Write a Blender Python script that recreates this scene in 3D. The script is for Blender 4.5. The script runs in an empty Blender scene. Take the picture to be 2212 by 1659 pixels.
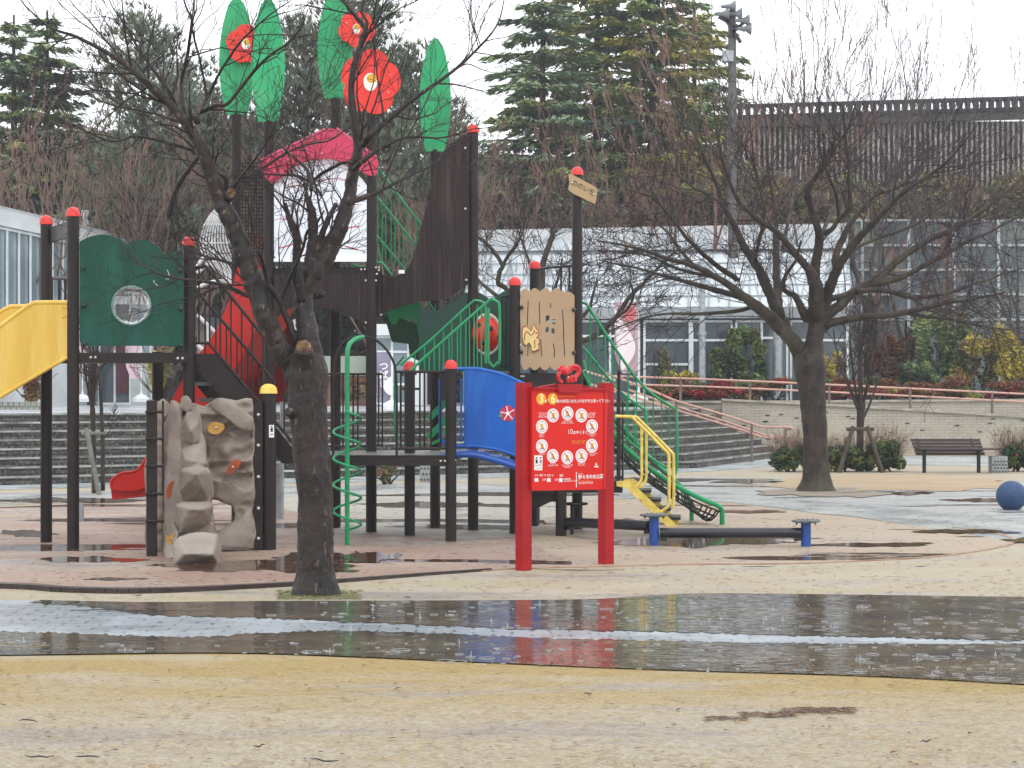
import bpy, math, random
import numpy as np
from mathutils import Vector, Matrix
from mathutils.geometry import tessellate_polygon, delaunay_2d_cdt

S = bpy.context.scene
COL = S.collection
R = math.radians
# ------------------------------------------------------------------ camera, sky, sun
EYE, F, CX, HY = 1.5, 4424.0, 1106.0, 845.0       # eye height (m), focal / centre / horizon in photo units
cam_d = bpy.data.cameras.new("camera"); cam = bpy.data.objects.new("camera", cam_d); COL.objects.link(cam)
cam.location = (0, 0, EYE); cam.rotation_euler = (R(90), 0, 0)
cam_d.sensor_width = 36; cam_d.lens = 72; cam_d.shift_y = (HY - 829.5) / 2212
cam_d.clip_start = .2; cam_d.clip_end = 600
S.camera = cam
S.view_settings.view_transform = 'Standard'; S.view_settings.look = 'None'
S.view_settings.exposure = 0.32; S.view_settings.gamma = 1
W_ = bpy.data.worlds.new("World"); S.world = W_; W_.use_nodes = True
nt = W_.node_tree; bg = nt.nodes['Background']
sky = nt.nodes.new('ShaderNodeTexSky'); sky.sky_type = 'NISHITA'; sky.sun_disc = False
sky.sun_elevation = R(50); sky.sun_rotation = R(20); sky.dust_density = 4; sky.altitude = 50
hs = nt.nodes.new('ShaderNodeHueSaturation'); hs.inputs['Saturation'].default_value = .35
nt.links.new(sky.outputs[0], hs.inputs['Color'])
mx = nt.nodes.new('ShaderNodeMixRGB'); mx.inputs[0].default_value = .82
mx.inputs[2].default_value = (11.6, 12.0, 12.5, 1)     # even cloud cover
nt.links.new(hs.outputs[0], mx.inputs[1]); nt.links.new(mx.outputs[0], bg.inputs['Color'])
bg.inputs['Strength'].default_value = .125
sun_d = bpy.data.lights.new("sun", 'SUN'); sun = bpy.data.objects.new("sun", sun_d); COL.objects.link(sun)
sun_d.energy = .7; sun_d.angle = R(35); sun_d.color = (1, .98, .95); sun.rotation_euler = (R(40), 0, R(20))

# ------------------------------------------------------------------ helpers
def W(x, y, Y): return Vector(((x - CX) / F * Y, Y, EYE + (HY - y) / F * Y))
def GY(y, z=0.): return (EYE - z) * F / (y - HY)
def G(x, y, z=0.): return W(x, y, GY(y, z))
def hexc(h):
    h = h.lstrip('#'); v = [int(h[i:i + 2], 16) / 255 for i in (0, 2, 4)]
    return tuple((c / 12.92 if c <= .04045 else ((c + .055) / 1.055) ** 2.4) for c in v) + (1,)

class MB:
    def __init__(s): s.v = []; s.f = []; s.n = 0; s.m = []
    def add(s, V, Fc, mi=0):
        o = s.n; s.v.extend(V); s.n += len(V)
        s.f.extend([tuple(i + o for i in f) for f in Fc]); s.m.extend([mi] * len(Fc)); return s
    def box(s, c, d, rz=0, mi=0):
        c = Vector(c); M = Matrix.Rotation(rz, 3, 'Z'); x, y, z = [k / 2 for k in d]
        P = [c + M @ Vector((a * x, b * y, e * z)) for e in (-1, 1) for a, b in ((-1, -1), (1, -1), (1, 1), (-1, 1))]
        return s.add(P, [(3, 2, 1, 0), (4, 5, 6, 7), (0, 1, 5, 4), (1, 2, 6, 5), (2, 3, 7, 6), (3, 0, 4, 7)], mi)
    def beam(s, a, b, w, h, mi=0, up=(0, 0, 1)):
        a = Vector(a); b = Vector(b); t = (b - a).normalized(); u = Vector(up)
        sd = t.cross(u)
        if sd.length < 1e-3: sd = t.cross(Vector((0, 1, 0)))
        sd.normalize(); u2 = sd.cross(t).normalized(); sd *= w / 2; u2 *= h / 2
        P = [q + i * sd + j * u2 for q in (a, b) for i, j in ((-1, -1), (1, -1), (1, 1), (-1, 1))]
        return s.add(P, [(0, 1, 2, 3), (7, 6, 5, 4), (1, 0, 4, 5), (2, 1, 5, 6), (3, 2, 6, 7), (0, 3, 7, 4)], mi)
    def tube(s, P, r, n=8, cap=True, mi=0):
        P = [Vector(p) for p in P]; k = len(P)
        if not hasattr(r, '__len__'): r = [r] * k
        t = (P[1] - P[0]).normalized(); a = Vector((0, 0, 1)) if abs(t.z) < .9 else Vector((1, 0, 0))
        u = t.cross(a).normalized(); V = []
        cs = [(math.cos(2 * math.pi * j / n), math.sin(2 * math.pi * j / n)) for j in range(n)]
        for i in range(k):
            if i == 0: t = P[1] - P[0]
            elif i == k - 1: t = P[-1] - P[-2]
            else: t = (P[i + 1] - P[i]).normalized() + (P[i] - P[i - 1]).normalized()
            if t.length < 1e-9: t = Vector((0, 0, 1))
            t.normalize(); u = (u - t * u.dot(t))
            if u.length < 1e-6: u = t.orthogonal()
            u.normalize(); w = t.cross(u)
            for c, q in cs: V.append(P[i] + (u * c + w * q) * r[i])
        Fc = [(i * n + j, i * n + (j + 1) % n, (i + 1) * n + (j + 1) % n, (i + 1) * n + j) for i in range(k - 1) for j in range(n)]
        if cap: Fc += [tuple(range(n))[::-1], tuple(range((k - 1) * n, k * n))]
        return s.add(V, Fc, mi)
    def lathe(s, c, prof, n=20, mi=0, axis='Z'):
        c = Vector(c); V = []
        for r, z in prof:
            for j in range(n):
                a = 2 * math.pi * j / n; p = Vector((r * math.cos(a), r * math.sin(a), z))
                if axis == 'Y': p = Vector((p.x, -p.z, p.y))
                if axis == 'X': p = Vector((p.z, p.x, p.y))
                V.append(c + p)
        k = len(prof)
        Fc = [(i * n + j, i * n + (j + 1) % n, (i + 1) * n + (j + 1) % n, (i + 1) * n + j) for i in range(k - 1) for j in range(n)]
        return s.add(V, Fc, mi)
    def ball(s, c, r, n=12, mi=0):
        pr = [(max(1e-4, r * math.sin(math.pi * i / n)), -r * math.cos(math.pi * i / n)) for i in range(n + 1)]
        return s.lathe(c, pr, n * 2 if n < 12 else n + 8, mi)
    def plate(s, px, Y, th, holes=(), mi=0, yf=None):
        """outline in photo units on a plane facing the camera at distance Y, given real thickness"""
        loops = [list(px)] + [list(h) for h in holes]
        flat = [p for l in loops for p in l]
        tri = tessellate_polygon([[Vector((x, -y, 0)) for x, y in l] for l in loops])
        fr = [W(x, y, Y if yf is None else yf(x)) for x, y in flat]; bk = [p + Vector((0, th, 0)) for p in fr]; n = len(flat)
        Fc = []
        for t in tri:
            a, b, c = t
            nr = (fr[b] - fr[a]).cross(fr[c] - fr[a])
            if nr.y > 0: a, c = c, a
            Fc += [(a, b, c), (c + n, b + n, a + n)]
        o = 0
        for l in loops:
            m = len(l); Fc += [(o + i, o + (i + 1) % m, o + (i + 1) % m + n, o + i + n) for i in range(m)]; o += m
        return s.add(fr + bk, Fc, mi)
    def build(s, name, mat, parent=None, smooth=False, uv=False):
        me = bpy.data.meshes.new(name)
        off = Vector((0, 0, 0)); p = parent
        while p is not None: off += p.location; p = p.parent
        A = np.array([tuple(v) for v in s.v], dtype=float).reshape(-1, 3) - np.array(off)
        me.from_pydata(A.tolist(), [], s.f)
        for m in (mat if isinstance(mat, (list, tuple)) else [mat]): me.materials.append(m)
        if any(s.m): me.polygons.foreach_set('material_index', s.m)
        if smooth:
            me.polygons.foreach_set('use_smooth', [True] * len(me.polygons))
            if smooth != 'all':
                try: me.set_sharp_from_angle(angle=R(40))
                except Exception: pass
        me.validate(); me.update()
        o = bpy.data.objects.new(name, me); COL.objects.link(o); o.parent = parent
        return o

def fuse(mb, voxel, it=4, fac=.5):
    """melt overlapping pieces of one part into one continuous skin"""
    me = bpy.data.meshes.new('f'); me.from_pydata([tuple(v) for v in mb.v], [], mb.f); o = bpy.data.objects.new('f', me); COL.objects.link(o)
    m = o.modifiers.new('r', 'REMESH'); m.mode = 'VOXEL'; m.voxel_size = voxel; m2 = o.modifiers.new('s', 'SMOOTH'); m2.factor = fac; m2.iterations = it
    bpy.context.view_layer.update(); e = bpy.data.meshes.new_from_object(o.evaluated_get(bpy.context.evaluated_depsgraph_get()))
    r = MB(); r.add([v.co.copy() for v in e.vertices], [tuple(p.vertices) for p in e.polygons]); nr = [v.normal.copy() for v in e.vertices]
    bpy.data.objects.remove(o); bpy.data.meshes.remove(me); bpy.data.meshes.remove(e); return r, nr

def tag(o, label=None, cat=None, group=None, kind=None):
    if label: o['label'] = label
    if cat: o['category'] = cat
    if group: o['group'] = group
    if kind: o['kind'] = kind
    return o
def thing(name, label, cat, loc=(0, 0, 0), group=None):
    o = bpy.data.objects.new(name, None); COL.objects.link(o); o.location = loc; o.empty_display_size = .2
    return tag(o, label, cat, group)
def struct(name, mb, mat, **k):
    return tag(mb.build(name, mat, **k), kind='structure')
def copy_tree(o, parent=None):
    c = o.copy(); COL.objects.link(c); c.parent = parent
    for ch in [q for q in list(bpy.data.objects) if q.parent == o]: copy_tree(ch, c)
    return c
def smooth_line(P, k=6):
    P = [Vector(p) for p in P]; Q = [P[0] * 2 - P[1]] + P + [P[-1] * 2 - P[-2]]; out = []
    for i in range(1, len(Q) - 2):
        a, b, c, d = Q[i - 1:i + 3]
        for j in range(k):
            t = j / k
            out.append(.5 * ((2 * b) + (c - a) * t + (2 * a - 5 * b + 4 * c - d) * t * t + (3 * b - a - 3 * c + d) * t ** 3))
    out.append(P[-1]); return out
def smooth2(P, k=6): return [(p.x, p.y) for p in smooth_line([Vector((x, y, 0)) for x, y in P], k)]
def arc(cx, cy, r, a0, a1, n, ry=None):
    ry = ry or r
    return [(cx + r * math.cos(R(a0 + (a1 - a0) * i / n)), cy - ry * math.sin(R(a0 + (a1 - a0) * i / n))) for i in range(n + 1)]

# ------------------------------------------------------------------ materials
MATS = {}
def mat(name, c1, c2=None, scale=6., rough=.5, bump=0., bscale=None, stretch=(1, 1, 1), metal=0., spec=.5,
        detail=5, lo=.35, hi=.65, rough2=None, coat=0., c3=None, s3=1., lo3=.5, hi3=.62, world=False, trans=0., alpha=None):
    if name in MATS: return MATS[name]
    m = bpy.data.materials.new(name); m.use_nodes = True; n = m.node_tree; L = n.links.new
    b = n.nodes['Principled BSDF']; tc = n.nodes.new('ShaderNodeTexCoord'); mp = n.nodes.new('ShaderNodeMapping')
    mp.inputs['Scale'].default_value = stretch
    if world:
        g = n.nodes.new('ShaderNodeNewGeometry'); L(g.outputs['Position'], mp.inputs['Vector'])
    else: L(tc.outputs['Object'], mp.inputs['Vector'])
    def noise(sc, dt=detail):
        t = n.nodes.new('ShaderNodeTexNoise'); t.inputs['Scale'].default_value = sc; t.inputs['Detail'].default_value = dt
        t.inputs['Roughness'].default_value = .6; L(mp.outputs[0], t.inputs['Vector']); return t
    def ramp(src, a, z):
        r = n.nodes.new('ShaderNodeMapRange'); r.inputs[1].default_value = a; r.inputs[2].default_value = z
        L(src, r.inputs[0]); return r.outputs[0]
    C1 = hexc(c1) if isinstance(c1, str) else c1; C2 = hexc(c2) if isinstance(c2, str) else (c2 or tuple(v * .8 for v in C1[:3]) + (1,))
    nz = noise(scale); mixn = n.nodes.new('ShaderNodeMixRGB'); mixn.inputs[1].default_value = C1; mixn.inputs[2].default_value = C2
    f = ramp(nz.outputs[0], lo, hi); L(f, mixn.inputs[0]); col = mixn.outputs[0]
    if c3:
        n3 = noise(s3); m3 = n.nodes.new('ShaderNodeMixRGB'); L(ramp(n3.outputs[0], lo3, hi3), m3.inputs[0])
        L(col, m3.inputs[1]); m3.inputs[2].default_value = hexc(c3) if isinstance(c3, str) else c3; col = m3.outputs[0]
    L(col, b.inputs['Base Color'])
    b.inputs['Roughness'].default_value = rough; b.inputs['Metallic'].default_value = metal
    b.inputs['Specular IOR Level'].default_value = spec; b.inputs['Coat Weight'].default_value = coat; b.inputs['Coat Roughness'].default_value = .12
    if rough2 is not None:
        r = n.nodes.new('ShaderNodeMapRange'); r.inputs[1].default_value = .35; r.inputs[2].default_value = .65
        r.inputs[3].default_value = rough; r.inputs[4].default_value = rough2; L(noise(scale * .7).outputs[0], r.inputs[0]); L(r.outputs[0], b.inputs['Roughness'])
    if bump:
        bn = n.nodes.new('ShaderNodeBump'); bn.inputs['Strength'].default_value = bump; bn.inputs['Distance'].default_value = .02
        L(noise(bscale or scale * 4).outputs[0], bn.inputs['Height']); L(bn.outputs[0], b.inputs['Normal'])
    if trans:
        b.inputs['Transmission Weight'].default_value = trans; b.inputs['IOR'].default_value = 1.2
    if alpha is not None: b.inputs['Alpha'].default_value = alpha
    MATS[name] = m; return m

brown = mat('brown_painted_steel', '#281d1b', '#1d1514', 3, .42, .1, 60, spec=.35, rough2=.6)
bark_panel = mat('brown_bark_relief', '#38292a', '#1c1415', 6, .55, 1., 7, stretch=(9, 9, .35), spec=.3, c3='#4a3b33', s3=2.2, lo3=.56, hi3=.66)
red_cap = mat('red_plastic_cap', '#e0352e', '#c82820', 8, .4, spec=.5)
yellow_cap = mat('yellow_plastic_cap', '#f0cf62', '#e0b94d', 8, .4)
dgreen = mat('dark_green_panel', '#03483a', '#02402f', 2.5, .36, .05, 30, rough2=.5, spec=.3, stretch=(3, 3, .5), c3='#1c5c4e', s3=1.6, lo3=.5, hi3=.75)
green = mat('green_tube', '#12935a', '#0f7f4d', 3, .35, spec=.5)
lgreen = mat('leaf_green', '#1ca668', '#158d57', 1.5, .45, .08, 20, c3='#3fa56a', s3=2.2)
yel = mat('yellow_plastic', '#dcb648', '#cfa63e', 1.2, .35, .03, 20, stretch=(3, 3, .5), c3='#e0c26a', s3=1.8, lo3=.5, hi3=.7)
yel2 = mat('yellow_steel', '#ecd36a', '#cdb04a', 12, .4, c3='#b0894a', s3=9, lo3=.62, hi3=.7)
red = mat('red_plastic', '#c01c12', '#a8170f', 1.4, .45, .03, 20, spec=.3)
sred = mat('sign_red', '#ac111a', '#9a0d16', 5, .5, .1, 30, spec=.3)
sface = mat('sign_face_red', '#d3221a', '#cb1e18', 1.2, .5, spec=.25)
blue = mat('blue_plastic', '#0a5cb8', '#0a52a8', 1.2, .34, spec=.35, stretch=(3, 3, .5), c3='#2a6fc0', s3=1.6, lo3=.5, hi3=.75)
dblue = mat('blue_steel', '#114b9a', '#0e3f84', 5, .4, .1, 30)
white_panel = mat('white_panel', '#e9edf4', '#dfe4ee', 1.2, .4)
white_steel = mat('white_steel', '#eceef0', '#cfd3d5', 6, .4)
pink_roof = mat('pink_red_panel', '#cc3058', '#bd2a50', 2, .4)
flower_red = mat('flower_red', '#e8301f', '#d52a1c', 2, .4)
tan = mat('tan_panel', '#b79a78', '#ab8d6c', 1.4, .5, .05, 30)
rock = mat('moulded_rock', '#94877b', '#7c7067', 2.2, .7, .6, 9, c3='#a59b90', s3=.9, lo3=.45, hi3=.7, rough2=.75)
black = mat('black_steel', '#191b1f', '#131418', 8, .45)
rope = mat('black_rope', '#22241f', '#2e3a2c', 20, .8)
galv = mat('galvanised_steel', '#aeb2b6', '#8f9498', 9, .45, metal=.4)
bolt = mat('bolt_steel', '#d8d6d0', '#b9b6ae', 9, .3, metal=.5)
orange = mat('orange_hold', '#b5551f', '#8c3f18', 14, .55)
mustard = mat('mustard_hold', '#c99a45', '#a97c30', 14, .5)
barkm = mat('tree_bark', '#43362d', '#221b18', 9, .65, 1.0, 14, stretch=(1, 1, .45), c3='#46472f', s3=1.6, lo3=.52, hi3=.7, rough2=.55, spec=.35)
barkm2 = mat('tree_bark_rough', '#352925', '#171313', 5, .65, 1., 11, stretch=(1, 1, .5), c3='#665547', s3=26, lo3=.6, hi3=.66, rough2=.5, spec=.4)
twigm = mat('twig_bark', '#382c2b', '#282022', 3, .7, spec=.3)
twig_far = mat('brown_twig', '#7f6a5c', '#5d4c46', 1., .8, spec=.2)
twig_red = mat('reddish_twig', '#84655a', '#664c46', 1., .8, spec=.2)
ink = mat('dark_ink', '#1c1c1e', '#1c1c1e', 3, .6)
wht = mat('white_print', '#f2efec', '#e9e6e4', 3, .5)
inkred = mat('red_ink', '#c23140', '#b82a38', 3, .5)
glass = mat('window_glass', '#4d5a61', '#39454b', .6, .08, spec=.6)
glass_l = mat('pale_window_glass', '#8fa0a6', '#6c7c83', .5, .12, spec=.6)
stone_w = mat('pale_building_panel', '#dcdfe0', '#c8cccd', .6, .55, stretch=(1, 1, 3))
pinkrail = mat('pink_beige_rail', '#c89a88', '#b98a79', 6, .35, spec=.6)

def leafmat(name, a, b, c=None, sc=2.):
    return mat(name, a, b, sc, .6, spec=.3, detail=3, lo=.3, hi=.7, c3=c, s3=sc * .5)

def brickmat(name, c1, c2, cm, w, h, mort=.02, rough=.5, bump=.4, plane='XZ', rot=0., dirt=None, rough2=None, c4=None, spec=.5):
    m = bpy.data.materials.new(name); m.use_nodes = True; n = m.node_tree; L = n.links.new; b = n.nodes['Principled BSDF']
    g = n.nodes.new('ShaderNodeNewGeometry'); mp = n.nodes.new('ShaderNodeMapping')
    L(g.outputs['Position'], mp.inputs['Vector'])
    mp.inputs['Rotation'].default_value = (R(90) if plane == 'XZ' else 0, 0, rot)
    if plane == 'XZ':
        # brick texture works in x,y: bring height into y
        sx = n.nodes.new('ShaderNodeSeparateXYZ'); cb = n.nodes.new('ShaderNodeCombineXYZ')
        L(g.outputs['Position'], sx.inputs[0])
        ad = n.nodes.new('ShaderNodeMath'); ad.operation = 'MULTIPLY_ADD'; ad.inputs[1].default_value = .7; L(sx.outputs[1], ad.inputs[0]); L(sx.outputs[0], ad.inputs[2])
        L(ad.outputs[0], cb.inputs[0]); L(sx.outputs[2], cb.inputs[1]); vec = cb.outputs[0]
    else: vec = mp.outputs[0]
    br = n.nodes.new('ShaderNodeTexBrick'); br.inputs['Scale'].default_value = 1
    br.inputs['Brick Width'].default_value = w; br.inputs['Row Height'].default_value = h; br.inputs['Mortar Size'].default_value = mort
    br.inputs['Color1'].default_value = hexc(c1); br.inputs['Color2'].default_value = hexc(c2); br.inputs['Mortar'].default_value = hexc(cm)
    L(vec, br.inputs['Vector'])
    t = n.nodes.new('ShaderNodeTexNoise'); t.inputs['Scale'].default_value = .9; t.inputs['Detail'].default_value = 8; t.inputs['Roughness'].default_value = .7
    L(vec, t.inputs['Vector'])
    r = n.nodes.new('ShaderNodeMapRange'); r.inputs[1].default_value = .45; r.inputs[2].default_value = .66; L(t.outputs[0], r.inputs[0])
    mx = n.nodes.new('ShaderNodeMixRGB'); L(r.outputs[0], mx.inputs[0]); L(br.outputs[0], mx.inputs[1]); mx.inputs[2].default_value = hexc(dirt or c2)
    out = mx.outputs[0]
    if c4:
        t2 = n.nodes.new('ShaderNodeTexNoise'); t2.inputs['Scale'].default_value = 16; t2.inputs['Detail'].default_value = 6; L(vec, t2.inputs['Vector'])
        r2 = n.nodes.new('ShaderNodeMapRange'); r2.inputs[1].default_value = .5; r2.inputs[2].default_value = .7; L(t2.outputs[0], r2.inputs[0])
        m2 = n.nodes.new('ShaderNodeMixRGB'); L(r2.outputs[0], m2.inputs[0]); L(out, m2.inputs[1]); m2.inputs[2].default_value = hexc(c4); out = m2.outputs[0]
    L(out, b.inputs['Base Color'])
    if rough2 is None: b.inputs['Roughness'].default_value = rough
    else:
        q = n.nodes.new('ShaderNodeMapRange'); q.inputs[1].default_value = .4; q.inputs[2].default_value = .62; q.inputs[3].default_value = rough; q.inputs[4].default_value = rough2
        L(t.outputs[0], q.inputs[0]); L(q.outputs[0], b.inputs['Roughness'])
    b.inputs['Specular IOR Level'].default_value = spec
    if bump:
        bn = n.nodes.new('ShaderNodeBump'); bn.inputs['Strength'].default_value = bump; bn.inputs['Distance'].default_value = .01; bn.invert = True
        L(br.outputs['Fac'], bn.inputs['Height']); L(bn.outputs[0], b.inputs['Normal'])
    return m

def groundmat(name, base, other, straw=None, spk='#6b5238', wetc=None, rough=.75, wrough=.28, s=1.2, straw_band=None, spk_amt=.63, pool=None):
    """sand: two tones in broad stretched patches, fine dark specks, wet darker/shinier patches"""
    m = bpy.data.materials.new(name); m.use_nodes = True; n = m.node_tree; L = n.links.new; b = n.nodes['Principled BSDF']
    g = n.nodes.new('ShaderNodeNewGeometry')
    def nz(sc, st=(1, 1, 1), dt=8, rg=.65):
        mp = n.nodes.new('ShaderNodeMapping'); mp.inputs['Scale'].default_value = st; L(g.outputs['Position'], mp.inputs['Vector'])
        t = n.nodes.new('ShaderNodeTexNoise'); t.inputs['Scale'].default_value = sc; t.inputs['Detail'].default_value = dt; t.inputs['Roughness'].default_value = rg
        L(mp.outputs[0], t.inputs['Vector']); return t.outputs[0]
    def rp(x, a, z, o0=0., o1=1.):
        r = n.nodes.new('ShaderNodeMapRange'); r.inputs[1].default_value = a; r.inputs[2].default_value = z; r.inputs[3].default_value = o0; r.inputs[4].default_value = o1
        L(x, r.inputs[0]); return r.outputs[0]
    def mix(f, a, c):
        q = n.nodes.new('ShaderNodeMixRGB'); L(f, q.inputs[0])
        if isinstance(a, tuple): q.inputs[1].default_value = a
        else: L(a, q.inputs[1])
        if isinstance(c, tuple): q.inputs[2].default_value = c
        else: L(c, q.inputs[2])
        return q.outputs[0]
    big = nz(s, (.5, 1, 1)); col = mix(rp(big, .4, .6), hexc(base), hexc(other))
    if straw:
        f = rp(nz(1.1, (.35, 1, 1)), .38, .58)
        if straw_band:
            sx = n.nodes.new('ShaderNodeSeparateXYZ'); L(g.outputs['Position'], sx.inputs[0])
            bd0 = rp(sx.outputs[1], straw_band[0], straw_band[1]); bd1 = rp(sx.outputs[1], 11.9, 13.2, 1, .12); bq = n.nodes.new('ShaderNodeMath'); bq.operation = 'MULTIPLY'; L(bd0, bq.inputs[0]); L(bd1, bq.inputs[1]); bd = bq.outputs[0]; mu = n.nodes.new('ShaderNodeMath'); mu.operation = 'MULTIPLY'
            ad = n.nodes.new('ShaderNodeMath'); ad.operation = 'ADD'; L(f, ad.inputs[0]); ad.inputs[1].default_value = .35; ad.use_clamp = True
            L(ad.outputs[0], mu.inputs[0]); L(bd, mu.inputs[1]); f = mu.outputs[0]
        col = mix(f, col, hexc(straw))
    wet = rp(nz(.8, (.4, 1.3, 1)), .52, .62)
    if wetc: col = mix(wet, col, hexc(wetc))
    col = mix(rp(nz(38, (.5, 1, 1), 4), spk_amt, spk_amt + .07, 0, .8), col, hexc(spk))
    mot = rp(nz(85, (.5, 1, 1), 4), .32, .68, .68, 1.22)
    q = n.nodes.new('ShaderNodeVectorMath'); q.operation = 'SCALE'; L(col, q.inputs[0]); L(mot, q.inputs['Scale']); col = q.outputs[0]
    ro = rp(wet, 0, 1, rough, wrough); bs = None
    if pool:
        pf = rp(nz(pool[1], (.32, 1.25, 1), 6, .6), pool[0], pool[0] + .012); col = mix(pf, col, hexc(pool[2]))
        iv = rp(pf, 0, 1, 1, .05); mm = n.nodes.new('ShaderNodeMath'); mm.operation = 'MULTIPLY'; L(ro, mm.inputs[0]); L(iv, mm.inputs[1]); ro = mm.outputs[0]; bs = rp(pf, 0, 1, .5, .02)
    L(col, b.inputs['Base Color']); L(ro, b.inputs['Roughness'])
    bn = n.nodes.new('ShaderNodeBump'); bn.inputs['Strength'].default_value = .6; bn.inputs['Distance'].default_value = .03
    L(nz(7, (.7, 1, 1), 10, .8), bn.inputs['Height'])
    if bs is not None: L(bs, bn.inputs['Strength'])
    L(bn.outputs[0], b.inputs['Normal']); b.inputs['Specular IOR Level'].default_value = .4
    return m

def watermat(name, c, c2, rings=True, bump=.06, tr=.0):
    m = bpy.data.materials.new(name); m.use_nodes = True; n = m.node_tree; L = n.links.new; b = n.nodes['Principled BSDF']
    g = n.nodes.new('ShaderNodeNewGeometry')
    mp = n.nodes.new('ShaderNodeMapping'); mp.inputs['Scale'].default_value = (.55, 1.5, 1); L(g.outputs['Position'], mp.inputs['Vector'])
    def nz(sc, dt=3):
        t = n.nodes.new('ShaderNodeTexNoise'); t.inputs['Scale'].default_value = sc; t.inputs['Detail'].default_value = dt; L(mp.outputs[0], t.inputs['Vector']); return t.outputs[0]
    mx = n.nodes.new('ShaderNodeMixRGB'); mx.inputs[1].default_value = hexc(c); mx.inputs[2].default_value = hexc(c2)
    r = n.nodes.new('ShaderNodeMapRange'); r.inputs[1].default_value = .4; r.inputs[2].default_value = .62; L(nz(1.6, 6), r.inputs[0]); L(r.outputs[0], mx.inputs[0])
    L(mx.outputs[0], b.inputs['Base Color']); b.inputs['Roughness'].default_value = .07; b.inputs['IOR'].default_value = 1.36
    h = nz(9, 2); a = n.nodes.new('ShaderNodeMath'); a.operation = 'MULTIPLY'; L(h, a.inputs[0]); a.inputs[1].default_value = bump; hh = a.outputs[0]
    if rings:
        for sc, amp in ((2.6, 2.2), (4.3, 1.8), (6.5, 1.2)):
            v = n.nodes.new('ShaderNodeTexVoronoi'); v.inputs['Scale'].default_value = sc; v.inputs['Randomness'].default_value = 1; L(g.outputs['Position'], v.inputs['Vector'])
            # concentric ripples close to each drop
            s1 = n.nodes.new('ShaderNodeMath'); s1.operation = 'MULTIPLY'; L(v.outputs['Distance'], s1.inputs[0]); s1.inputs[1].default_value = 75
            s2 = n.nodes.new('ShaderNodeMath'); s2.operation = 'SINE'; L(s1.outputs[0], s2.inputs[0])
            fr = n.nodes.new('ShaderNodeMapRange'); fr.inputs[1].default_value = .05; fr.inputs[2].default_value = .28; fr.inputs[3].default_value = 1; fr.inputs[4].default_value = 0; L(v.outputs['Distance'], fr.inputs[0])
            s3 = n.nodes.new('ShaderNodeMath'); s3.operation = 'MULTIPLY'; L(s2.outputs[0], s3.inputs[0]); L(fr.outputs[0], s3.inputs[1])
            s4 = n.nodes.new('ShaderNodeMath'); s4.operation = 'MULTIPLY_ADD'; L(s3.outputs[0], s4.inputs[0]); s4.inputs[1].default_value = amp * .12; L(hh, s4.inputs[2]); hh = s4.outputs[0]
    bn = n.nodes.new('ShaderNodeBump'); bn.inputs['Strength'].default_value = .5; bn.inputs['Distance'].default_value = .01
    L(hh, bn.inputs['Height']); L(bn.outputs[0], b.inputs['Normal'])
    return m

# ------------------------------------------------------------------ the ground
rng = random.Random(5)
def sheet(name, outline, z, material, jit=0., step=.25, kind='structure', holes=()):
    """flat sheet from ground points; edges subdivided and roughened"""
    def rough_edge(P):
        out = []
        for i in range(len(P)):
            a, b = Vector(P[i]), Vector(P[(i + 1) % len(P)]); k = max(1, min(60, int((b - a).length / step)))
            for j in range(k):
                p = a.lerp(b, j / k)
                if j and jit: p += Vector((rng.uniform(-jit, jit) * 2, rng.uniform(-jit, jit)))
                out.append((p.x, p.y))
        return out
    P = rough_edge(outline)
    V2 = [Vector(p) for p in P]; r = delaunay_2d_cdt(V2, [(i, (i + 1) % len(P)) for i in range(len(P))], [], 1, 1e-5)
    mb = MB(); mb.add([Vector((v.x, v.y, z)) for v in r[0]], [tuple(f) for f in r[2]])
    # faces upward
    me_f = []
    for f in mb.f:
        a, b, c = [mb.v[i] for i in f[:3]]
        me_f.append(f if (b - a).cross(c - a).z > 0 else f[::-1])
    mb.f = me_f
    return tag(mb.build(name, material), kind=kind)
def gp(*P): return [tuple(G(x, y).xy) for x, y in P]

sand = groundmat('sandy_ground', '#a89b83', '#ada493', straw='#a08a58', spk='#6f5438', wetc='#999086', straw_band=(9.3, 10.3), s=1.6)
mb = MB(); N = 2
mb.add([Vector(p) for p in ((-60, -4, 0), (60, -4, 0), (60, 48, 0), (-60, 48, 0))], [(0, 1, 2, 3)])
struct('ground', mb, sand)
mb = MB(); mb.add([Vector(p) for p in ((-200, 47.9, -.02), (200, 47.9, -.02), (200, 420, -.02), (-200, 420, -.02))], [(0, 1, 2, 3)])
struct('far_ground', mb, mat('far_ground_soil', '#6d6650', '#57503f', .3, .9, world=True))

paver = brickmat('wet_concrete_pavers', '#90979d', '#7f868d', '#54595d', .24, .12, .009, .30, .5, 'XY', dirt='#a3a9ae', rough2=.45)
paver2 = brickmat('far_wet_pavers', '#9ea3a4', '#8e9392', '#62635f', .3, .15, .012, .25, .4, 'XY', rot=R(-25), dirt='#aaa79e', rough2=.5)
def ragged(P, amp, step=7, seed=1):
    q = random.Random(seed); out = []
    for (a, b), (c, d) in zip(P[:-1], P[1:]):
        k = max(1, int(abs(c - a) / step))
        for i in range(k): out.append((a + (c - a) * i / k + q.uniform(-2, 2), b + (d - b) * i / k + q.choice((-1, -.4, 0, .5, 1)) * amp * q.random()))
    out.append(P[-1]); return out
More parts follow.
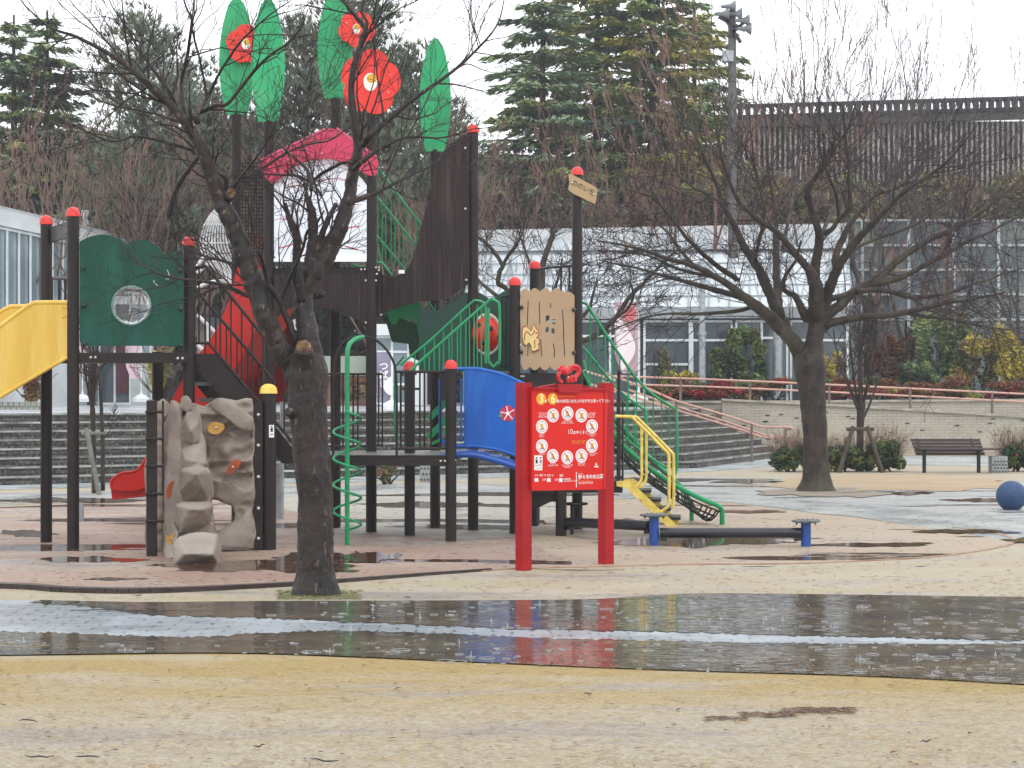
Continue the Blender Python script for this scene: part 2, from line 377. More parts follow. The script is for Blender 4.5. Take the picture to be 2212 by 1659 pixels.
# the path across the front, its edges follow the sand
edge_far = smooth2([(-500, 1290), (0, 1297), (300, 1303), (560, 1301), (1100, 1299), (1300, 1296), (1420, 1288), (1560, 1284), (1900, 1288), (2212, 1292), (2700, 1296)], 4)
edge_near = smooth2([(2700, 1500), (2212, 1479), (1900, 1462), (1415, 1447), (1050, 1432), (708, 1417), (450, 1411), (0, 1416), (-500, 1420)], 4)
path = sheet('path', gp(*edge_far, *edge_near), .004, paver, .008)
pud = watermat('puddle_water', '#524c44', '#6a6050', bump=.6)
top_edge = [(x, y - .5) for x, y in edge_far if 60 <= x <= 2600]
w1 = smooth2([(2600, 1392), (2180, 1386), (1960, 1380), (1700, 1374), (1500, 1369), (1250, 1363), (1100, 1361), (900, 1351), (700, 1343), (560, 1337), (330, 1330), (200, 1312), (60, 1304)], 3)
sheet('puddle', gp(*top_edge, *ragged(w1, 3.4, 7, 2)), .008, pud, .004, .3)
w2t = smooth2([(-500, 1366), (0, 1367), (200, 1372), (400, 1378), (560, 1371), (708, 1365), (900, 1369), (1100, 1378), (1265, 1383), (1600, 1390), (2000, 1394), (2210, 1392), (2600, 1395)], 3)
bot = [(x, y + 1.5) for x, y in edge_near if -500 <= x <= 2600]
sheet('puddle', gp(*ragged(w2t, 3.0, 7, 3), *bot), .008, pud, .006, .3)

def drops(name, n, seed, y0, y1, lim):
    q = random.Random(seed); mb = MB(); i = 0
    while i < n:
        x, y = q.uniform(-40, 2260), q.uniform(y0, y1)
        if not lim(x, y): continue
        i += 1; c = G(x, y); c.z = .010; r0 = q.choice((.005, .007, .012, .018, .03, .045)) * q.uniform(.7, 1.3); k = 14; P = [c + Vector((r0 * math.cos(t), r0 * math.sin(t), .001)) for t in [j * 6.2832 / k for j in range(k + 1)]]
        mb.tube(P, 0.0011, 4, cap=False)
        if q.random() < .12:
            mb.tube([c, c + Vector((q.uniform(-.004, .004), 0, q.uniform(.015, .04)))], [.004, .0015], 5)
    return tag(mb.build(name, mat('rain_drop_foam', '#b4b8ba', '#a2a8ac', 3, .15, spec=1.), smooth=True), kind='stuff')
drops('rain_ripples', 300, 4, 1298, 1480, lambda x, y: (1302 < y < 1358 + x * .01 and x > 560) or (1384 + 8 * (x > 1200) < y < 1410 + x * .03))
rubber = groundmat('soft_play_surface', '#96796b', '#a59182', spk='#6d4233', wetc='#a19389', s=.7, spk_amt=.62, rough=.6, wrough=.2, pool=(.565, .55, '#5a3a2e'))
rub2 = groundmat('sanded_play_surface', '#a99884', '#a08d7a', spk='#8d6a50', wetc='#a39689', s=.7, spk_amt=.66, rough=.65, wrough=.25, pool=(.60, .6, '#5f4a3a'))
curb = [(-500, 1262), (0, 1270), (140, 1278), (280, 1281), (420, 1277), (640, 1265), (800, 1253), (950, 1241), (1100, 1230), (1250, 1226)]
sheet('play_surface', gp(*smooth2(curb, 4), (1180, 1190), (1100, 1150), (900, 1120), (700, 1096), (500, 1082), (250, 1086), (0, 1096), (-500, 1100)), .004, rubber, .015)
sheet('play_surface_sanded', gp(*smooth2([(1250, 1226), (1500, 1220), (1680, 1219), (1830, 1214), (2000, 1205), (2120, 1190), (2190, 1172), (2150, 1152), (2060, 1140), (1900, 1128), (1760, 1112), (1600, 1090), (1450, 1078), (1200, 1085), (1105, 1120)], 4), (1150, 1180)), .0035, rub2, .015)
# rubber kerb round the play surface
kb = MB(); kl = smooth_line([G(x, y) + Vector((0, 0, .015)) for x, y in curb[:-2] + [(950, 1241), (1060, 1233)]], 6)
for i in range(len(kl) - 1):
    u_ = min(1., max(.25, 1.6 - i / len(kl) * 1.7)); kb.beam(kl[i] + Vector((0, 0, -.02 * (1 - u_))), kl[i + 1] + (kl[i + 1] - kl[i]) * .02 + Vector((0, 0, -.02 * (1 - u_))), .11 * u_, .045)
struct('kerb', kb, mat('dark_rubber_kerb', '#3b2b26', '#2a1f1c', 4, .35, .4, 30))
kb = MB(); kl = smooth_line([G(x, y) + Vector((0, 0, .004)) for x, y in [(1040, 1235), (1100, 1230), (1250, 1226), (1500, 1220), (1680, 1219), (1830, 1214), (2000, 1205), (2120, 1190), (2190, 1172), (2150, 1152), (2060, 1140)]], 8)
for i in range(len(kl) - 1): kb.beam(kl[i], kl[i + 1], .04, .012)
struct('surface_edging', kb, mat('reddish_edging', '#8f6a56', '#a58a72', 3, .6, lo=.4, hi=.55))

# paved plaza behind the play area and light paving at the foot of the steps
sheet('plaza', gp((-700, 1070), (0, 1066), (300, 1060), (560, 1052), (760, 1048), (1000, 1044), (1300, 1060), (1500, 1058), (1640, 1062), (1700, 1078), (1900, 1090), (2150, 1106), (2212, 1110), (2800, 1150), (2800, 1205), (2212, 1172), (2060, 1148), (1880, 1122), (1740, 1106), (1600, 1088), (1440, 1076), (1300, 1078), (1000, 1066), (760, 1074), (300, 1078), (0, 1088), (-700, 1090)), .0045, paver2, .04, .5)
sheet('plaza_wet', gp((1300, 1046), (1480, 1030), (1640, 1034), (1760, 1038), (2212, 1042), (2800, 1046), (2800, 1160), (2212, 1112), (1900, 1092), (1700, 1080), (1560, 1064), (1400, 1064), (1250, 1066)), .0055,
      groundmat('wet_grey_sand', '#a5a6a2', '#989893', spk='#6b665e', wetc='#b0b3b3', s=1.3, rough=.5, wrough=.18, pool=(.575, .5, '#6e675c')), .05, .4)
sheet('forecourt', [(-34, 17.5), (-9, 30.6), (-3, 33.5), (3.6, 38.2), (6.3, 42.5), (14, 38.6), (22, 38.6), (22, 47.6), (6.1, 47), (3.7, 40.2), (-15, 28.2), (-34, 16.5)], .004,
      brickmat('pale_banded_paving', '#c4cacd', '#8f9798', '#6b706f', .9, .45, .02, .22, .4, 'XY', rot=R(33), rough2=.35))
mud = groundmat('wet_sand', '#a9a194', '#a19c92', spk='#5b4735', wetc='#9a978f', s=1.1, rough=.6, wrough=.2, pool=(.545, .42, '#5a4c3e'))
sheet('wet_sand_patch', gp((-700, 1096), (0, 1090), (300, 1080), (560, 1076), (760, 1072), (1000, 1064), (1300, 1062), (1340, 1070), (1240, 1090), (1180, 1130), (1120, 1160), (1000, 1166), (880, 1160), (760, 1150), (700, 1126), (600, 1096), (500, 1078), (250, 1082), (0, 1092), (-500, 1098)), .0052, mud, .04, .4)
# damp hollows
wm2 = watermat('shallow_water', '#4b3528', '#59402f', False, .03)
def blob(cx, cy, rx, ry, n=70, a=.22):
    ph = [rng.uniform(0, 6.3) for _ in range(4)]
    return [(cx + rx * math.cos(t) * (1 + a * math.sin(2 * t + ph[0]) + a * .6 * math.sin(5 * t + ph[1]) + rng.uniform(-.07, .07)),
             cy + ry * math.sin(t) * (1 + a * math.sin(3 * t + ph[2]) + a * .8 * math.sin(7 * t + ph[3]) + a * .5 * math.sin(13 * t + ph[1]) + rng.uniform(-.16, .16))) for t in [i * 2 * math.pi / n for i in range(n)]]
for bi, b in enumerate([(195, 1210, 105, 6), (560, 1226, 250, 12), (690, 1206, 110, 12), (250, 1252, 60, 3), (60, 1153, 60, 7), (960, 1092, 170, 6), (1500, 1172, 170, 9), (1880, 1178, 150, 4),
          (1000, 1140, 130, 5), (120, 1082, 170, 5), (800, 1205, 60, 11), (1330, 1128, 90, 6), (1620, 1106, 90, 3), (1950, 1066, 60, 4), (2120, 1082, 70, 4), (2080, 1150, 120, 4), (2240, 1170, 70, 7), (1380, 1040, 120, 5), (1640, 1042, 90, 3)]):
    sheet('puddle', gp(*blob(*b)), .0065 + bi * .0003, wm2, .0, .15)
# low sandy mound under the tree on the right
sheet('sand_bank', gp(*blob(1930, 1046, 300, 17, 40, .12)), .012, groundmat('bank_sand', '#b39c7a', '#a89274', spk='#6b5238', s=2.), .03)
sheet('bare_soil', gp(*blob(1770, 1066, 150, 9, 40, .25)), .016, groundmat('bare_soil', '#8d8171', '#9d9180', spk='#4c4034', s=4., spk_amt=.55), .03)

# loose things nobody counts: straw, needles, leaf litter
def litter(name, n, x0, x1, y0, y1, L, wd, m, seed, z=.006, flat=.5):
    r = random.Random(seed); mb = MB()
    for _ in range(n):
        y = r.uniform(y0, y1); p = G(r.uniform(x0, x1), y); p.z = z
        a = r.gauss(0, .55) + (math.pi if r.random() < .5 else 0); l = L * r.uniform(.4, 1.5) / 2; w = wd * r.uniform(.6, 1.4) / 2
        d = Vector((math.cos(a), math.sin(a), r.uniform(-.1, .22) * flat)); s = Vector((-d.y, d.x, 0)) * w; k = s * r.uniform(-2, 2)
        mb.add([p - d * l - s * .4, p + k - s + Vector((0, 0, .003)), p + d * l, p + k + s + Vector((0, 0, .003))], [(0, 1, 2, 3)])
    return tag(mb.build(name, m), kind='stuff')
litter('dry_grass', 24000, -60, 2280, 1425, 1700, .035, .0035, mat('straw', '#c9a356', '#7d5a2c', 30, .7, lo=.4, hi=.6), 1)
litter('grey_grass', 14000, -60, 2280, 1440, 1700, .03, .003, mat('grey_straw', '#6a5c48', '#c4b594', 30, .7, lo=.45, hi=.55), 2)
litter('pine_needles', 1500, -60, 2280, 1205, 1700, .09, .004, mat('needles', '#7a4c2c', '#4c3222', 20, .7), 3)
litter('leaf_litter', 900, -60, 2280, 1100, 1690, .032, .016, mat('dead_leaf', '#3c2a20', '#96683a', 9, .7, lo=.42, hi=.55), 4, z=.01, flat=1)
litter('sand_debris', 5200, -60, 2280, 1060, 1296, .07, .009, mat('debris', '#8c7356', '#b59a74', 10, .7), 6)
litter('bark_debris', 150, 1600, 1720, 1541, 1551, .06, .008, mat('bark_bits', '#4c3527', '#6b4a35', 20, .7), 7)
litter('bark_debris', 230, 1690, 1845, 1531, 1543, .06, .008, MATS['bark_bits'], 8)
litter('bark_debris', 70, 1528, 1610, 1550, 1558, .06, .008, MATS['bark_bits'], 10)
litter('moss', 700, 600, 780, 1276, 1296, .05, .01, mat('moss_green', '#7d8436', '#5f6a2b', 20, .8), 9, flat=2)
r_ = random.Random(77)
for i, (x, y, l) in enumerate([(210, 1323, .35), (300, 1326, .55), (1640, 1228, .3), (85, 1660 - 16, .12), (190, 1645, .1), (560, 1620, .05), (2000, 1610, .05), (1270, 1505, .04), (1245, 1235, .8),
                               (1230, 1236, .45), (300, 1291, .06), (880, 1295, .05), (1530, 1213, .04), (1990, 1228, .1), (60, 1565, .09), (700, 1652, .12), (1860, 1066, .9), (1585, 1444, .12)]):
    p = G(x, min(y, 1655)); a = r_.uniform(-.25, .25); P = [p + Vector((math.cos(a) * l * (t - .5), math.sin(a) * l * (t - .5) + r_.uniform(-.01, .01), .014 + r_.uniform(0, .01))) for t in (0, .25, .5, .75, 1)]
    mb = MB(); mb.tube(P, [.0015, .003, .0036, .003, .0015], 6)
    o = mb.build('twig', mat('wet_twig', '#33261f', '#1f1714', 20, .5), smooth=True)
    wh = ['on the sandy ground', 'on the wet path'][1290 < y < 1420]
    tag(o, None, 'twig', 'dark twigs and sticks fallen on the ground')
    o['label'] = 'dark wet fallen twig lying ' + wh

# ------------------------------------------------------------------ the play structure (one bolted-together thing)
P1Y = GY(1187)
ps = thing('play_structure', 'large wooden-brown, green, red and blue playground structure with towers, slides and a bridge', 'playground', (0, 21, 0))
def M(px, Y): return px * Y / F          # photo units -> metres at distance Y
def post(x, Y, top, wid=None, cap=red_cap, r=.057, square=False, z0=0., name='post'):
    """round post standing on the ground; top = photo height of the cap's crown"""
    b = W(x, HY, Y); zt = EYE + (HY - top) / F * Y; mb = MB()
    ch = .085 if cap else 0.
    if square: mb.box((b.x, b.y, (z0 + zt) / 2), (2 * r, 2 * r, zt - z0))
    else: mb.tube([(b.x, b.y, z0 - .05 if z0 == 0 else z0), (b.x, b.y, zt - ch)], r, 20)
    o = mb.build(name, brown, ps, smooth=True)
    if cap:
        c = MB(); R1 = r * 1.12
        c.lathe((b.x, b.y, zt - .092), [(r * .9, .0), (R1 * 1.05, 0), (R1 * 1.05, .024), (R1, .030)] + [(R1 * math.cos(t), .034 + .058 * math.sin(t)) for t in [i * math.pi / 20 for i in range(1, 10)]] + [(.0005, .092)], 20)
        c.build('post_cap', cap, o, smooth=True)
    return o
def bolts(mbpts, r=.014, m=None, parent=None, name='bolts'):
    for p in mbpts: mb = MB(); mb.ball(p, r, 6); mb.build('bolt', m or bolt, parent or ps, smooth=True)

# -- left tower
Y1, Y2 = GY(1187), GY(1172)
pA = post(158, Y1, 447); post(100, Y2, 465); post(408, Y1 + .15, 510); post(341, Y2 + .1, 760, cap=None)
def deck(pts, z, th=.09, name='deck'):
    mb = MB(); n = len(pts); V = [Vector((x, y, z)) for x, y in pts] + [Vector((x, y, z - th)) for x, y in pts]
    mb.add(V, [tuple(range(n)), tuple(range(2 * n - 1, n - 1, -1))] + [(i, i + n, (i + 1) % n + n, (i + 1) % n) for i in range(n)])
    return mb.build(name, brown, ps)
c1, c2, c3, c4 = [W(x, HY, y).xy for x, y in ((158, Y1), (408, Y1), (341, Y2), (100, Y2))]
zL = EYE + (HY - 762) / F * Y1
deck([c1, c2, c3, c4], zL)
bolts([W(x, y, Y1 - .07) for x, y in ((196, 772), (206, 772), (384, 774), (394, 774), )], .013)
# green scalloped panel with bubble window
out = [(172, 522), (182, 516), (195, 511), (208, 508), (222, 506), (236, 508), (250, 512), (262, 518), (274, 528), (281, 523), (290, 520), (300, 518), (312, 518), (324, 522), (336, 529), (346, 538), (354, 549), (362, 545), (371, 544), (380, 546), (388, 551), (395, 559),
       (395, 738), (393, 744), (388, 747), (181, 747), (175, 744), (172, 737)]
hole = arc(284, 660, 40, 0, 352, 44)
mb = MB(); mb.plate(out, Y1 - .03, .02, [hole]); pan = mb.build('green_panel', dgreen, ps)
pan['label'] = 'dark green panel with a cloud-shaped top and round window'
Yp = Y1 - .03
mb = MB(); c = W(284, 660, Yp); r0 = M(41, Yp)
mb.lathe(c, [(r0 * 1.03, .0), (r0 * 1.06, .008), (r0 * 1.02, .016), (r0 * .95, .012), (r0 * .95, 0)], 48, axis='Y')
mb.build('window_ring', mat('ring_grey', '#7f9a93', '#6b877f', 8, .3), pan, smooth=True)
dome = MB(); dome.lathe(c, [(r0 * .97 * math.cos(t), .10 * math.sin(t)) for t in [i * math.pi / 16 for i in range(8)]] + [(.001, .10)], 40, axis='Y')
gm = mat('clear_bubble', '#ffffff', '#ffffff', 1, .04, trans=.92, alpha=.45, spec=.8); dome.build('bubble_window', gm, pan, smooth=True)
bolts([W(x, y, Yp - .012) for x, y in ((180, 579), (181, 661), (182, 744 - 1), (389, 584), (390, 667), (391, 748 - 2))], .024, mat('dark_bolt', '#1d3b31', '#16291f', 9, .3), pan)
bolts([W(284 + 49 * math.cos(R(a)), 660 - 49 * math.sin(R(a)), Yp) for a in range(30, 390, 60)], .010, MATS['dark_bolt'], pan)
# scribble marks by kids on the panel
mb = MB()
for pl in (((361, 583), (365, 592), (366, 600), (362, 604), (359, 601)), ((332, 605), (333, 610), (337, 614), (341, 617))):
    mb.tube([W(x, y, Yp - .002) for x, y in smooth2(pl, 3)], .003, 5)
mb.build('scratch_mark', mat('chalk_mark', '#cfd8c4', '#cfd8c4', 3, .7), pan)
# head boards between the two front posts and small rail behind
mb = MB()
for ya, yb in (((478), (511)),):
    V = [W(106, 492, Y2), W(146, 478, Y1), W(146, 512, Y1), W(106, 524, Y2)]
    mb.add(V + [v + Vector((.03, .02, 0)) for v in V], [(0, 1, 2, 3), (7, 6, 5, 4), (0, 4, 5, 1), (1, 5, 6, 2), (2, 6, 7, 3), (3, 7, 4, 0)])
mb.build('head_board', brown, ps)
mb = MB()
mb.tube([W(104, 600, Y2 + .9), W(150, 602, Y1 + .9)], .016, 8)
for x in (112, 128, 141): mb.tube([W(x, 602, Y2 + .6), W(x, 700, Y2 + .6)], .014, 8)
mb.build('railing', brown, ps, smooth=True)
# yellow slide going down to the left
def slide_side(x0, Y, name='slide_side'):
    u = lambda dx, y: (x0 + dx, y)
    top = [(0, 654), (-72, 654), (-84, 661), (-150, 709), (-620, 1052), (-700, 1075), (-700, 1110), (-620, 1110), (-330, 946), (-146, 858), (-40, 794), (0, 772)]
    px = [(x0 + dx * Y1 / Y, HY + (y - HY) * Y1 / Y) for dx, y in top]
    mb = MB(); mb.plate(px, Y, .035)
    rl = [(0, 654), (-70, 654), (-86, 662), (-150, 709), (-620, 1052)]
    mb.tube([W(x0 + dx * Y1 / Y, HY + (y - HY) * Y1 / Y, Y + .015) for dx, y in rl], .024, 12)
    bt = [(0, 772), (-40, 795), (-146, 858), (-330, 946)]
    mb.tube([W(x0 + dx * Y1 / Y, HY + (y - HY) * Y1 / Y, Y + .0) for dx, y in bt], .018, 10)
    return mb.build(name, yel, sl, smooth=True)
mb = MB(); prof = [(0, 750), (-60, 752), (-330, 925), (-600, 1090), (-700, 1098)]
V = []
for dx, y in prof:
    V += [W(146 + dx, y, Y1 + .02), W(146 + dx, y, Y1 + .02) + Vector((-.42, Y2 - Y1 - .04, 0)), W(146 + dx, y + 6, Y1 + .02), W(146 + dx, y + 6, Y1 + .02) + Vector((-.42, Y2 - Y1 - .04, 0))]
Fc = []
for i in range(len(prof) - 1):
    a, b = i * 4, i * 4 + 4; Fc += [(a, b, b + 1, a + 1), (a + 2, a + 3, b + 3, b + 2), (a, a + 2, b + 2, b), (a + 1, b + 1, b + 3, a + 3)]
mb.add(V, Fc); sl = mb.build('yellow_slide', yel, ps)
slide_side(146, Y1 - .02); slide_side(90, Y2 - .02)

# -- climbing rock wall below the stairs
YQ = GY(1188)
q = post(580, YQ, 829, cap=yellow_cap, r=.072)
mb = MB(); mb.plate([(547, 862), (562, 862), (562, 1189), (547, 1189)] if False else [(541, 868), (567, 868), (567, 1187), (541, 1187), (546, 1130), (540, 1060), (546, 990), (540, 920)], YQ - .10, .12); mb.build('rock_mount_board', brown, ps)
bolts([W(558, y, YQ - .115) for y in (896, 962, 1030, 1098, 1163)], .017)
mb = MB(); mb.plate([(581, 918), (592, 918), (592, 945), (581, 945)], YQ - .085, .004); stk = mb.build('warning_sticker', wht, ps)
mb = MB(); mb.plate([(584, 925), (590, 925), (589, 933), (585, 933)], YQ - .087, .002); mb.ball(W(587, 922, YQ - .086), .008, 6); mb.plate([(584, 938), (590, 938), (590, 939.5), (584, 939.5)], YQ - .087, .002); mb.build('sticker_figure', ink, stk)
rw_Y = YQ - .12
r = random.Random(11)
# moulded panel: a relief surface with a crawl hole
def relief(px, holes, Y, th, amp, name, seed, dens=9, ridge=()):
    loops = [px] + list(holes); pts = []; edges = []
    for l in loops:
        o = len(pts); L = []
        for i in range(len(l)):
            a, b = l[i], l[(i + 1) % len(l)]; k = max(1, int(math.hypot(b[0] - a[0], b[1] - a[1]) / dens))
            L += [(a[0] + (b[0] - a[0]) * j / k, a[1] + (b[1] - a[1]) * j / k) for j in range(k)]
        pts += L; edges += [(o + i, o + (i + 1) % len(L)) for i in range(len(L))]
    nb = len(pts)
    def inside(x, y, l):
        c = False
        for i in range(len(l)):
            (x1, y1), (x2, y2) = l[i], l[i - 1]
            if (y1 > y) != (y2 > y) and x < (x2 - x1) * (y - y1) / (y2 - y1) + x1: c = not c
        return c
    def near(x, y):
        return min(math.hypot(x - a, y - b) for a, b in pts[:nb])
    x0, x1 = min(p[0] for p in px), max(p[0] for p in px); y0, y1 = min(p[1] for p in px), max(p[1] for p in px)
    y = y0
    rr = random.Random(seed)
    while y < y1:
        x = x0
        while x < x1:
            qx, qy = x + rr.uniform(-.3, .3) * dens, y + rr.uniform(-.3, .3) * dens
            if inside(qx, qy, px) and not any(inside(qx, qy, h) for h in holes) and near(qx, qy) > dens * .5: pts.append((qx, qy))
            x += dens
        y += dens
    res = delaunay_2d_cdt([Vector(p) for p in pts], edges, [], 0, 1e-4)
    vs = [(v.x, v.y) for v in res[0]]
    from mathutils import noise as mn
    def h(x, y):
        a = mn.noise(Vector((x / 62 + seed, y / 38, seed))) * .8 + mn.noise(Vector((x / 26, y / 15 + seed, 3.))) * .4
        a += .5 * (1 - abs(mn.noise(Vector((x / 70 + 9, y / 26 + (x / 160), seed)))) * 4)
        e = min(1, max(0, near(x, y) / 9)) if True else 1
        return a * e
    fr = [W(x, y, Y - amp * h(x, y)) for x, y in vs]; n = len(fr); bk = [W(x, y, Y + th) for x, y in vs]
    cen = lambda f: (sum(vs[i][0] for i in f) / len(f), sum(vs[i][1] for i in f) / len(f))
    Fc = []; used = {}
    for f in res[2]:
        cx, cy = cen(f)
        if not inside(cx, cy, px) or any(inside(cx, cy, hh) for hh in holes): continue
        f = tuple(f); a, b, c = fr[f[0]], fr[f[1]], fr[f[2]]
        if (b - a).cross(c - a).y > 0: f = f[::-1]
        Fc.append(f); Fc.append(tuple(i + n for i in f[::-1]))
        for i in range(len(f)):
            e = (f[i], f[(i + 1) % len(f)]); used[e] = 1
    for (a, b) in used:
        if (b, a) not in used: Fc.append((b, a, a + n, b + n))
    mb = MB(); mb.add(fr + bk, Fc); return mb
front = [(344, 866), (352, 860), (362, 868), (372, 880), (382, 886), (396, 884), (404, 876), (416, 872), (428, 876), (442, 880), (462, 862), (480, 858), (492, 862), (508, 868), (528, 860), (546, 860), (548, 900), (552, 950), (547, 1000), (552, 1060), (548, 1110), (552, 1150), (548, 1186),
         (500, 1180), (470, 1178), (440, 1180), (400, 1186), (372, 1196), (352, 1180), (346, 1100), (350, 1000), (342, 930)]
crawl = [(454, 1076), (470, 1078), (484, 1076), (496, 1084), (503, 1096), (506, 1112), (505, 1124), (500, 1136), (488, 1146), (470, 1150), (452, 1150), (450, 1120)]
rkm = relief(front, [crawl], rw_Y, .07, .085, 'rock', 3, 6); RK = MB(); RK.add(rkm.v, rkm.f)
# deep sides of the crawl opening
ring = crawl; n = len(ring)
for i in range(n):
    a, b = ring[i], ring[(i + 1) % n]; P = []
    for (x, y) in (a, b):
        ox, oy = x - 478, y - 1112; l = math.hypot(ox, oy); x2, y2 = x + ox / l * 9, y + oy / l * 9
        P += [W(x, y, rw_Y - .03), W(x2, y2, rw_Y - .03), W(x + 5, y - 3, rw_Y + .32), W(x2 + 5, y2 - 3, rw_Y + .32)]
    RK.add(P, [(0, 1, 5, 4), (2, 6, 7, 3), (0, 4, 6, 2), (1, 3, 7, 5), (0, 2, 3, 1), (4, 5, 7, 6)])
# overhanging ledge above the hole and bulges
def facet(pts, name='rock_block', mt=rock, par=None, bev=.012):
    """faceted block: convex hull of points (x, y in photo units, distance)"""
    import bmesh
    bm = bmesh.new()
    for x, y, Y in pts: bm.verts.new(W(x, y, Y))
    bmesh.ops.convex_hull(bm, input=list(bm.verts))
    bmesh.ops.dissolve_limit(bm, angle_limit=R(8), verts=list(bm.verts), edges=list(bm.edges))
    bmesh.ops.bevel(bm, geom=list(bm.edges), offset=bev, segments=2, affect='EDGES', profile=.6)
    bmesh.ops.recalc_face_normals(bm, faces=list(bm.faces))
    bm.verts.index_update(); RK.add([v.co.copy() for v in bm.verts], [tuple(v.index for v in f.verts) for f in bm.faces]); bm.free()
d = rw_Y
facet([(446, 870, d - .02), (470, 858, d - .08), (520, 880, d - .10), (548, 905, d - .05), (545, 935, d - .02), (520, 930, d - .1), (490, 905, d - .12), (462, 884, d - .06), (500, 890, d + .05), (540, 900, d + .05)])
facet([(448, 1032, d - .03), (470, 1040, d - .10), (500, 1040, d - .11), (520, 1050, d - .09), (545, 1076, d - .02), (540, 1086, d + .04), (506, 1096, d - .03), (470, 1076, d - .05), (448, 1070, d), (480, 1060, d + .05)])
facet([(548, 1096, d - .02), (548, 1188, d), (500, 1186, d - .16), (462, 1180, d - .22), (446, 1160, d - .14), (500, 1140, d - .06), (512, 1118, d - .03), (530, 1176, d - .08), (500, 1180, d + .05)], bev=.03)
# stacked stepped blocks standing proud, topmost first
st = [
 [(392, 856, d - .1), (402, 852, d - .16), (414, 866, d - .2), (417, 884, d - .18), (405, 892, d - .2), (392, 882, d - .14), (396, 888, d + .05), (412, 864, d + .05)],
 [(404, 886, d - .22), (396, 905, d - .24), (392, 935, d - .14), (400, 958, d - .2), (418, 960, d - .26), (430, 952, d - .22), (432, 912, d - .24), (424, 892, d - .2), (412, 930, d - .34), (405, 920, d + .02), (430, 920, d + .02)],
 [(392, 972, d - .24), (400, 966, d - .2), (434, 958, d - .2), (444, 990, d - .26), (448, 1002, d - .3), (420, 996, d - .38), (396, 990, d - .36), (392, 1030, d - .3), (430, 1020, d - .32), (450, 1010, d - .16), (400, 1010, d), (440, 1000, d)],
 [(386, 1028, d - .3), (392, 1016, d - .34), (428, 1004, d - .3), (450, 1008, d - .3), (459, 1020, d - .3), (460, 1070, d - .22), (452, 1084, d - .24), (398, 1086, d - .28), (388, 1060, d - .34), (424, 1024, d - .44), (440, 1060, d - .36), (400, 1050, d), (450, 1050, d)],
 [(378, 1092, d - .36), (396, 1084, d - .34), (456, 1082, d - .28), (462, 1094, d - .3), (456, 1130, d - .24), (446, 1146, d - .2), (400, 1160, d - .28), (390, 1150, d - .34), (410, 1100, d - .46), (440, 1100, d - .44), (384, 1120, d - .3), (410, 1110, d), (450, 1110, d)],
 [(374, 1176, d - .52), (386, 1160, d - .5), (420, 1150, d - .44), (468, 1154, d - .44), (477, 1166, d - .4), (479, 1212, d - .44), (474, 1219, d - .48), (376, 1221, d - .56), (372, 1200, d - .52), (400, 1196, d - .62), (460, 1198, d - .58), (400, 1160, d - .1), (470, 1170, d - .1), (390, 1200, d - .1), (470, 1200, d - .1)],
]
for k, b in enumerate(st): kk = (1, 1.2, 1.5, 1.8, 2.2, 2.6)[k]; facet([(x, y, d + (Y - d) * (kk if Y < d else 1)) for x, y, Y in b], bev=.01)
facet([(350, 920, d - .05), (362, 880, d - .1), (388, 870, d - .16), (398, 930, d - .2), (394, 1040, d - .32), (384, 1140, d - .5), (392, 1180, d - .6), (360, 1196, d - .5), (348, 1170, d), (346, 1040, d), (372, 1000, d - .2), (390, 1000, d + .06), (350, 1000, d + .06)], bev=.02)
facet([(352, 1196, d - .3), (356, 1150, d - .4), (372, 1120, d - .5), (388, 1150, d - .8), (376, 1208, d - .95), (352, 1208, d - .8), (360, 1170, d)], bev=.02)
facet([(364, 866, d - .06), (372, 862, d - .1), (388, 872, d - .12), (396, 884, d - .14), (392, 900, d - .16), (384, 922, d - .14), (378, 900, d - .14), (370, 880, d - .1), (385, 890, d)])
facet([(386, 900, d - .1), (436, 900, d - .15), (388, 1000, d - .12), (446, 1000, d - .15), (386, 1090, d - .25), (452, 1090, d - .22), (384, 1150, d - .4), (452, 1150, d - .36), (380, 1208, d - .7), (466, 1208, d - .7), (380, 1190, d), (470, 1190, d), (392, 880, d), (430, 880, d)])
RKf, nr = fuse(RK, .012, 2, .5)
from mathutils import noise as mn_
for i in range(len(RKf.v)):
    v = RKf.v[i]; RKf.v[i] = v + nr[i] * (.010 * mn_.noise(v * 9) + .016 * mn_.noise(Vector((v.x * 4, v.y * 4, v.z * 7))) + .003 * mn_.noise(v * 40))
rk = RKf.build('climbing_rock_panel', rock, ps, smooth='all')
# left return of the wall and its square post
side = [(316, 870), (322, 862), (340, 866), (352, 870), (350, 1000), (352, 1190), (318, 1196), (312, 1160), (316, 1090), (311, 1020), (318, 960)]
relief(side, [], rw_Y - .25, .04, .03, 'rock', 8, 9).build('climbing_rock_side', rock, ps, smooth='all')
Yr = GY(1202)
post(328, Yr, 865, cap=None, r=.042, square=True)
mb = MB()
for y in (890, 948, 1007, 1067, 1126):
    mb = MB(); mb.tube([W(318, y, Yr - .07), W(350, y, Yr - .07)], .013, 8); mb.ball(W(318, y, Yr - .07), .019, 6); mb.ball(W(333, y, Yr - .085), .021, 6); mb.ball(W(351, y, Yr - .07), .018, 6)
    mb.build('climbing_rung', brown, ps, smooth=True)
mb = MB(); mb.tube([W(352, 866, Yr - .05), W(352, 1070, Yr - .05)], .010, 8); mb.build('rung_support', brown, ps, smooth=True)
def hold(pts, Y, m, hole=None, th=.07):
    mb = MB(); mb.plate(smooth2(pts + [pts[0]], 3)[:-1], Y - th, th); o = mb.build('climbing_hold', m, ps, smooth=True)
    if hole: bolts([W(hole[0], hole[1], Y - th - .002)], .012, bolt, o)
hold([(448, 922), (454, 913), (468, 912), (482, 916), (484, 926), (474, 936), (460, 938), (450, 932)], rw_Y - .06, mustard, (467, 924), .04)
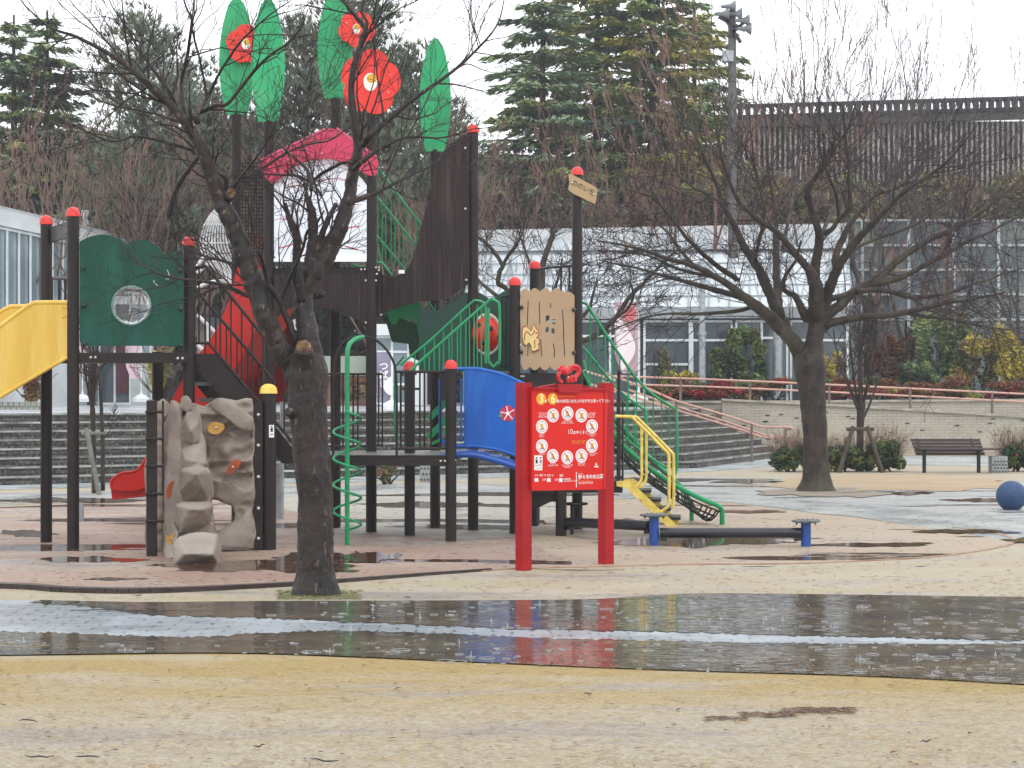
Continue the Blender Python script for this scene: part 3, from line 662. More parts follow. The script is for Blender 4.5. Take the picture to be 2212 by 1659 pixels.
hold([(489, 1016), (497, 1002), (510, 992), (520, 998), (515, 1010), (500, 1022), (492, 1024)], rw_Y - .06, orange, (503, 1009), .04)
hold([(358, 1068), (362, 1050), (374, 1038), (376, 1046), (372, 1074), (362, 1076)], rw_Y - .3, orange)
hold([(358, 1154), (362, 1160), (370, 1158), (375, 1152), (374, 1162), (368, 1166), (372, 1176), (364, 1176), (360, 1166)], rw_Y - .85, mustard)

# -- stairs from the left deck down to the low deck, with tube rails
Ys, Yf = YQ + .25, YQ + 1.15
stg = [(418, 764), (470, 764), (645, 985), (638, 1001), (610, 1001), (420, 792)]
mb = MB(); mb.plate(stg, Ys, .03); mb.build('stair_stringer', brown, ps)
mb = MB(); mb.plate([(HX, HY + (y - HY) * Ys / Yf) for HX, y in [(418 - 28, 764), (470 - 34, 764), (645 - 50, 985), (638 - 50, 1001), (610 - 50, 1001), (420 - 28, 792)]], Yf, .03); mb.build('stair_stringer', brown, ps)
mb = MB()
for i in range(6):
    t = (i + .5) / 6; a = W(440 + 185 * t, 775 + 215 * t, Ys + .02); b = a + Vector((-.42, Yf - Ys, 0)); mb.beam(a, b, .22, .04)
mb.build('stair_tread', brown, ps)
for k, (dy, dx, Y) in enumerate(((0, 0, Ys), (0, 0, Yf))):
    sc = Ys / Y; off = -62 if k else 0
    q = lambda x, y: W(x + off * .9, HY + (y - HY) * sc, Y)
    mb = MB(); mb.tube(smooth_line([q(420, 578), q(438, 577), q(452, 584), q(554, 708), q(632, 803), q(648, 830)], 5), .0165, 8)
    mb.tube(smooth_line([q(420, 741), q(446, 742), q(460, 752), q(560, 870), q(640, 965)], 5), .014, 8)
    for i in range(9):
        x = 430 + i * 23; t1 = 578 if x < 446 else 578 + (x - 446) * 1.215; t2 = 742 if x < 450 else 742 + (x - 450) * 1.19; mb.tube([q(x, t1), q(x, t2)], .009, 6, cap=False)
    mb.build('stair_railing', brown, ps, smooth=True)

# -- main tower
YT1, YT4 = GY(1150), GY(1138); YT2, YT3 = YT1 + .05, YT4 + .1
post(802, YT1, 246, cap=None); post(581, YT2, 262, cap=None); post(511, YT3, 246, cap=None); post(725, YT4, 212, cap=None)
YE, YU = GY(1137), GY(1146)
post(940, YE, 324, cap=None); post(1022, YU, 268)
post(885, GY(1158), 780, r=.055); post(974, GY(1170), 777, r=.055)
zT = EYE + (HY - 577) / F * YT1
deck([W(581, HY, YT2).xy, W(802, HY, YT1).xy, W(725, HY, YT4).xy, W(511, HY, YT3).xy], zT, .12)
bolts([W(x, y, YT1 - .08) for x, y in ((598, 578), (605, 578), (780, 582), (788, 582), (790, 606), (790, 697), (812, 578), (819, 578), (812, 606), (814, 592))], .012)
Yb = YT1 - .04
mb = MB(); mb.plate([(592, 592), (793, 592), (793, 700), (770, 690), (745, 678), (720, 670), (690, 664), (650, 660), (620, 668), (592, 690)], Yb, .03); mb.build('bark_panel', bark_panel, ps)
curve = [(1013, 288), (1000, 293), (978, 309), (955, 330), (940, 352), (934, 385), (925, 430), (915, 470), (905, 505), (893, 552), (880, 580), (862, 594), (842, 599), (826, 592), (815, 578), (812, 600)]
mb = MB(); mb.plate(smooth2(curve, 2) + [(812, 690), (828, 676), (846, 669), (872, 660), (905, 652), (948, 648), (970, 640), (988, 631), (1013, 612)], YU - .1, .03); bp = mb.build('bark_panel', bark_panel, ps)
bolts([W(x, y, YU - .115) for x, y in ((1005, 451), (1007, 605), (818, 584), (1005, 320), (823, 700 - 20))], .014, bolt, bp)
mb = MB(); mb.plate([(861, 583), (874, 583), (874, 591), (861, 591)], YU - .12, .004); mb.build('paper_label', wht, bp)
# white house-shaped panel (mascot picture left out), red strokes round it
Yw = YT1 - .05
arch = [(592, 400)] + [(x, 400 - 60 * math.sin(math.pi * (x - 592) / 200) ** .8) for x in range(600, 792, 8)] + [(792, 400)]
mb = MB(); mb.plate(arch + [(792, 560), (598, 560), (592, 552)], Yw, .025); wp = mb.build('white_panel', white_panel, ps)
wp['label'] = 'white gable panel with thin red strokes under a pink roof'
mb = MB(); mb.box((W(692, 561, Yw).x, Yw, W(692, 562, Yw).z), (M(200, Yw), .05, M(7, Yw))); mb.build('panel_sill', mat('white_trim', '#f5f7fa', '#eceff2', 2, .4), wp)
mb = MB()
for pl, w in ((((608, 474), (625, 471)), .010), (((602, 537), (634, 527)), .012), (((752, 492), (776, 488)), .012), (((747, 532), (774, 540)), .012), (((610, 445), (640, 445)), .008), (((748, 445), (775, 441)), .008),
              (((620, 400), (655, 385), (690, 392), (730, 384), (752, 390), (778, 402)), .007), (((612, 415), (640, 400), (668, 398)), .006)):
    for a, b in zip(pl[:-1], pl[1:]): mb.beam(W(*a, Yw - .002), W(*b, Yw - .002), .004, w, up=(0, 0, 1))
mb.build('red_strokes', inkred, wp)
bolts([W(x, y, Yw - .004) for x, y in ((602, 418), (602, 546), (786, 545), (786, 458))], .009, ink, wp)
roof = [(559, 358), (564, 350), (600, 331), (650, 307), (703, 283), (710, 278), (717, 277), (728, 281), (760, 302), (815, 344), (817, 352), (815, 372), (808, 380), (800, 380), (759, 361), (745, 352), (734, 347), (716, 343), (700, 342), (682, 343), (664, 347), (640, 357), (622, 369), (606, 384), (594, 393), (584, 396), (570, 380)]
mb = MB(); mb.plate(roof, Yw - .07, .05); rf = mb.build('pink_roof', pink_roof, ps)
mb = MB()
for a, b in (((564, 349), (703, 282)), ((728, 280), (815, 343))): mb.beam(W(*a, Yw - .02) + Vector((0, 0, .012)), W(*b, Yw - .02) + Vector((0, 0, .012)), .12, .02)
mb.build('lit_roof_edge', mat('lit_roof_pink', '#d65c7c', '#cf4c6f', 3, .35), rf)  # light on the roof's top edge, put in as a paler pink
bolts([W(x, y, Yw - .074) for x, y in ((622, 344), (696, 331), (780, 352), (660, 322))], .010, bolt, rf)
# camellia leaves and blossoms on tall posts
def leaf(x, ytop, ybot, w, Y, skew=0.):
    n = 14; L = []; Rr = []
    for i in range(n + 1):
        t = i / n; y = ytop + (ybot - ytop) * t; hw = w / 2 * (math.sin(math.pi * (.04 + t * .83)) ** .62 if t > 0 else .16)
        hw = max(hw, w * .03 if t < .5 else w * .17); cx = x + skew * (t - .5)
        L.append((cx - hw, y)); Rr.append((cx + hw, y))
    mb = MB(); mb.plate(L + Rr[::-1], Y - .05, .04); o = mb.build('leaf_sign', lgreen, ps, smooth=True)
    b = MB(); b.plate([(x - 2.2 + skew * -.3, ytop + 26), (x + skew * -.3 + 1, ytop + 26), (x + 1.6 + skew * .4, ybot - 4), (x - 1.6 + skew * .4, ybot - 4)], Y - .056, .008); b.build('leaf_vein', mat('vein_green', '#1a9a60', '#178a55', 3, .5), o)
leaf(511, -6, 247, 76, YT3); leaf(579, -4, 263, 72, YT2); leaf(723, -22, 213, 74, YT4); leaf(940, 83, 327, 68, YE, -2)
def blossom(x, y, r0, Y, rot=0., pet=5, squash=1.):
    out = []
    for i in range(90):
        a = 2 * math.pi * i / 90; rr = r0 * (.80 + .20 * abs(math.sin(pet * (a + rot) / 2)) ** .5)
        out.append((x + rr * math.cos(a) * squash, y - rr * math.sin(a)))
    mb = MB(); mb.plate(out, Y, .04); o = mb.build('blossom_sign', flower_red, ps)
    c = MB(); c.plate([(x + r0 * .23 * math.cos(t) * .9, y - r0 * .27 * math.sin(t)) for t in [i * math.pi / 14 for i in range(28)]], Y - .012, .012); c.build('blossom_centre', mat('centre_white', '#f2efe8', '#e9e4da', 5, .5), o)
    c = MB(); c.plate([(x + r0 * .04 + r0 * .17 * math.cos(t) * .9, y - r0 * .11 - r0 * .13 * math.sin(t)) for t in [i * math.pi / 14 for i in range(28)]], Y - .018, .006); c.build('blossom_stamen', mat('stamen_gold', '#dba92f', '#c99526', 5, .5), o)
    bolts([W(x + r0 * .62 * math.cos(R(t)), y - r0 * .62 * math.sin(R(t)), Y) for t in (20, 150, 330)], .009, bolt, o)
blossom(531, 95, 43, YT3 - .12, .3); blossom(770, 62, 40, YT4 - .15, .9); blossom(800, 177, 72, YT1 - .13, .5, squash=.92)
# lattice net between the left tower posts
mb = MB()
for i in range(9): x = 524 + i * 6; mb.tube([W(x, 350, YT2 + .4), W(x + 1, 560, YT2 + .4)], .007, 5)
for i in range(26): y = 352 + i * 8; mb.tube([W(520, y, YT2 + .4), W(576, y + 1, YT2 + .4)], .006, 5)
mb.build('lattice_net', brown, ps)
# white ribbed tunnel bowing out on the left of the tower
mb = MB()
for i in range(13):
    t = i / 12; bow = 78 * (1 - t) + 8; Y = YT3 + .1 + .7 * math.sin(t * 2.6)
    mb.tube(smooth_line([W(520 - 2 * t, 425, Y), W(505 - bow * .55, 460, Y), W(518 - bow, 530, Y), W(524 - bow * .7 + 10 * t, 580, Y), W(520, 640 + 4 * t, Y)], 4), .0095, 6)
for k in range(5):
    y = 445 + k * 40; f = (.55, .92, 1.0, .86, .5)[k]
    mb.tube(smooth_line([W(520 - (86 - 78 * t) * f, y, YT3 + .1 + .7 * math.sin(t * 2.6)) for t in (0, .3, .6, 1)], 3), .010, 6)
mb.build('ribbed_tunnel', white_steel, ps, smooth=True)
# white tube arches below it
mb = MB()
for pl in (((426, 576), (440, 556), (460, 545)), ((426, 590), (450, 570), (475, 563)), ((427, 622), (450, 611), (480, 607), (520, 612)), ((426, 680), (470, 722), (500, 742)), ((426, 745), (455, 770), (480, 790)), ((450, 700), (452, 800)),
           ((640, 716), (605, 760)), ((628, 760), (640, 716), (636, 690)), ((612, 696), (622, 720), (632, 740)), ((600, 770), (634, 745)), ((640, 775), (600, 748))):
    mb = MB(); mb.tube(smooth_line([W(x, y, YT3 + 1.2) for x, y in pl], 4) if len(pl) > 2 else [W(x, y, YT3 + 1.2) for x, y in pl], .021, 8)
    mb.build('white_climbing_tube', white_steel, ps, smooth=True)
# red spiral slide of the tower, ending by the rock wall
cl = [(600, 600, 22.7), (580, 680, 22.6), (540, 765, 22.6), (490, 830, 22.8), (445, 900, 23.1), (405, 975, 23.7), (350, 1046, 24.0), (250, 1062, 24.0)]
pc = smooth_line([W(*c) for c in cl], 5); mb = MB(); V = []; n = len(pc)
for i, p in enumerate(pc):
    t = (pc[min(i + 1, n - 1)] - pc[max(i - 1, 0)]).normalized(); s = Vector((.35, .93, 0)); s = (s - t * s.dot(t)).normalized(); u = s.cross(t); u = u if u.z > 0 else -u
    h = .34 if i < n * .4 else (.34 - .20 * (i - n * .4) / (n * .6)); w = .31
    V += [p - s * w + u * h, p - s * (w * .95), p - s * (w * .5) - u * .05, p + s * (w * .5) - u * .05, p + s * (w * .95), p + s * w + u * h,
          p + s * (w + .03) + u * h, p + s * (w + .03) - u * .09, p - s * (w + .03) - u * .09, p - s * (w + .03) + u * h]
Fc = [(i * 10 + j, i * 10 + (j + 1) % 10, (i + 1) * 10 + (j + 1) % 10, (i + 1) * 10 + j) for i in range(n - 1) for j in range(10)]
mb.add(V, Fc); rs = mb.build('red_slide', red, ps, smooth=True)
rs['label'] = 'red plastic chute descending to the left behind the rock wall'
mb = MB(); mb.plate([(548, 604), (575, 592), (600, 640), (628, 700), (640, 790), (610, 868), (430, 868), (398, 862), (455, 790), (505, 700)], 23.1, .05); mb.build('slide_side', mat('dark_red_plastic', '#8a1711', '#76130e', 1.4, .4, spec=.3), rs)
mb = MB(); mb.plate(smooth2([(241, 1058), (240, 1040), (252, 1028), (266, 1021), (288, 1019), (302, 1010), (318, 984)], 4) + smooth2([(318, 1046), (306, 1056), (290, 1060), (270, 1060), (241, 1058)], 4)[:-1], 23.6, .03); mb.plate([(266, 1062), (318, 1062), (318, 1068), (270, 1068)], 23.7, .3)
mb.tube(smooth_line([W(x, y, 23.6) for x, y in ((241, 1056), (240, 1040), (252, 1028), (266, 1021), (288, 1019), (302, 1010), (318, 984))], 4), .014, 8); mb.build('slide_lip', red, rs, smooth=True)
mb = MB(); a = G(278, 1090); mb.box((a.x, 24, .09), (.09, .09, .2)); mb.build('slide_foot', galv, rs)
mb = MB(); a = W(604, HY, GY(1121)); mb.tube([(a.x, a.y, -.05), (a.x, a.y, EYE + (HY - 1000) / F * a.y)], .052, 16); mb.tube([(a.x + .03, a.y, EYE + (HY - 1000) / F * a.y), (a.x + .03, a.y, EYE + (HY - 812) / F * a.y)], .026, 12); mb.build('slide_support', galv, ps, smooth=True)
mb = MB()
for i in range(4): mb.tube([W(548 + i * 9, 500 + i * 6, 22.3), W(548 + i * 9, 585, 22.3)], .009, 6)
mb.tube([W(545, 585, 22.3), W(600, 580, 22.3)], .012, 6); mb.build('slide_guard_rail', red, rs)
# green guard rails on the right of the tower
def green_rail(lines, bars, r=.012, rb=.008, name='green_railing', m=green):
    mb = MB()
    for pl, Y in lines: mb.tube(smooth_line([W(x, y, Y) for x, y in pl], 4) if len(pl) > 2 else [W(x, y, Y) for x, y in pl], r, 8)
    for x, a, b, Y in bars: mb.tube([W(x, a, Y), W(x, b, Y)], rb, 6, cap=False)
    return mb.build(name, m, ps, smooth=True)
Yg = YE - .25
ln = lambda x: 362 + (x - 818) * 1.38
green_rail([(((812, 354), (820, 366), (868, 432), (915, 492)), Yg), (((815, 426), (860, 482), (898, 530)), Yg), (((813, 510), (818, 514), (840, 540), (876, 584)), Yg)],
           [(x, ln(x) if x < 912 else 500, 570, Yg) for x in (816, 833, 845, 863, 880, 899)] + [(826, 440, 570, Yg + .3), (853, 478, 575, Yg + .3), (872, 500, 572, Yg + .3), (890, 524, 560, Yg + .3)])
green_rail([(((812, 567), (824, 568), (832, 576), (846, 594)), YU + .1), (((762, 571), (772, 576), (790, 577)), YT1 + .1)], [], .014)
# green moulded stairs under the bark panel, down to the middle deck
Yst = YU + .35
wavy = [(835, 676), (850, 660), (905, 650), (916, 690), (930, 712), (940, 720), (958, 746), (973, 768), (976, 800), (955, 802), (936, 792), (936, 772), (934, 748), (930, 738), (918, 736), (906, 732), (903, 716), (900, 702), (886, 692), (874, 690), (862, 686), (856, 700), (846, 700)]
mb = MB(); mb.plate(wavy, Yst, .05); gs = mb.build('green_stairs', mat('moulded_green', '#0c7f4c', '#0a6c40', 2, .4), ps)
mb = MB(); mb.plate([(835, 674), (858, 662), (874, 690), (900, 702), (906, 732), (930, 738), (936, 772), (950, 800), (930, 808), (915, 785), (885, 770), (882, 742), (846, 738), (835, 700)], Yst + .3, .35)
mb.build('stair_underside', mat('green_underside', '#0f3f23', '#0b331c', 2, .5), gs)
# guard railings of the middle deck (steep green bars) and the rising twin rail
YR1, YR2, YR3 = GY(1153), GY(1134), GY(1143)
green_rail([(((865, 790), (872, 782), (930, 735), (1015, 657), (1030, 650), (1043, 654), (1049, 670), (1049, 785)), GY(1158) - .1)],
           [(x, (782 - (x - 872) * .865) if x < 1012 else 658, 800, GY(1158) - .1) for x in (896, 917, 938, 958, 976, 995, 1014, 1031)], .013, .008)
green_rail([(((887, 800), (920, 770), (1050, 655), (1062, 648), (1073, 652), (1079, 668), (1079, 775), (1074, 784), (1066, 792), (1058, 784), (1055, 772), (1055, 665)), GY(1160) - .25)],
           [(x, (770 - (x - 920) * .885), 805, GY(1160) - .25) for x in (927, 949, 970, 988, 1006, 1024, 1040)], .0145, .008)
green_rail([(((905, 655), (930, 690), (985, 765), (1000, 770)), YE - .6), (((925, 652), (950, 690), (952, 700)), YE - .6), (((872, 770), (860, 786), (853, 805), (853, 935), (860, 955), (872, 960), (905, 960)), YE)],
           [(x, 655, 800, YE - .6) for x in (912, 940, 962, 984, 1000)], .011, .007)
# low green rail steps seen through the bars
mb = MB()
for a, b in (((925, 945), (985, 885)), ((925, 905), (985, 850))): mb.beam(W(*a, YE - .2), W(*b, YE - .2), .02, .07)
for i in range(3): mb.beam(W(930 + i * 20, 960 - i * 22, YE - .2), W(950 + i * 20, 950 - i * 22, YE - .2), .3, .03)
mb.build('low_green_steps', green, ps)

# dark green panels with scalloped top and ladybird ball
mb = MB()
hl = [(1052 + 26 * math.cos(t), 722 - 40 * math.sin(t)) for t in [i * math.pi / 16 for i in range(32)]]
sc_out = [(905, 700), (905, 668), (918, 664), (940, 672), (958, 664), (975, 652), (990, 640), (1004, 632), (1022, 631), (1036, 632), (1050, 640), (1062, 651), (1072, 640), (1086, 630), (1100, 627), (1112, 626), (1112, 802), (905, 802)]
mb.plate(sc_out, YR1 + .5, .025, [hl]); gp2 = mb.build('green_panel', mat('deep_green_panel', '#063f31', '#04362a', 2, .35), ps)
b = MB(); c = W(1050, 722, YR1 + .5); prof = [(max(.001, M(33, c.y) * math.sin(t)), -M(38, c.y) * math.cos(t)) for t in [i * math.pi / 14 for i in range(15)]]
b.lathe(c, prof, 28); lb = b.build('ladybird_ball', mat('ladybird_red', '#d8281d', '#c0211a', 2, .3), gp2, smooth=True)
b = MB(); cc = c
for ax, az in ((18, 18), (-60, -20), (-10, -30), (60, -10), (-35, 30)):
    dv = Vector((math.sin(R(ax)) * math.cos(R(az)) * M(33, c.y), -math.cos(R(ax)) * math.cos(R(az)) * M(33, c.y), math.sin(R(az)) * M(38, c.y)))
    b.ball(c + dv * .97, M(6, c.y), 8)
b.build('ladybird_spots', ink, gp2, smooth=True)
b = MB(); b.tube([W(1052 + 29 * math.cos(t), 722 - 43 * math.sin(t), YR1 + .47) for t in [i * math.pi / 16 for i in range(33)]], .016, 8); b.build('round_frame', mat('cream_ring', '#cfc9bc', '#b9b2a3', 5, .4), gp2, smooth=True)
mb = MB()
for x in (1092, 1102): mb.tube(smooth_line([W(x - 4, 792, YR1 + .2), W(x - 8, 780, YR1 + .2), W(x - 8, 655, YR1 + .2), W(x - 4, 641, YR1 + .2), W(x + 12, 638, YR1 + .2)], 4), .011, 8)
mb.build('railing', brown, ps, smooth=True)
# right (middle) deck with tan panel
post(1112, YR1, 598); post(1155, YR2, 563); post(1247, YR3, 360)
zM = EYE + (HY - 806) / F * YR1
deck([W(1112, HY, YR1).xy, W(1247, HY, YR1 + .1).xy, W(1240, HY, YR2 + .6).xy, W(1040, HY, YR2).xy, W(1040, HY, YR1 + .6).xy], zM, .16)
bolts([W(x, y, YR1 - .03) for x, y in ((1126, 813), (1131, 813), (1228, 815), (1233, 815))], .011)
out = [(1124, 630)]
for a, b, h in ((1124, 1144, 7), (1144, 1166, 8), (1166, 1190, 9), (1190, 1214, 8), (1214, 1240, 6)):
    yb = {1124: 630, 1144: 630, 1166: 631, 1190: 630, 1214: 634}[a]
    out += [(a + (b - a) * t, yb + (3 if a > 1200 else 0) * t - h * math.sin(math.pi * t)) for t in (.2, .4, .6, .8)] + [(b, yb + (3 if a > 1200 else 0))]
low = [(1241, 786), (1236, 796)]
for b, a in ((1211, 1188), (1188, 1166), (1166, 1144), (1144, 1125)): low += [(b, 792)] + [(b + (a - b) * t, 792 + 8 * math.sin(math.pi * t)) for t in (.25, .5, .75)]
low = [(1241, 640 + 0)] and [(1241, 640), (1241, 786), (1234, 794), (1222, 796)] + low[2:] + [(1125, 785)]
holes = [[(1179, 682), (1187, 681), (1187, 694), (1182, 696), (1179, 694)], [(1193, 690), (1199, 689), (1201, 698), (1195, 701), (1192, 697)], [(1179, 707), (1185, 705), (1186, 715), (1181, 719), (1178, 716)], [(1191, 709), (1197, 709), (1199, 717), (1196, 721), (1191, 719)]]
mb = MB(); mb.plate(out + low, YR1 - .02, .02, holes); tp = mb.build('tan_panel', tan, ps)
tp['label'] = 'tan wood-plank panel with wavy edges and a squirrel'
mb = MB()
for a, b in (((1141, 650), (1139, 703)), ((1165, 652), (1166, 700)), ((1189, 655), (1190, 665)), ((1215, 669), (1218, 720)), ((1217, 718), (1220, 770)), ((1168, 733), (1170, 770)), ((1195, 742), (1198, 757)), ((1198, 757), (1197, 772)), ((1141, 748), (1140, 769))):
    mb.beam(W(*a, YR1 - .021), W(*b, YR1 - .021), .008, .004, up=(0, 1, 0))
mb.build('plank_groove', ink, tp)
sq = [(1128, 712), (1130, 706), (1136, 705), (1142, 709), (1147, 716), (1151, 709), (1154, 699), (1157, 707), (1162, 713), (1164, 720), (1161, 727), (1158, 730), (1164, 733), (1166, 740), (1162, 744), (1164, 748), (1164, 755), (1153, 760), (1149, 758), (1148, 748), (1143, 740), (1140, 742), (1136, 747), (1131, 742), (1128, 730)]
mb = MB(); mb.plate([(x * 1.03 - 1146 * .03, y * 1.03 - 730 * .03) for x, y in sq], YR1 - .035, .015); mb.build('squirrel_edge', mat('squirrel_red', '#a9331f', '#96291a', 4, .5), tp)
mb = MB(); mb.plate([(1146 + (x - 1146) * .95, 730 + (y - 730) * .95) for x, y in sq], YR1 - .048, .013); sqo = mb.build('squirrel', mat('squirrel_yellow', '#e6cf8a', '#dcc27a', 4, .5), tp)
mb = MB()
for pl in (((1133, 735), (1134, 722), (1139, 716), (1145, 723), (1151, 722), (1155, 712)), ((1158, 735), (1154, 738), (1156, 746), (1153, 751)),): mb.tube([W(x, y, YR1 - .049) for x, y in smooth2(pl, 3)], .0045, 5)
mb.ball(W(1158.5, 719, YR1 - .05), .010, 6); mb.build('squirrel_lines', MATS['squirrel_red'], tp)
bolts([W(x, y, YR1 - .035) for x, y in ((1126, 664), (1240, 669), (1126, 760), (1240, 762))], .023, mat('brown_bolt', '#3b2c22', '#2d211a', 9, .35), tp)
mb = MB(); mb.tube([W(1162, 582, YR2 - .2), W(1185, 578, YR2 - .4), W(1240, 574, YR3)], .013, 8); 
for x in (1212, 1230, 1238): mb.tube([W(x, 577, YR3 + .2), W(x, 640, YR3 + .2)], .011, 8)
mb.build('railing', brown, ps, smooth=True)
# tilted name board on the tall post
nb = [(1228, 378), (1230, 375), (1233, 375), (1287, 404), (1291, 409), (1289, 424), (1286, 441), (1238, 418), (1227, 409), (1230, 394)]
mb = MB(); mb.plate(nb, YR3 - .1, .025); bo = mb.build('name_board', mat('board_tan', '#b3966f', '#a68a64', 3, .5), ps)
bo['label'] = 'tan tilted board with hiragana lettering on the tall post'
bolts([W(1236, 395, YR3 - .11), W(1282, 420, YR3 - .11)], .012, bolt, bo)
def text_mb(s, mb, origin, ux, uz, size, align='LEFT', sx=1., bold=0., mi=0, spacing=1.):
    cu = bpy.data.curves.new('t', 'FONT'); cu.body = s; cu.size = 1; cu.align_x = align; cu.align_y = 'CENTER'; cu.fill_mode = 'FRONT'; cu.resolution_u = 3; cu.offset = bold; cu.space_character = spacing
    o = bpy.data.objects.new('t', cu); COL.objects.link(o); bpy.context.view_layer.update()
    me = bpy.data.meshes.new_from_object(o.evaluated_get(bpy.context.evaluated_depsgraph_get()))
    ux = Vector(ux).normalized(); uz = Vector(uz).normalized(); og = Vector(origin)
    mb.add([og + ux * v.co.x * size * sx + uz * v.co.y * size for v in me.vertices], [tuple(p.vertices) for p in me.polygons], mi)
    bpy.data.objects.remove(o); bpy.data.curves.remove(cu); bpy.data.meshes.remove(me)
tb = MB(); a, b = W(1237, 395, YR3 - .104), W(1282, 418, YR3 - .104); ux = (b - a).normalized(); text_mb('ののいち', tb, (a + b) / 2 + Vector((0, 0, .004)), ux, Vector((-ux.z, 0, ux.x)), .072, 'CENTER', bold=.014, sx=.95)
tb.build('lettering', mat('board_ink', '#574834', '#574834', 3, .6), bo)

# -- low deck with spiral climber, arch and railing
YA = GY(1170); YB = GY(1158)
z0 = .855
ld = deck([W(640, HY, YA + .1).xy, W(960, HY, YA + .02).xy, W(978, HY, YA).xy, W(1000, HY, YU).xy, W(885, HY, YU + .2).xy, W(650, HY, YT1 + .2).xy], z0, .07)
ld['label'] = 'low brown deck, its worn top wet and pale'
mb = MB(); Vt = [Vector((x, y, z0 + .004)) for x, y in [tuple(W(645, HY, YA + .12).xy), tuple(W(960, HY, YA + .05).xy), tuple(W(990, HY, YU - .02).xy), tuple(W(885, HY, YU + .17).xy), tuple(W(655, HY, YT1 + .17).xy)]]
mb.add(Vt, [(0, 1, 2, 3, 4)]); mb.build('deck_mat', mat('wet_deck_top', '#8f8d8b', '#77706b', 6, .25, .2, 30), ld)
bolts([W(x, 1002 - 8, YA - .02) for x in (951 + 23, 960 + 23)], .013)
mb = MB(); mb.beam(W(640, 998, YA + .02), W(966, 998, YA), .05, .07); mb.build('deck_beam', brown, ps)
bolts([W(x, 996, YA - .03) for x in (952, 961)], .013)
def railing(x0, x1, ytop, ybot, Y, bars, r=.013, name='railing', m=brown):
    mb = MB(); mb.tube([W(x0, ytop, Y), W(x1, ytop, Y)], r, 8); mb.tube([W(x0, ybot, Y), W(x1, ybot, Y)], r, 8)
    for x in bars: mb.tube([W(x, ytop, Y), W(x, ybot, Y)], r * .75, 6, cap=False)
    return mb.build(name, m, ps, smooth=True)
railing(857, 964, 803, 969, YA + .03, (866, 876, 907, 917, 931, 952), .014)
railing(690, 794, 808, 964, YT1 + .1, (728, 741, 752, 763, 773))
railing(808, 826, 808, 962, YT1 + .3, (818, 826)); 
mb = MB(); mb.tube(smooth_line([W(x, y, YA) for x, y in [(720, 990), (720, 900), (721, 800), (724, 778), (736, 748), (756, 731), (778, 727), (800, 730), (822, 742), (842, 766), (854, 798), (857, 860), (857, 990)]], 5), .013, 10); mb.build('entry_arch', brown, ps, smooth=True)
for x, y in ((868, 838), (868, 945), (893, 838), (893, 945)): pass
# perforated plastic infill by the back post
mb = MB()
for x in (866, 880): mb.tube(smooth_line([W(x + 6, 966, YB + .1), W(x, 955, YB + .1), W(x, 820, YB + .1), W(x + 6, 810, YB + .1), W(x + 20, 808, YB + .1)], 4), .010, 8)
for y in (840, 935): mb.tube([W(866, y, YB + .1), W(905, y, YB + .1)], .013, 8)
mb.build('railing', black, ps, smooth=True)
# spiral climber
Yc = GY(1178); p = W(750, HY, Yc)
mb = MB(); mb.tube([(p.x, p.y, -.05), (p.x, p.y, W(0, 775, Yc).z)] + [W(x, y, Yc + dy) for x, y, dy in ((751, 756, 0), (755, 743, .05), (763, 735, .12), (774, 730, .2), (784, 728, .3))], .0235, 14)
spc = mb.build('spiral_climber', green, ps, smooth=True)
mb = MB(); H = []
for i in range(0, 4 * 24 + 14):
    a = i * 2 * math.pi / 24; H.append(Vector((p.x + .135 * math.sin(a + .0), p.y - .135 * math.cos(a), W(0, 889 + i * 57.2 / 24, Yc).z)))
mb.tube([Vector((p.x, p.y, H[0].z))] + H + [Vector((p.x, p.y, H[-1].z - .02))], .0125, 8); mb.build('spiral_step', green, spc, smooth=True)

# -- blue arched bridge
Yn, Yv = YA + .12, YA + .95
topc = [(986, 797), (1008, 797), (1030, 797), (1052, 801), (1070, 805), (1092, 812), (1110, 820), (1140, 834), (1170, 852)]
botc = [(986, 964), (1008, 964), (1030, 964), (1052, 967), (1070, 970), (1092, 976), (1114, 984), (1140, 997), (1170, 1014)]
mb = MB(); mb.plate(smooth2([(1004, 797)] + topc[2:], 2) + smooth2([(1004, 964)] + botc[2:], 2)[::-1], Yn, .03); mb.tube(smooth_line([W(x, y, Yn + .015) for x, y in topc], 3), .021, 10); mb.tube(smooth_line([W(x, y, Yn + .015) for x, y in botc], 3), .019, 10)
mb.tube([W(1005, 797, Yn - .01), W(1005, 964, Yn - .01)], .012, 8)
bb = mb.build('bridge_panel', blue, ps, smooth=True); bb['label'] = 'royal blue curved bridge side with a small camellia picture'
low = [(962, 990), (986, 983), (1010, 982), (1030, 984), (1070, 994), (1114, 1008), (1140, 1019), (1165, 1032)]
mb = MB(); mb.tube(smooth_line([W(x, y, Yn + .03) for x, y in low], 4), .032, 12); mb.tube(smooth_line([W(x + 4, y - 6, Yv) for x, y in low], 4), .028, 10)
for i in range(9):
    x, y = smooth2(low, 1)[min(i, 7)]; 
    if i < 8: mb.beam(W(x, y - 4, Yn + .03), W(x, y - 4, Yn + .03) + Vector((0, .8, 0)), .14, .03)
mb.build('bridge_deck', mat('blue_tube', '#1a55b0', '#154a9c', 2, .3), ps, smooth=True)
mb = MB(); mb.tube(smooth_line([W(x - 32, HY + (y - 2 - HY) * Yn / Yv, Yv) for x, y in topc], 3), .021, 10); mb.tube(smooth_line([W(x, y, Yv) for x, y in ((951, 818), (951, 930), (953, 948), (962, 958), (975, 962), (985, 962))], 4), .018, 8)
mb.tube([W(976, 808, Yv), W(976, 962, Yv)], .011, 8); mb.tube([W(996, 818, Yv - .2), W(996, 955, Yv - .2)], .010, 8); mb.build('bridge_railing', blue, ps, smooth=True)
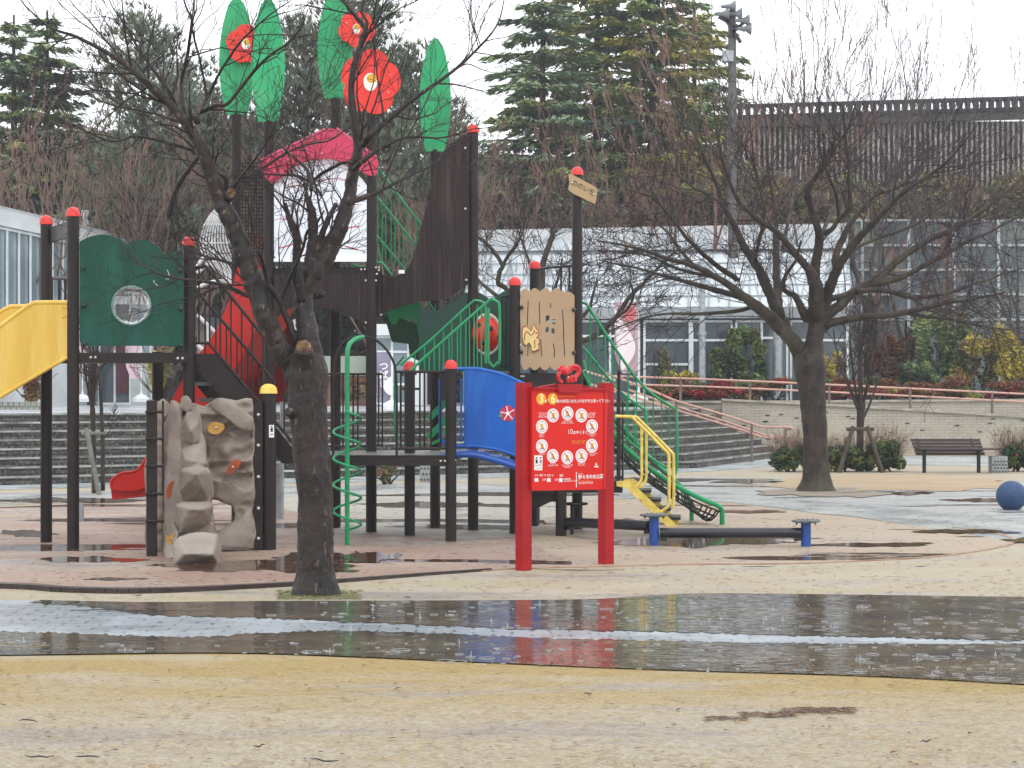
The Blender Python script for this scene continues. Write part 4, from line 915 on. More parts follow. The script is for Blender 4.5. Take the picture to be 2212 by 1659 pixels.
# camellia picture kept, mascot left out
mb = MB(); mb.plate([(1097 + 17 * math.cos(t) * (1 + .06 * math.sin(5 * t)), 893 - 17 * math.sin(t) * (1 + .06 * math.sin(5 * t))) for t in [i * math.pi / 16 for i in range(32)]], Yn - .006, .006)
fl = mb.build('camellia_picture', mat('camellia_pink', '#c22a4e', '#b42447', 4, .5), bb)
mb = MB()
for a in (30, 100, 170, 240, 310): mb.beam(W(1097, 893, Yn - .008), W(1097 + 16 * math.cos(R(a)), 893 - 16 * math.sin(R(a)), Yn - .008), .003, .009)
mb.plate([(1097 + 4 * math.cos(t), 893 - 4 * math.sin(t)) for t in [i * math.pi / 8 for i in range(16)]], Yn - .011, .004)
mb.build('petal_lines', wht, bb)
mb = MB(); mb.plate([(1075, 901), (1080, 894), (1085, 892), (1084, 901)], Yn - .007, .006); mb.build('picture_leaf', mat('picture_green', '#4f8f88', '#4f8f88', 4, .5), bb)

# -- right end: small landing, yellow steps, net climber
YK = GY(1158)
deck([W(1148, HY, YK).xy, W(1345, HY, YK + .05).xy, W(1345, HY, YK + 1.).xy, W(1130, HY, YK + 1.1).xy], EYE + (HY - 1040) / F * YK, .12)
mb = MB(); mb.plate([(1148, 1060), (1210, 1060), (1210, 1084), (1190, 1084), (1160, 1098), (1148, 1098)], YK + .1, .04); mb.build('landing_bracket', brown, ps)
post(1152, GY(1137), 1040, cap=None); post(1212, YK, 1000, cap=None)
mb = MB()
for x in (1334, 1345): mb.tube([W(x, 868, YK), W(x, 1040, YK)], .011, 8)
mb.tube([W(1337, 800, YK + .5), W(1337, 1040, YK + .5)], .018, 8); mb.tube([W(1330, 896, YK), W(1345, 896, YK)], .012, 8); mb.tube([W(1328, 1030, YK), W(1345, 1030, YK)], .012, 8)
mb.build('railing', brown, ps, smooth=True)
YY = YK - .25
def ladder_rail(off, Y):
    mb = MB(); q = lambda x, y: W(x + off, y, Y)
    mb.tube(smooth_line([q(1329, 899), q(1362, 901), q(1368, 904), q(1436, 972), q(1444, 984), q(1445, 1000), q(1445, 1080), q(1441, 1096), q(1426, 1106)], 4), .017, 10)
    mb.tube(smooth_line([q(1386, 922), q(1386, 1000), q(1386, 1030), q(1381, 1044), q(1362, 1060)], 4), .015, 10)
    return mb.build('ladder_handrail', yel2, ps, smooth=True)
ladder_rail(0, YY); ladder_rail(10, YY + .5)
mb = MB(); mb.plate([(1332, 1040), (1358, 1038), (1367, 1044), (1466, 1138), (1442, 1138), (1352, 1054), (1332, 1050)], YY - .02, .04); yst = mb.build('yellow_steps', yel2, ps)
mb = MB(); mb.plate([(1342, 1036), (1368, 1034), (1377, 1040), (1472, 1130), (1450, 1130), (1362, 1050), (1342, 1046)], YY + .45, .04); mb.build('far_stringer', yel2, yst)
for i in range(4):
    mb = MB(); t = (i + .6) / 4.3; a = W(1372 + 92 * t, 1050 + 84 * t, YY); mb.beam(a, a + Vector((.04, .46, 0)), .2, .03); mb.build('step_tread', black, yst)
YN = GY(1134)
def net_tube(pl, Y0, Y1_, r=.03):
    n = len(pl); P = [W(x, y, Y0 + (Y1_ - Y0) * i / (n - 1)) for i, (x, y) in enumerate(pl)]
    return smooth_line(P, 6)
A_ = [(1262, 800), (1278, 856), (1300, 902), (1341, 958), (1388, 1000), (1437, 1035), (1480, 1060), (1523, 1081), (1548, 1091), (1559, 1102), (1560, 1134)]
B_ = [(1258, 780), (1270, 830), (1290, 870), (1341, 920), (1400, 985), (1437, 1020), (1470, 1050), (1489, 1080), (1494, 1096), (1494, 1110), (1494, 1129)]
TA = net_tube(A_, YR3 + .2, YN); TB = net_tube(B_, YR3 + 1.0, GY(1128) + .2)
mb = MB(); mb.tube(TA + [TA[-1] - Vector((0, 0, .05))], .028, 12); nc = mb.build('net_frame', green, ps, smooth=True); nc['label'] = 'curved green frame tube of the rope net climber'
mb = MB(); mb.tube(TB + [TB[-1] - Vector((0, 0, .05))], .026, 12); mb.build('net_frame', green, ps, smooth=True)
# sagging rope net hung between the tubes
mb = MB(); n1, n2 = 22, 7; gr = []
for i in range(n1 + 1):
    t = i / n1 * .84; a = TA[int(t * (len(TA) - 1))]; b = TB[int(t * (len(TB) - 1))]; row = []
    for j in range(n2 + 1):
        s = j / n2; p = a.lerp(b, s); p = p + Vector((0, 0, -.26 * math.sin(math.pi * min(1, s + .12)) * (1 - .5 * t))) ; row.append(p)
    gr.append(row)
for row in gr: mb.tube(row, .0105, 5)
for j in range(n2 + 1): mb.tube([gr[i][j] for i in range(n1 + 1)], .0115, 5)
mb.build('rope_net', rope, ps, smooth=True)
Yh = YR3 + .15
def barsline(top, low, xs, Y, r=.016, rb=.0085, sk=0, name='green_railing'):
    def ip(L, x):
        for (a, b), (c, d) in zip(L[:-1], L[1:]):
            if a <= x <= c and c > a: return b + (d - b) * (x - a) / (c - a)
        return L[-1][1]
    mb = MB(); mb.tube(smooth_line([W(x, y, Y) for x, y in top], 3), r, 10); mb.tube(smooth_line([W(x, y, Y) for x, y in low], 3), r * .85, 8)
    for x in xs: mb.tube([W(x, ip(top, x), Y), W(x, ip(low, x), Y)], rb, 6, cap=False)
    return mb.build(name, green, ps, smooth=True)
barsline([(1256, 653), (1264, 656), (1272, 664), (1334, 760), (1393, 838), (1456, 882), (1461, 892), (1462, 1009), (1450, 1033)], [(1256, 800), (1300, 880), (1345, 940), (1400, 985), (1440, 1010)], (1275, 1291, 1307, 1323, 1339, 1357, 1375, 1393, 1411, 1429, 1446), Yh)
barsline([(1256, 748), (1270, 762), (1326, 831), (1360, 862), (1390, 884), (1396, 896), (1397, 990), (1390, 1003)], [(1256, 840), (1300, 900), (1345, 955), (1385, 990)], (1266, 1283, 1300, 1318, 1336, 1353, 1370), Yh + .9, .015)

# ------------------------------------------------------------------ balance beam beside it
YB1, YB2 = GY(1179), GY(1181)
bb_ = thing('balance_beam', 'dark balance beam between blue posts topped with round grey stepping plates', 'balance beam', (W(1413, HY, YB1).x, YB1, 0))
for x, Y, yt in ((1413, YB1, 1110), (1741, YB2, 1123)):
    p = W(x, HY, Y); zt = W(x, yt, Y).z
    mb = MB(); mb.tube([(p.x, p.y, -.05), (p.x, p.y, zt - .02)], .048, 18); o = mb.build('post', dblue, bb_, smooth=True)
    d_ = MB(); d_.lathe((p.x, p.y, zt - .012), [(.001, -.022), (.05, -.022), (.135, -.008), (.139, 0), (.137, .010), (.001, .012)], 32)
    for k in range(22):
        rr = .025 + .1 * ((k * .618) % 1); a = k * 2.4; d_.lathe((p.x + rr * math.cos(a), p.y + rr * math.sin(a), zt), [(.008, 0), (.006, .006), (.0005, .007)], 6)
    for s in (-1, 1): d_.ball((p.x + s * .09, p.y, zt - .035), .012, 6)
    d_.build('stepping_plate', mat('grey_plate', '#6f7779', '#4c5356', 20, .3, .3, 60), bb_, smooth=True)
p = W(1242, HY, YK + .2); zt = W(0, 1088, p.y).z
d_ = MB(); d_.lathe((p.x, p.y, zt), [(.001, -.02), (.13, -.012), (.137, 0), (.13, .01), (.001, .012)], 32); d_.tube([(p.x - .03, p.y, -.03), (p.x - .03, p.y, zt - .01)], .02, 8); d_.build('stepping_plate', black, bb_, smooth=True)
for a, b in (((1222, 1128, YK), (1404, 1136, YB1 + .05)), ((1425, 1151, YB1), (1731, 1151, YB2))):
    mb = MB(); A, B = W(*a), W(*b); mb.tube([A, B], .05, 18)
    for q, s in ((A, 1), (B, -1)): v = (B - A).normalized() * s; mb.beam(q + v * -.02, q + v * .06 , .13, .13) if False else mb.beam(q + v * .0 + Vector((0, 0, -.05)), q + v * .07 + Vector((0, 0, -.055)), .05, .05)
    mb.build('beam', mat('dark_beam', '#23252b', '#191a1f', 6, .35), bb_, smooth=True)

# ------------------------------------------------------------------ red notice board in front
YS = (GY(1232) + GY(1219)) / 2
sg = thing('notice_board', 'red park rules board on two square red posts, standing in the sand', 'sign', (W(1220, HY, YS).x, YS, 0))
yaw = math.atan2(GY(1219) - GY(1232), W(1309, 0, GY(1219)).x - W(1131, 0, GY(1232)).x)
la, lb_ = G(1131, 1232), G(1309, 1219); ux = (lb_ - la).normalized(); uy = Vector((-ux.y, ux.x, 0))
zt = W(1131, 838, la.y).z
for p, zz in ((la, zt), (lb_, W(1309, 841, lb_.y).z)):
    mb = MB(); w = .092
    mb.box((p.x, p.y, zt / 2 - .02), (w, w, zt + .04), math.atan2(ux.y, ux.x))
    k = 0
    while k * .105 < zt - .03:       # moulded block joints
        mb.box((p.x, p.y, k * .105 + .052), (w + .006, w + .006, .098), math.atan2(ux.y, ux.x)); k += 1
    mb.build('post', sred, sg)
org = la + (lb_ - la) / 2 - uy * .075
bw = (lb_ - la).length
def SB(x, y, d=0.):                   # photo point -> the plane of the board
    k = (org - Vector((0, 0, EYE))).dot(uy); ray = Vector(((x - CX) / F, 1, (HY - y) / F)); t = k / ray.dot(uy)
    return Vector((0, 0, EYE)) + ray * t - uy * d
def splate(mb, px, d, th, mi=0):
    n = len(px); f = [SB(x, y, d + th) for x, y in px]; b = [SB(x, y, d) for x, y in px]
    tri = tessellate_polygon([[Vector((x, -y, 0)) for x, y in px]]); Fc = []
    for t in tri:
        a, q, c = t
        if (f[q] - f[a]).cross(f[c] - f[a]).dot(uy) > 0: a, c = c, a
        Fc += [(a, q, c), (c + n, q + n, a + n)]
    Fc += [(i, (i + 1) % n, (i + 1) % n + n, i + n) for i in range(n)]
    mb.add(f + b, Fc, mi)
mb = MB(); splate(mb, [(1148, 838), (1312, 841), (1306, 1057), (1148, 1060)], -.02, .03); bd = mb.build('board', sface, sg)
mb = MB()
for a, b in (((1148, 838), (1312, 841)),): mb.beam(SB(*a, .01), SB(*b, .01), .05, .02)
mb.beam(SB(1304, 843, .008), SB(1301, 1055, .008), .012, .012); mb.build('frame', sred, bd)
def circ(x, y, r, n=22, sy=1.08): return [(x + r * math.cos(2 * math.pi * i / n), y - r * sy * math.sin(2 * math.pi * i / n)) for i in range(n)]
z2 = lambda a, b: (1097.2 + a * .1814 * .885 * 1.0, 778.6 + b * .18133)   # close-up coordinates -> photo
def Z(a, b): return ((1240 + a * 280 / 1366) * .8848, (880 + b * 340 / 1659) * .8848)
m_y = mat('sign_yellow', '#e9a41f', '#e29c1a', 3, .5); m_yl = mat('sign_pale_yellow', '#f6e9a0', '#f3e38e', 3, .5); m_pw = mat('sign_pinkish_white', '#f3e6e6', '#ecdede', 3, .5); m_g = mat('sign_grey_ring', '#8a7f88', '#8a7f88', 3, .5)
dsc = MB(); mats = [m_y, m_yl, m_pw, m_g, wht, ink, inkred, mat('sign_child_yellow', '#dcb24a', '#d3a843', 3, .5)]
for a, b in ((387, 458), (525, 458)): splate(dsc, circ(*Z(a, b), 10.6, 24, 1.2), .010, .001, 0)
Xl = Vector(ux); Zl = Vector((0, 0, 1))
def stext(s, a, b, size, mi=4, align='LEFT', sx=1., bold=0., mb=None, d=.0135): text_mb(s, mb or dsc, SB(*Z(a, b), d), Xl, Zl, size, align, sx, bold, mi)
stext('3', 387, 458, .105, 1, 'CENTER', bold=.03); stext('6', 525, 458, .105, 1, 'CENTER', bold=.03)
stext('歳', 440, 488, .024, 4, 'CENTER', bold=.01); stext('-', 460, 462, .04, 4, 'CENTER', bold=.02)
stext('歳の幼児には大人が必ず付き添って下さい', 566, 487, .031, 4, bold=.012, sx=1.03)
stext('These rules are for little ones.', 592, 428, .0155, 0, bold=.01)
pos = [(527, 655, 1), (700, 630, 1), (865, 655, 1), (395, 788, 0), (992, 785, 1), (395, 1020, 1), (990, 1015, 1), (525, 1138, 1), (697, 1155, 1), (865, 1135, 1)]
for k, (a, b, slash) in enumerate(pos):
    x, y = Z(a, b)
    splate(dsc, circ(x, y, 12.7, 28, 1.18), .010, .001, 2)
    o, i_ = circ(x, y, 9.9, 28, 1.18), circ(x, y, 9.1, 28, 1.18)
    for t in range(28):
        u = (t + 1) % 28; dsc.add([SB(*o[t], .0125), SB(*o[u], .0125), SB(*i_[u], .0125), SB(*i_[t], .0125)], [(3, 2, 1, 0)], 3)
    q = random.Random(k)
    # simple figure of a child at play
    splate(dsc, circ(x + q.uniform(-2, 2), y - 3, 3.0, 12), .012, .001, 7); splate(dsc, [(x - 3, y), (x + 3, y - 1), (x + 4, y + 5), (x - 2, y + 6)], .0115, .001, 7)
    splate(dsc, [(x - 5, y + 5), (x + 5 * q.random(), y + 4), (x + 5, y + 6.5), (x - 4, y + 7)], .0118, .001, 3)
    if slash: splate(dsc, [(x - 6.6, y - 8.6), (x - 5.4, y - 9.2), (x + 6.6, y + 8.6), (x + 5.4, y + 9.2)], .0135, .001, 6)
cap = [(402, 652, 'すべりだいの\nかいだんで\nおさないでね'), (698, 735, 'うえからものを\nなげないでください'), (980, 652, 'ロープやかばん\nはずしてね\nあぶないよ'), (392, 895, 'たのしく\nなかよく'), (992, 888, 'とびおりないで\nください'), (392, 1115, 'ふざけない'), (992, 1118, 'おしたりしないで\nください'), (525, 1240, 'ボールで\nあそばないでね'), (697, 1260, 'ぬれているときは\nあそばない'), (862, 1235, 'じゅんばんを\nまもってね')]
for a, b, s in cap: stext(s, a, b, .0155, 4, 'CENTER', bold=.012)
stext('10', 728, 850, .062, 2, 'CENTER', sx=1.0, bold=-.004); stext('のやくそく', 762, 862, .034, 4, bold=.02)
stext('あんぜんにあそぶために\nかならずまもってね', 745, 975, .016, 0, bold=.01)
splate(dsc, [Z(305, 1130), Z(402, 1132), Z(400, 1308), Z(303, 1306)], .010, .001, 4)
for a, b, r_c in ((330, 1160, 1.8), (378, 1160, 1.8)): splate(dsc, circ(*Z(a, b), r_c, 10), .012, .001, 5)
splate(dsc, [Z(318, 1180), Z(342, 1180), Z(346, 1225), Z(320, 1225)], .012, .001, 5); splate(dsc, [Z(366, 1185), Z(392, 1185), Z(388, 1225), Z(370, 1225)], .012, .001, 3)
stext('熱中症注意', 353, 1250, .0145, 5, 'CENTER'); stext('こまめに水分を', 353, 1285, .011, 5, 'CENTER')
stext('ケガ・病気 119', 308, 1372, .021, 4, bold=.012, sx=.85); stext('防犯 110', 455, 1372, .021, 4, bold=.012, sx=.85); stext('連絡', 602, 1372, .021, 4, bold=.012)
splate(dsc, [Z(308, 1402), Z(352, 1402), Z(352, 1445), Z(308, 1445)], .010, .001, 2); splate(dsc, [Z(455, 1402), Z(500, 1402), Z(500, 1445), Z(455, 1445)], .010, .001, 2); splate(dsc, [Z(600, 1402), Z(640, 1402), Z(640, 1448), Z(600, 1448)], .010, .001, 4)
stext('119', 396, 1422, .026, 4, bold=.02); stext('110', 544, 1422, .026, 4, bold=.02); stext('管理事務所\nまでお知らせください', 650, 1428, .0165, 4, bold=.01)
splate(dsc, [Z(802, 1328), Z(810, 1328), Z(810, 1512), Z(802, 1512)], .010, .001, 4)
stext('野々市中央公園', 826, 1395, .042, 4, bold=.015, sx=.98); stext('野々市市', 828, 1352, .013, 4)
splate(dsc, [Z(826, 1434), Z(968, 1434), Z(968, 1438), Z(826, 1438)], .010, .001, 0); stext('みんなのひろば', 828, 1462, .024, 4, bold=.012, sx=.98)
splate(dsc, [Z(1028, 1245), Z(1042, 1215), Z(1056, 1245)], .010, .001, 1); splate(dsc, [Z(1020, 1255), Z(1068, 1255), Z(1068, 1272), Z(1020, 1272)], .010, .001, 4)
lt = dsc.build('printed_rules', mats, bd); lt['label'] = 'white and yellow printed rules with round pictograms'
# topper plate and curly squirrel
mb = MB(); splate(mb, [Z(560, 282), Z(838, 282), Z(845, 295), Z(842, 372), Z(830, 384), Z(572, 380), Z(556, 366)], .01, .035); mb.build('top_plate', sred, sg)
mb = MB()
for a, b in (((450, 305), (560, 285)), ((840, 290), (960, 325)), ((300, 335), (450, 305)), ((960, 325), (1080, 338))): mb.beam(SB(*Z(*a), .0), SB(*Z(*b), .0), .03, .012)
mb.build('top_rail', sred, sg)
mb = MB()
def ztube(L, r, sm=4): mb.tube(smooth_line([SB(*Z(a, b), .03) for a, b in L], sm), r, 10)
ztube([(612, 262), (585, 240), (572, 205), (575, 165), (600, 135), (628, 118)], .017)
ztube([(655, 160), (690, 120), (720, 85), (755, 70), (795, 78), (818, 110), (815, 150), (790, 180), (770, 210), (768, 250)], .020)
ztube([(655, 160), (690, 150), (730, 110), (765, 100), (790, 120)], .013)
ztube([(690, 260), (684, 225), (692, 210)], .014); ztube([(730, 262), (724, 215), (735, 195), (770, 200)], .015)
mb.ball(SB(*Z(628, 118), .03), .034, 8); mb.ball(SB(*Z(590, 108), .03), .018, 8); mb.ball(SB(*Z(608, 78), .03), .013, 6); mb.ball(SB(*Z(640, 72), .03), .013, 6)
mb.build('squirrel_ornament', mat('glossy_red', '#d01a22', '#bd161e', 5, .25), sg, smooth=True)

# ------------------------------------------------------------------ broad steps, terrace, ramp wall
stepm = brickmat('dark_wet_stone', '#5f5b54', '#353230', '#191817', .35, .075, .014, .35, .5, 'XZ', dirt='#242322', rough2=.6, c4='#7b766b')
nosem = mat('step_tread_stone', '#4d4c49', '#383735', 1.2, .4, .3, 20, world=True, rough2=.6, spec=.3); nosl = mat('step_nosing', '#b9bab6', '#5d5d59', 2.2, .4, world=True)  # thin highlights along the wet treads are put into the pale nosing colour
base = [Vector((-40, 12.9)), Vector((-22, 24.)), Vector((3.6, 39.9)), Vector((6.3, 46.6))]
def offs(L, d):
    out = []
    for i, p in enumerate(L):
        n = Vector((0, 0))
        for a, b in ((i - 1, i), (i, i + 1)):
            if a >= 0 and b < len(L): t = (L[b] - L[a]).normalized(); n += Vector((-t.y, t.x))
        n.normalize(); k = 1.
        if 0 < i < len(L) - 1:
            t = (L[i] - L[i - 1]).normalized(); k = 1 / max(.5, n.dot(Vector((-t.y, t.x))))
        out.append(p + n * d * k)
    return out
NS, RI, TR = 8, .14, .30
mb = MB(); nz_ = MB(); nl_ = MB()
for k in range(NS):
    a, b = offs(base, k * TR), offs(base, (k + 1) * TR); z0_, z1_ = k * RI, (k + 1) * RI
    a[-1] = Vector((a[-1].x + .0, 47.1)); b[-1] = Vector((b[-1].x, 47.1))
    for i in range(len(a) - 1):
        p, q, r1, s1 = a[i], a[i + 1], b[i + 1], b[i]
        mb.add([Vector((p.x, p.y, z0_)), Vector((q.x, q.y, z0_)), Vector((q.x, q.y, z1_)), Vector((p.x, p.y, z1_))], [(0, 1, 2, 3)])
        nz_.add([Vector((p.x, p.y, z1_)), Vector((q.x, q.y, z1_)), Vector((r1.x, r1.y, z1_)), Vector((s1.x, s1.y, z1_))], [(0, 1, 2, 3)])
        n = Vector(((q - p).y, -(q - p).x)).normalized() * .02
        for (u, v) in ((p, q),): nl_.add([Vector((u.x + n.x, u.y + n.y, z1_ - .03)), Vector((v.x + n.x, v.y + n.y, z1_ - .03)), Vector((v.x + n.x, v.y + n.y, z1_ + .002)), Vector((u.x + n.x, u.y + n.y, z1_ + .002)), Vector((v.x, v.y, z1_ + .002)), Vector((u.x, u.y, z1_ + .002))], [(0, 1, 2, 3), (3, 2, 4, 5)])
struct('steps', mb, stepm); struct('step_treads', nz_, nosem); struct('step_nosings', nl_, nosl)
te = offs(base, NS * TR); te[-1] = Vector((te[-1].x, 47.1)); ZT_ = NS * RI
pal = brickmat('terrace_paving', '#c3c7c9', '#b0b4b6', '#8c8f90', .6, .6, .012, .22, .2, 'XY', rough2=.35)
V = [Vector((p.x, p.y, ZT_)) for p in te] + [Vector((te[-1].x, 90, ZT_)), Vector((-40, 90, ZT_))]
mb = MB(); mb.add(V, [tuple(range(len(V)))]); struct('terrace', mb, pal)
# ramp wall and planting wall behind it
wallm = brickmat('tan_brick_wall', '#b0a797', '#a39a8a', '#877f73', .22, .065, .008, .6, .35, 'XZ', dirt='#b5ac9d', rough2=.75, c4='#9c9384')
YW = 47.7
def wall(name, pts, ybase, m, th, label, zb=0.):
    mb = MB(); T = [W(x, y, Y) for x, y, Y in pts]; n = len(T)
    V = T + [Vector((p.x, p.y, zb - .05)) for p in T] + [p + Vector((0, th, 0)) for p in T] + [Vector((p.x, p.y + th, zb - .05)) for p in T]
    Fc = []
    for i in range(n - 1): Fc += [(i + n, i + 1 + n, i + 1, i), (i, i + 1, i + 1 + 2 * n, i + 2 * n), (i + 2 * n, i + 1 + 2 * n, i + 1 + 3 * n, i + 3 * n)]
    mb.add(V, Fc); o = mb.build(name, m); tag(o, label, 'wall')
    cb = MB()
    for i in range(n - 1): cb.beam(T[i] + Vector((0, th / 2 - .03, .0)), T[i + 1] + Vector((0, th / 2 - .03, .0)), th + .08, .05)
    cb.build('coping', mat('stone_coping', '#b4ab9c', '#8c8376', 3, .4), o); return o
w1_ = wall('ramp_wall', [(1560, 863, YW), (1593, 865, YW), (1800, 875, YW), (2000, 887, YW), (2212, 900, YW), (2700, 928, YW)], 984, wallm, .25, 'tan brick ramp wall behind the bench, its top sloping down to the right')
wb = MB()
rr = random.Random(8)
for i in range(46): x = rr.uniform(1600, 2212); y = rr.uniform(890, 975); p = W(x, y, YW - .005); wb.box(p, (.1, .02, .022))
wb.build('weep_hole', ink, w1_)
wall('planter_wall', [(1380, 868, 49.4), (1600, 868, 49.4), (2212, 858 + 6, 49.4), (2800, 866, 49.4)], 984, wallm, .25, 'low brick planter wall under the red hedge')
mb = MB(); mb.add([Vector((2.5, 49.5, 1.2)), Vector((30, 49.5, 1.2)), Vector((30, 58, 1.3)), Vector((2.5, 58, 1.3))], [(0, 1, 2, 3)]); struct('planting_soil', mb, mat('dark_soil', '#4a3d30', '#35291f', 3, .8, world=True))
mb = MB(); T = [W(x, y + 14, YW + .2) for x, y in ((1560, 863), (2212, 900), (2700, 928))]
mb.add(T + [p + Vector((0, 1.4, 0)) for p in T], [(0, 1, 4, 3), (1, 2, 5, 4)]); struct('ramp', mb, pal)

def handrail(name, label, tops, posts, group=None, r=.024):
    t = thing(name, label, 'handrail', (posts[0][0].x, posts[0][0].y, posts[0][0].z - posts[0][1]), group)
    for L in tops:
        mb = MB(); mb.tube(smooth_line(L, 5) if len(L) > 2 else L, r, 10); mb.build('rail', pinkrail, t, smooth=True)
    for p, h in posts:
        mb = MB(); mb.tube([p - Vector((0, 0, h)), p], .03, 10); mb.build('rail_post', mat('rail_post_brown', '#7d6a62', '#5e4f49', 6, .4), t, smooth=True)
    return t
handrail('handrail', 'long double handrail along the top of the ramp wall', [[W(x, y, YW + .12) for x, y in ((1318, 812), (1593, 822), (1900, 836), (2212, 851), (2600, 870))], [W(x, y, YW + .12) for x, y in ((1360, 830), (1593, 838), (1900, 852), (2212, 868), (2600, 886))]],
         [(W(x, 822 + (x - 1593) * .047, YW + .12), .62) for x in (1470, 1620, 1791, 1966, 2143)])
def yst_(x): return 45.5 - (x - 1340) / (1713 - 1340) * 3.6
handrail('handrail', 'sloping double handrail running down the broad steps', [
    [W(x, y, yst_(x)) for x, y in ((1300, 803), (1400, 840), (1461, 866), (1550, 892), (1624, 915), (1655, 923), (1700, 923), (1712, 925), (1716, 933))],
    [W(x, y, yst_(x)) for x, y in ((1300, 822), (1350, 850), (1458, 885), (1550, 913), (1617, 934), (1652, 945), (1700, 945), (1712, 947), (1716, 957))],
    [W(x + 8, y - 3, yst_(x) + .12) for x, y in ((1350, 845), (1458, 883), (1550, 911), (1617, 934), (1652, 945), (1700, 946))]],
    [(W(1461, 866, yst_(1461)), .95), (W(1624, 915, yst_(1624)), .8), (W(1697, 923, yst_(1697)), .62)])
hp = thing('handrail', 'short pair of rails at the head of the steps beside the green climber', 'handrail', tuple(W(1270, 845, 44)))
for yy in (800, 825, 845): mb = MB(); mb.tube([W(1258, yy, 44.2), W(1330, yy + 22, 44.2)], .024, 8); mb.build('rail', pinkrail, hp, smooth=True)

# ------------------------------------------------------------------ bench, ball, planters
YBn = GY(1022); b0 = W(1980, HY, YBn)
bn = thing('park_bench', 'dark brown slatted park bench in front of the ramp wall', 'bench', (W(2050, 0, YBn).x, YBn, 0))
slat = mat('brown_slat', '#4c3a3a', '#3d2f30', 5, .4, .1, 30)
mb = MB()
for i in range(5):
    y0, y1 = 948 + i * 7.2, 954.5 + i * 7.2; xo = i * 2.0
    mb.plate([(1967 + xo * 1.3, y0), (2117 + xo * 1.2, y0), (2118 + xo * 1.2, y1), (1968 + xo * 1.3, y1)], YBn + .42 - i * .03, .025)
mb.build('backrest', slat, bn)
mb = MB()
for i in range(4): a, b = W(1979 + i * 2, 983, YBn + .34 - i * .115), W(2163 - i * 2, 981.5, YBn + .34 - i * .115); mb.beam(Vector((a.x, a.y, .44)), Vector((b.x, b.y, .44)), .1, .03)
mb.build('seat', slat, bn)
for x in (2000, 2118):
    mb = MB(); p = W(x, HY, YBn); mb.tube([(p.x, p.y + .15, -.02), (p.x, p.y + .15, .40)], .035, 10); mb.beam((p.x, p.y - .1, .415), (p.x, p.y + .42, .415), .05, .04); mb.beam((p.x - .02, p.y + .44, .42), (p.x - .07, p.y + .50, .62), .04, .03); mb.build('leg', black, bn, smooth=True)
mb = MB(); p = G(2185, 1102); rad = M(33, p.y); mb.ball((p.x, p.y, rad * .93), rad, 20); mb.lathe((p.x, p.y, 0), [(rad * .5, .0), (rad * .52, .02), (rad * .3, .03)], 24)
tag(mb.build('stone_ball', mat('blue_rubber_ball', '#24466f', '#1d3a5e', 14, .55, .35, 90), smooth=True), 'blue ball seat standing on the wet paving at the right edge', 'ball seat')
def planter(x, y, w, h, label, dots=True):
    Y = GY(y); p = W(x, HY, Y); mb = MB(); ww, hh = M(w, Y), M(h, Y); mb.box((p.x, p.y + ww / 2, hh / 2), (ww, ww, hh)); o = mb.build('concrete_block', mat('grey_concrete', '#9aa09f', '#868b8a', 5, .6, .2, 20)); tag(o, label, 'concrete block')
    if dots:
        d_ = MB(); q = random.Random(int(x))
        for i in range(5):
            for j in range(4): d_.lathe((p.x - ww * .42 + i * ww * .2 + (j % 2) * .03, p.y - .004, hh * (.1 + j * .2)), [(.0005, .006), (ww * .06, .004), (ww * .07, 0)], 8, axis='Y')
        d_.build('pebble_inlay', mat('dark_pebble', '#4b5152', '#3d4243', 9, .4), o)
planter(2160, 1022, 34, 36, 'grey concrete block with pebble inlay at the end of the bench')
planter(926, 1042, 38, 60, 'grey concrete block with pebble inlay seen under the low deck')

# ------------------------------------------------------------------ buildings
frame_w = mat('white_window_frame', '#e6eaec', '#d3d8da', 2, .4)
def quad_building(): pass
# left hall: long glazed side running away from us
LB = thing('exhibition_hall', 'white hall with a long window band and glass porch on the far left', 'building', (-12.5, 56, ZT_))
A0, A1 = W(-260, 0, 43.5), W(330, 0, 62.5)
def lpt(t, z, o=0.):
    p = A0.lerp(A1, t); n = Vector((.93, -.36, 0)); return Vector((p.x, p.y, z)) + n * o
H0 = 6.0; zf = lambda zz: zz
def lquad(name, t0, t1, z0, z1, o, m, th=.06, parent=LB):
    mb = MB(); P = [lpt(t0, z0, o), lpt(t1, z0, o), lpt(t1, z1, o), lpt(t0, z1, o)]; n = Vector((.93, -.36, 0)) * -th
    mb.add(P + [p + n for p in P], [(0, 1, 2, 3), (7, 6, 5, 4), (0, 4, 5, 1), (1, 5, 6, 2), (2, 6, 7, 3), (3, 7, 4, 0)]); return mb.build(name, m, parent)
lquad('roof_fascia', 0, 1, 5.55, 6.02, .12, stone_w, .3)
rfb = MB(); rfb.add([lpt(0, 6.0, .15), lpt(1, 6.0, .15), lpt(1, 6.6, -5), lpt(0, 6.6, -5)], [(0, 1, 2, 3)]); rfb.build('roof', mat('pale_metal_roof', '#d3d8db', '#c2c8cc', 1, .35), LB)
lquad('wall', 0, 1, 1.1, 3.4, 0, stone_w)
wn = lquad('window_band', 0, 1, 3.4, 5.55, -.02, glass_l)
mb = MB()
for i in range(25): mb.beam(lpt(i / 24, 3.4, .03), lpt(i / 24, 5.55, .03), .05, .05)
for z in (3.42, 5.5): mb.beam(lpt(0, z, .03), lpt(1, z, .03), .05, .06)
mb.build('mullion', frame_w, wn)
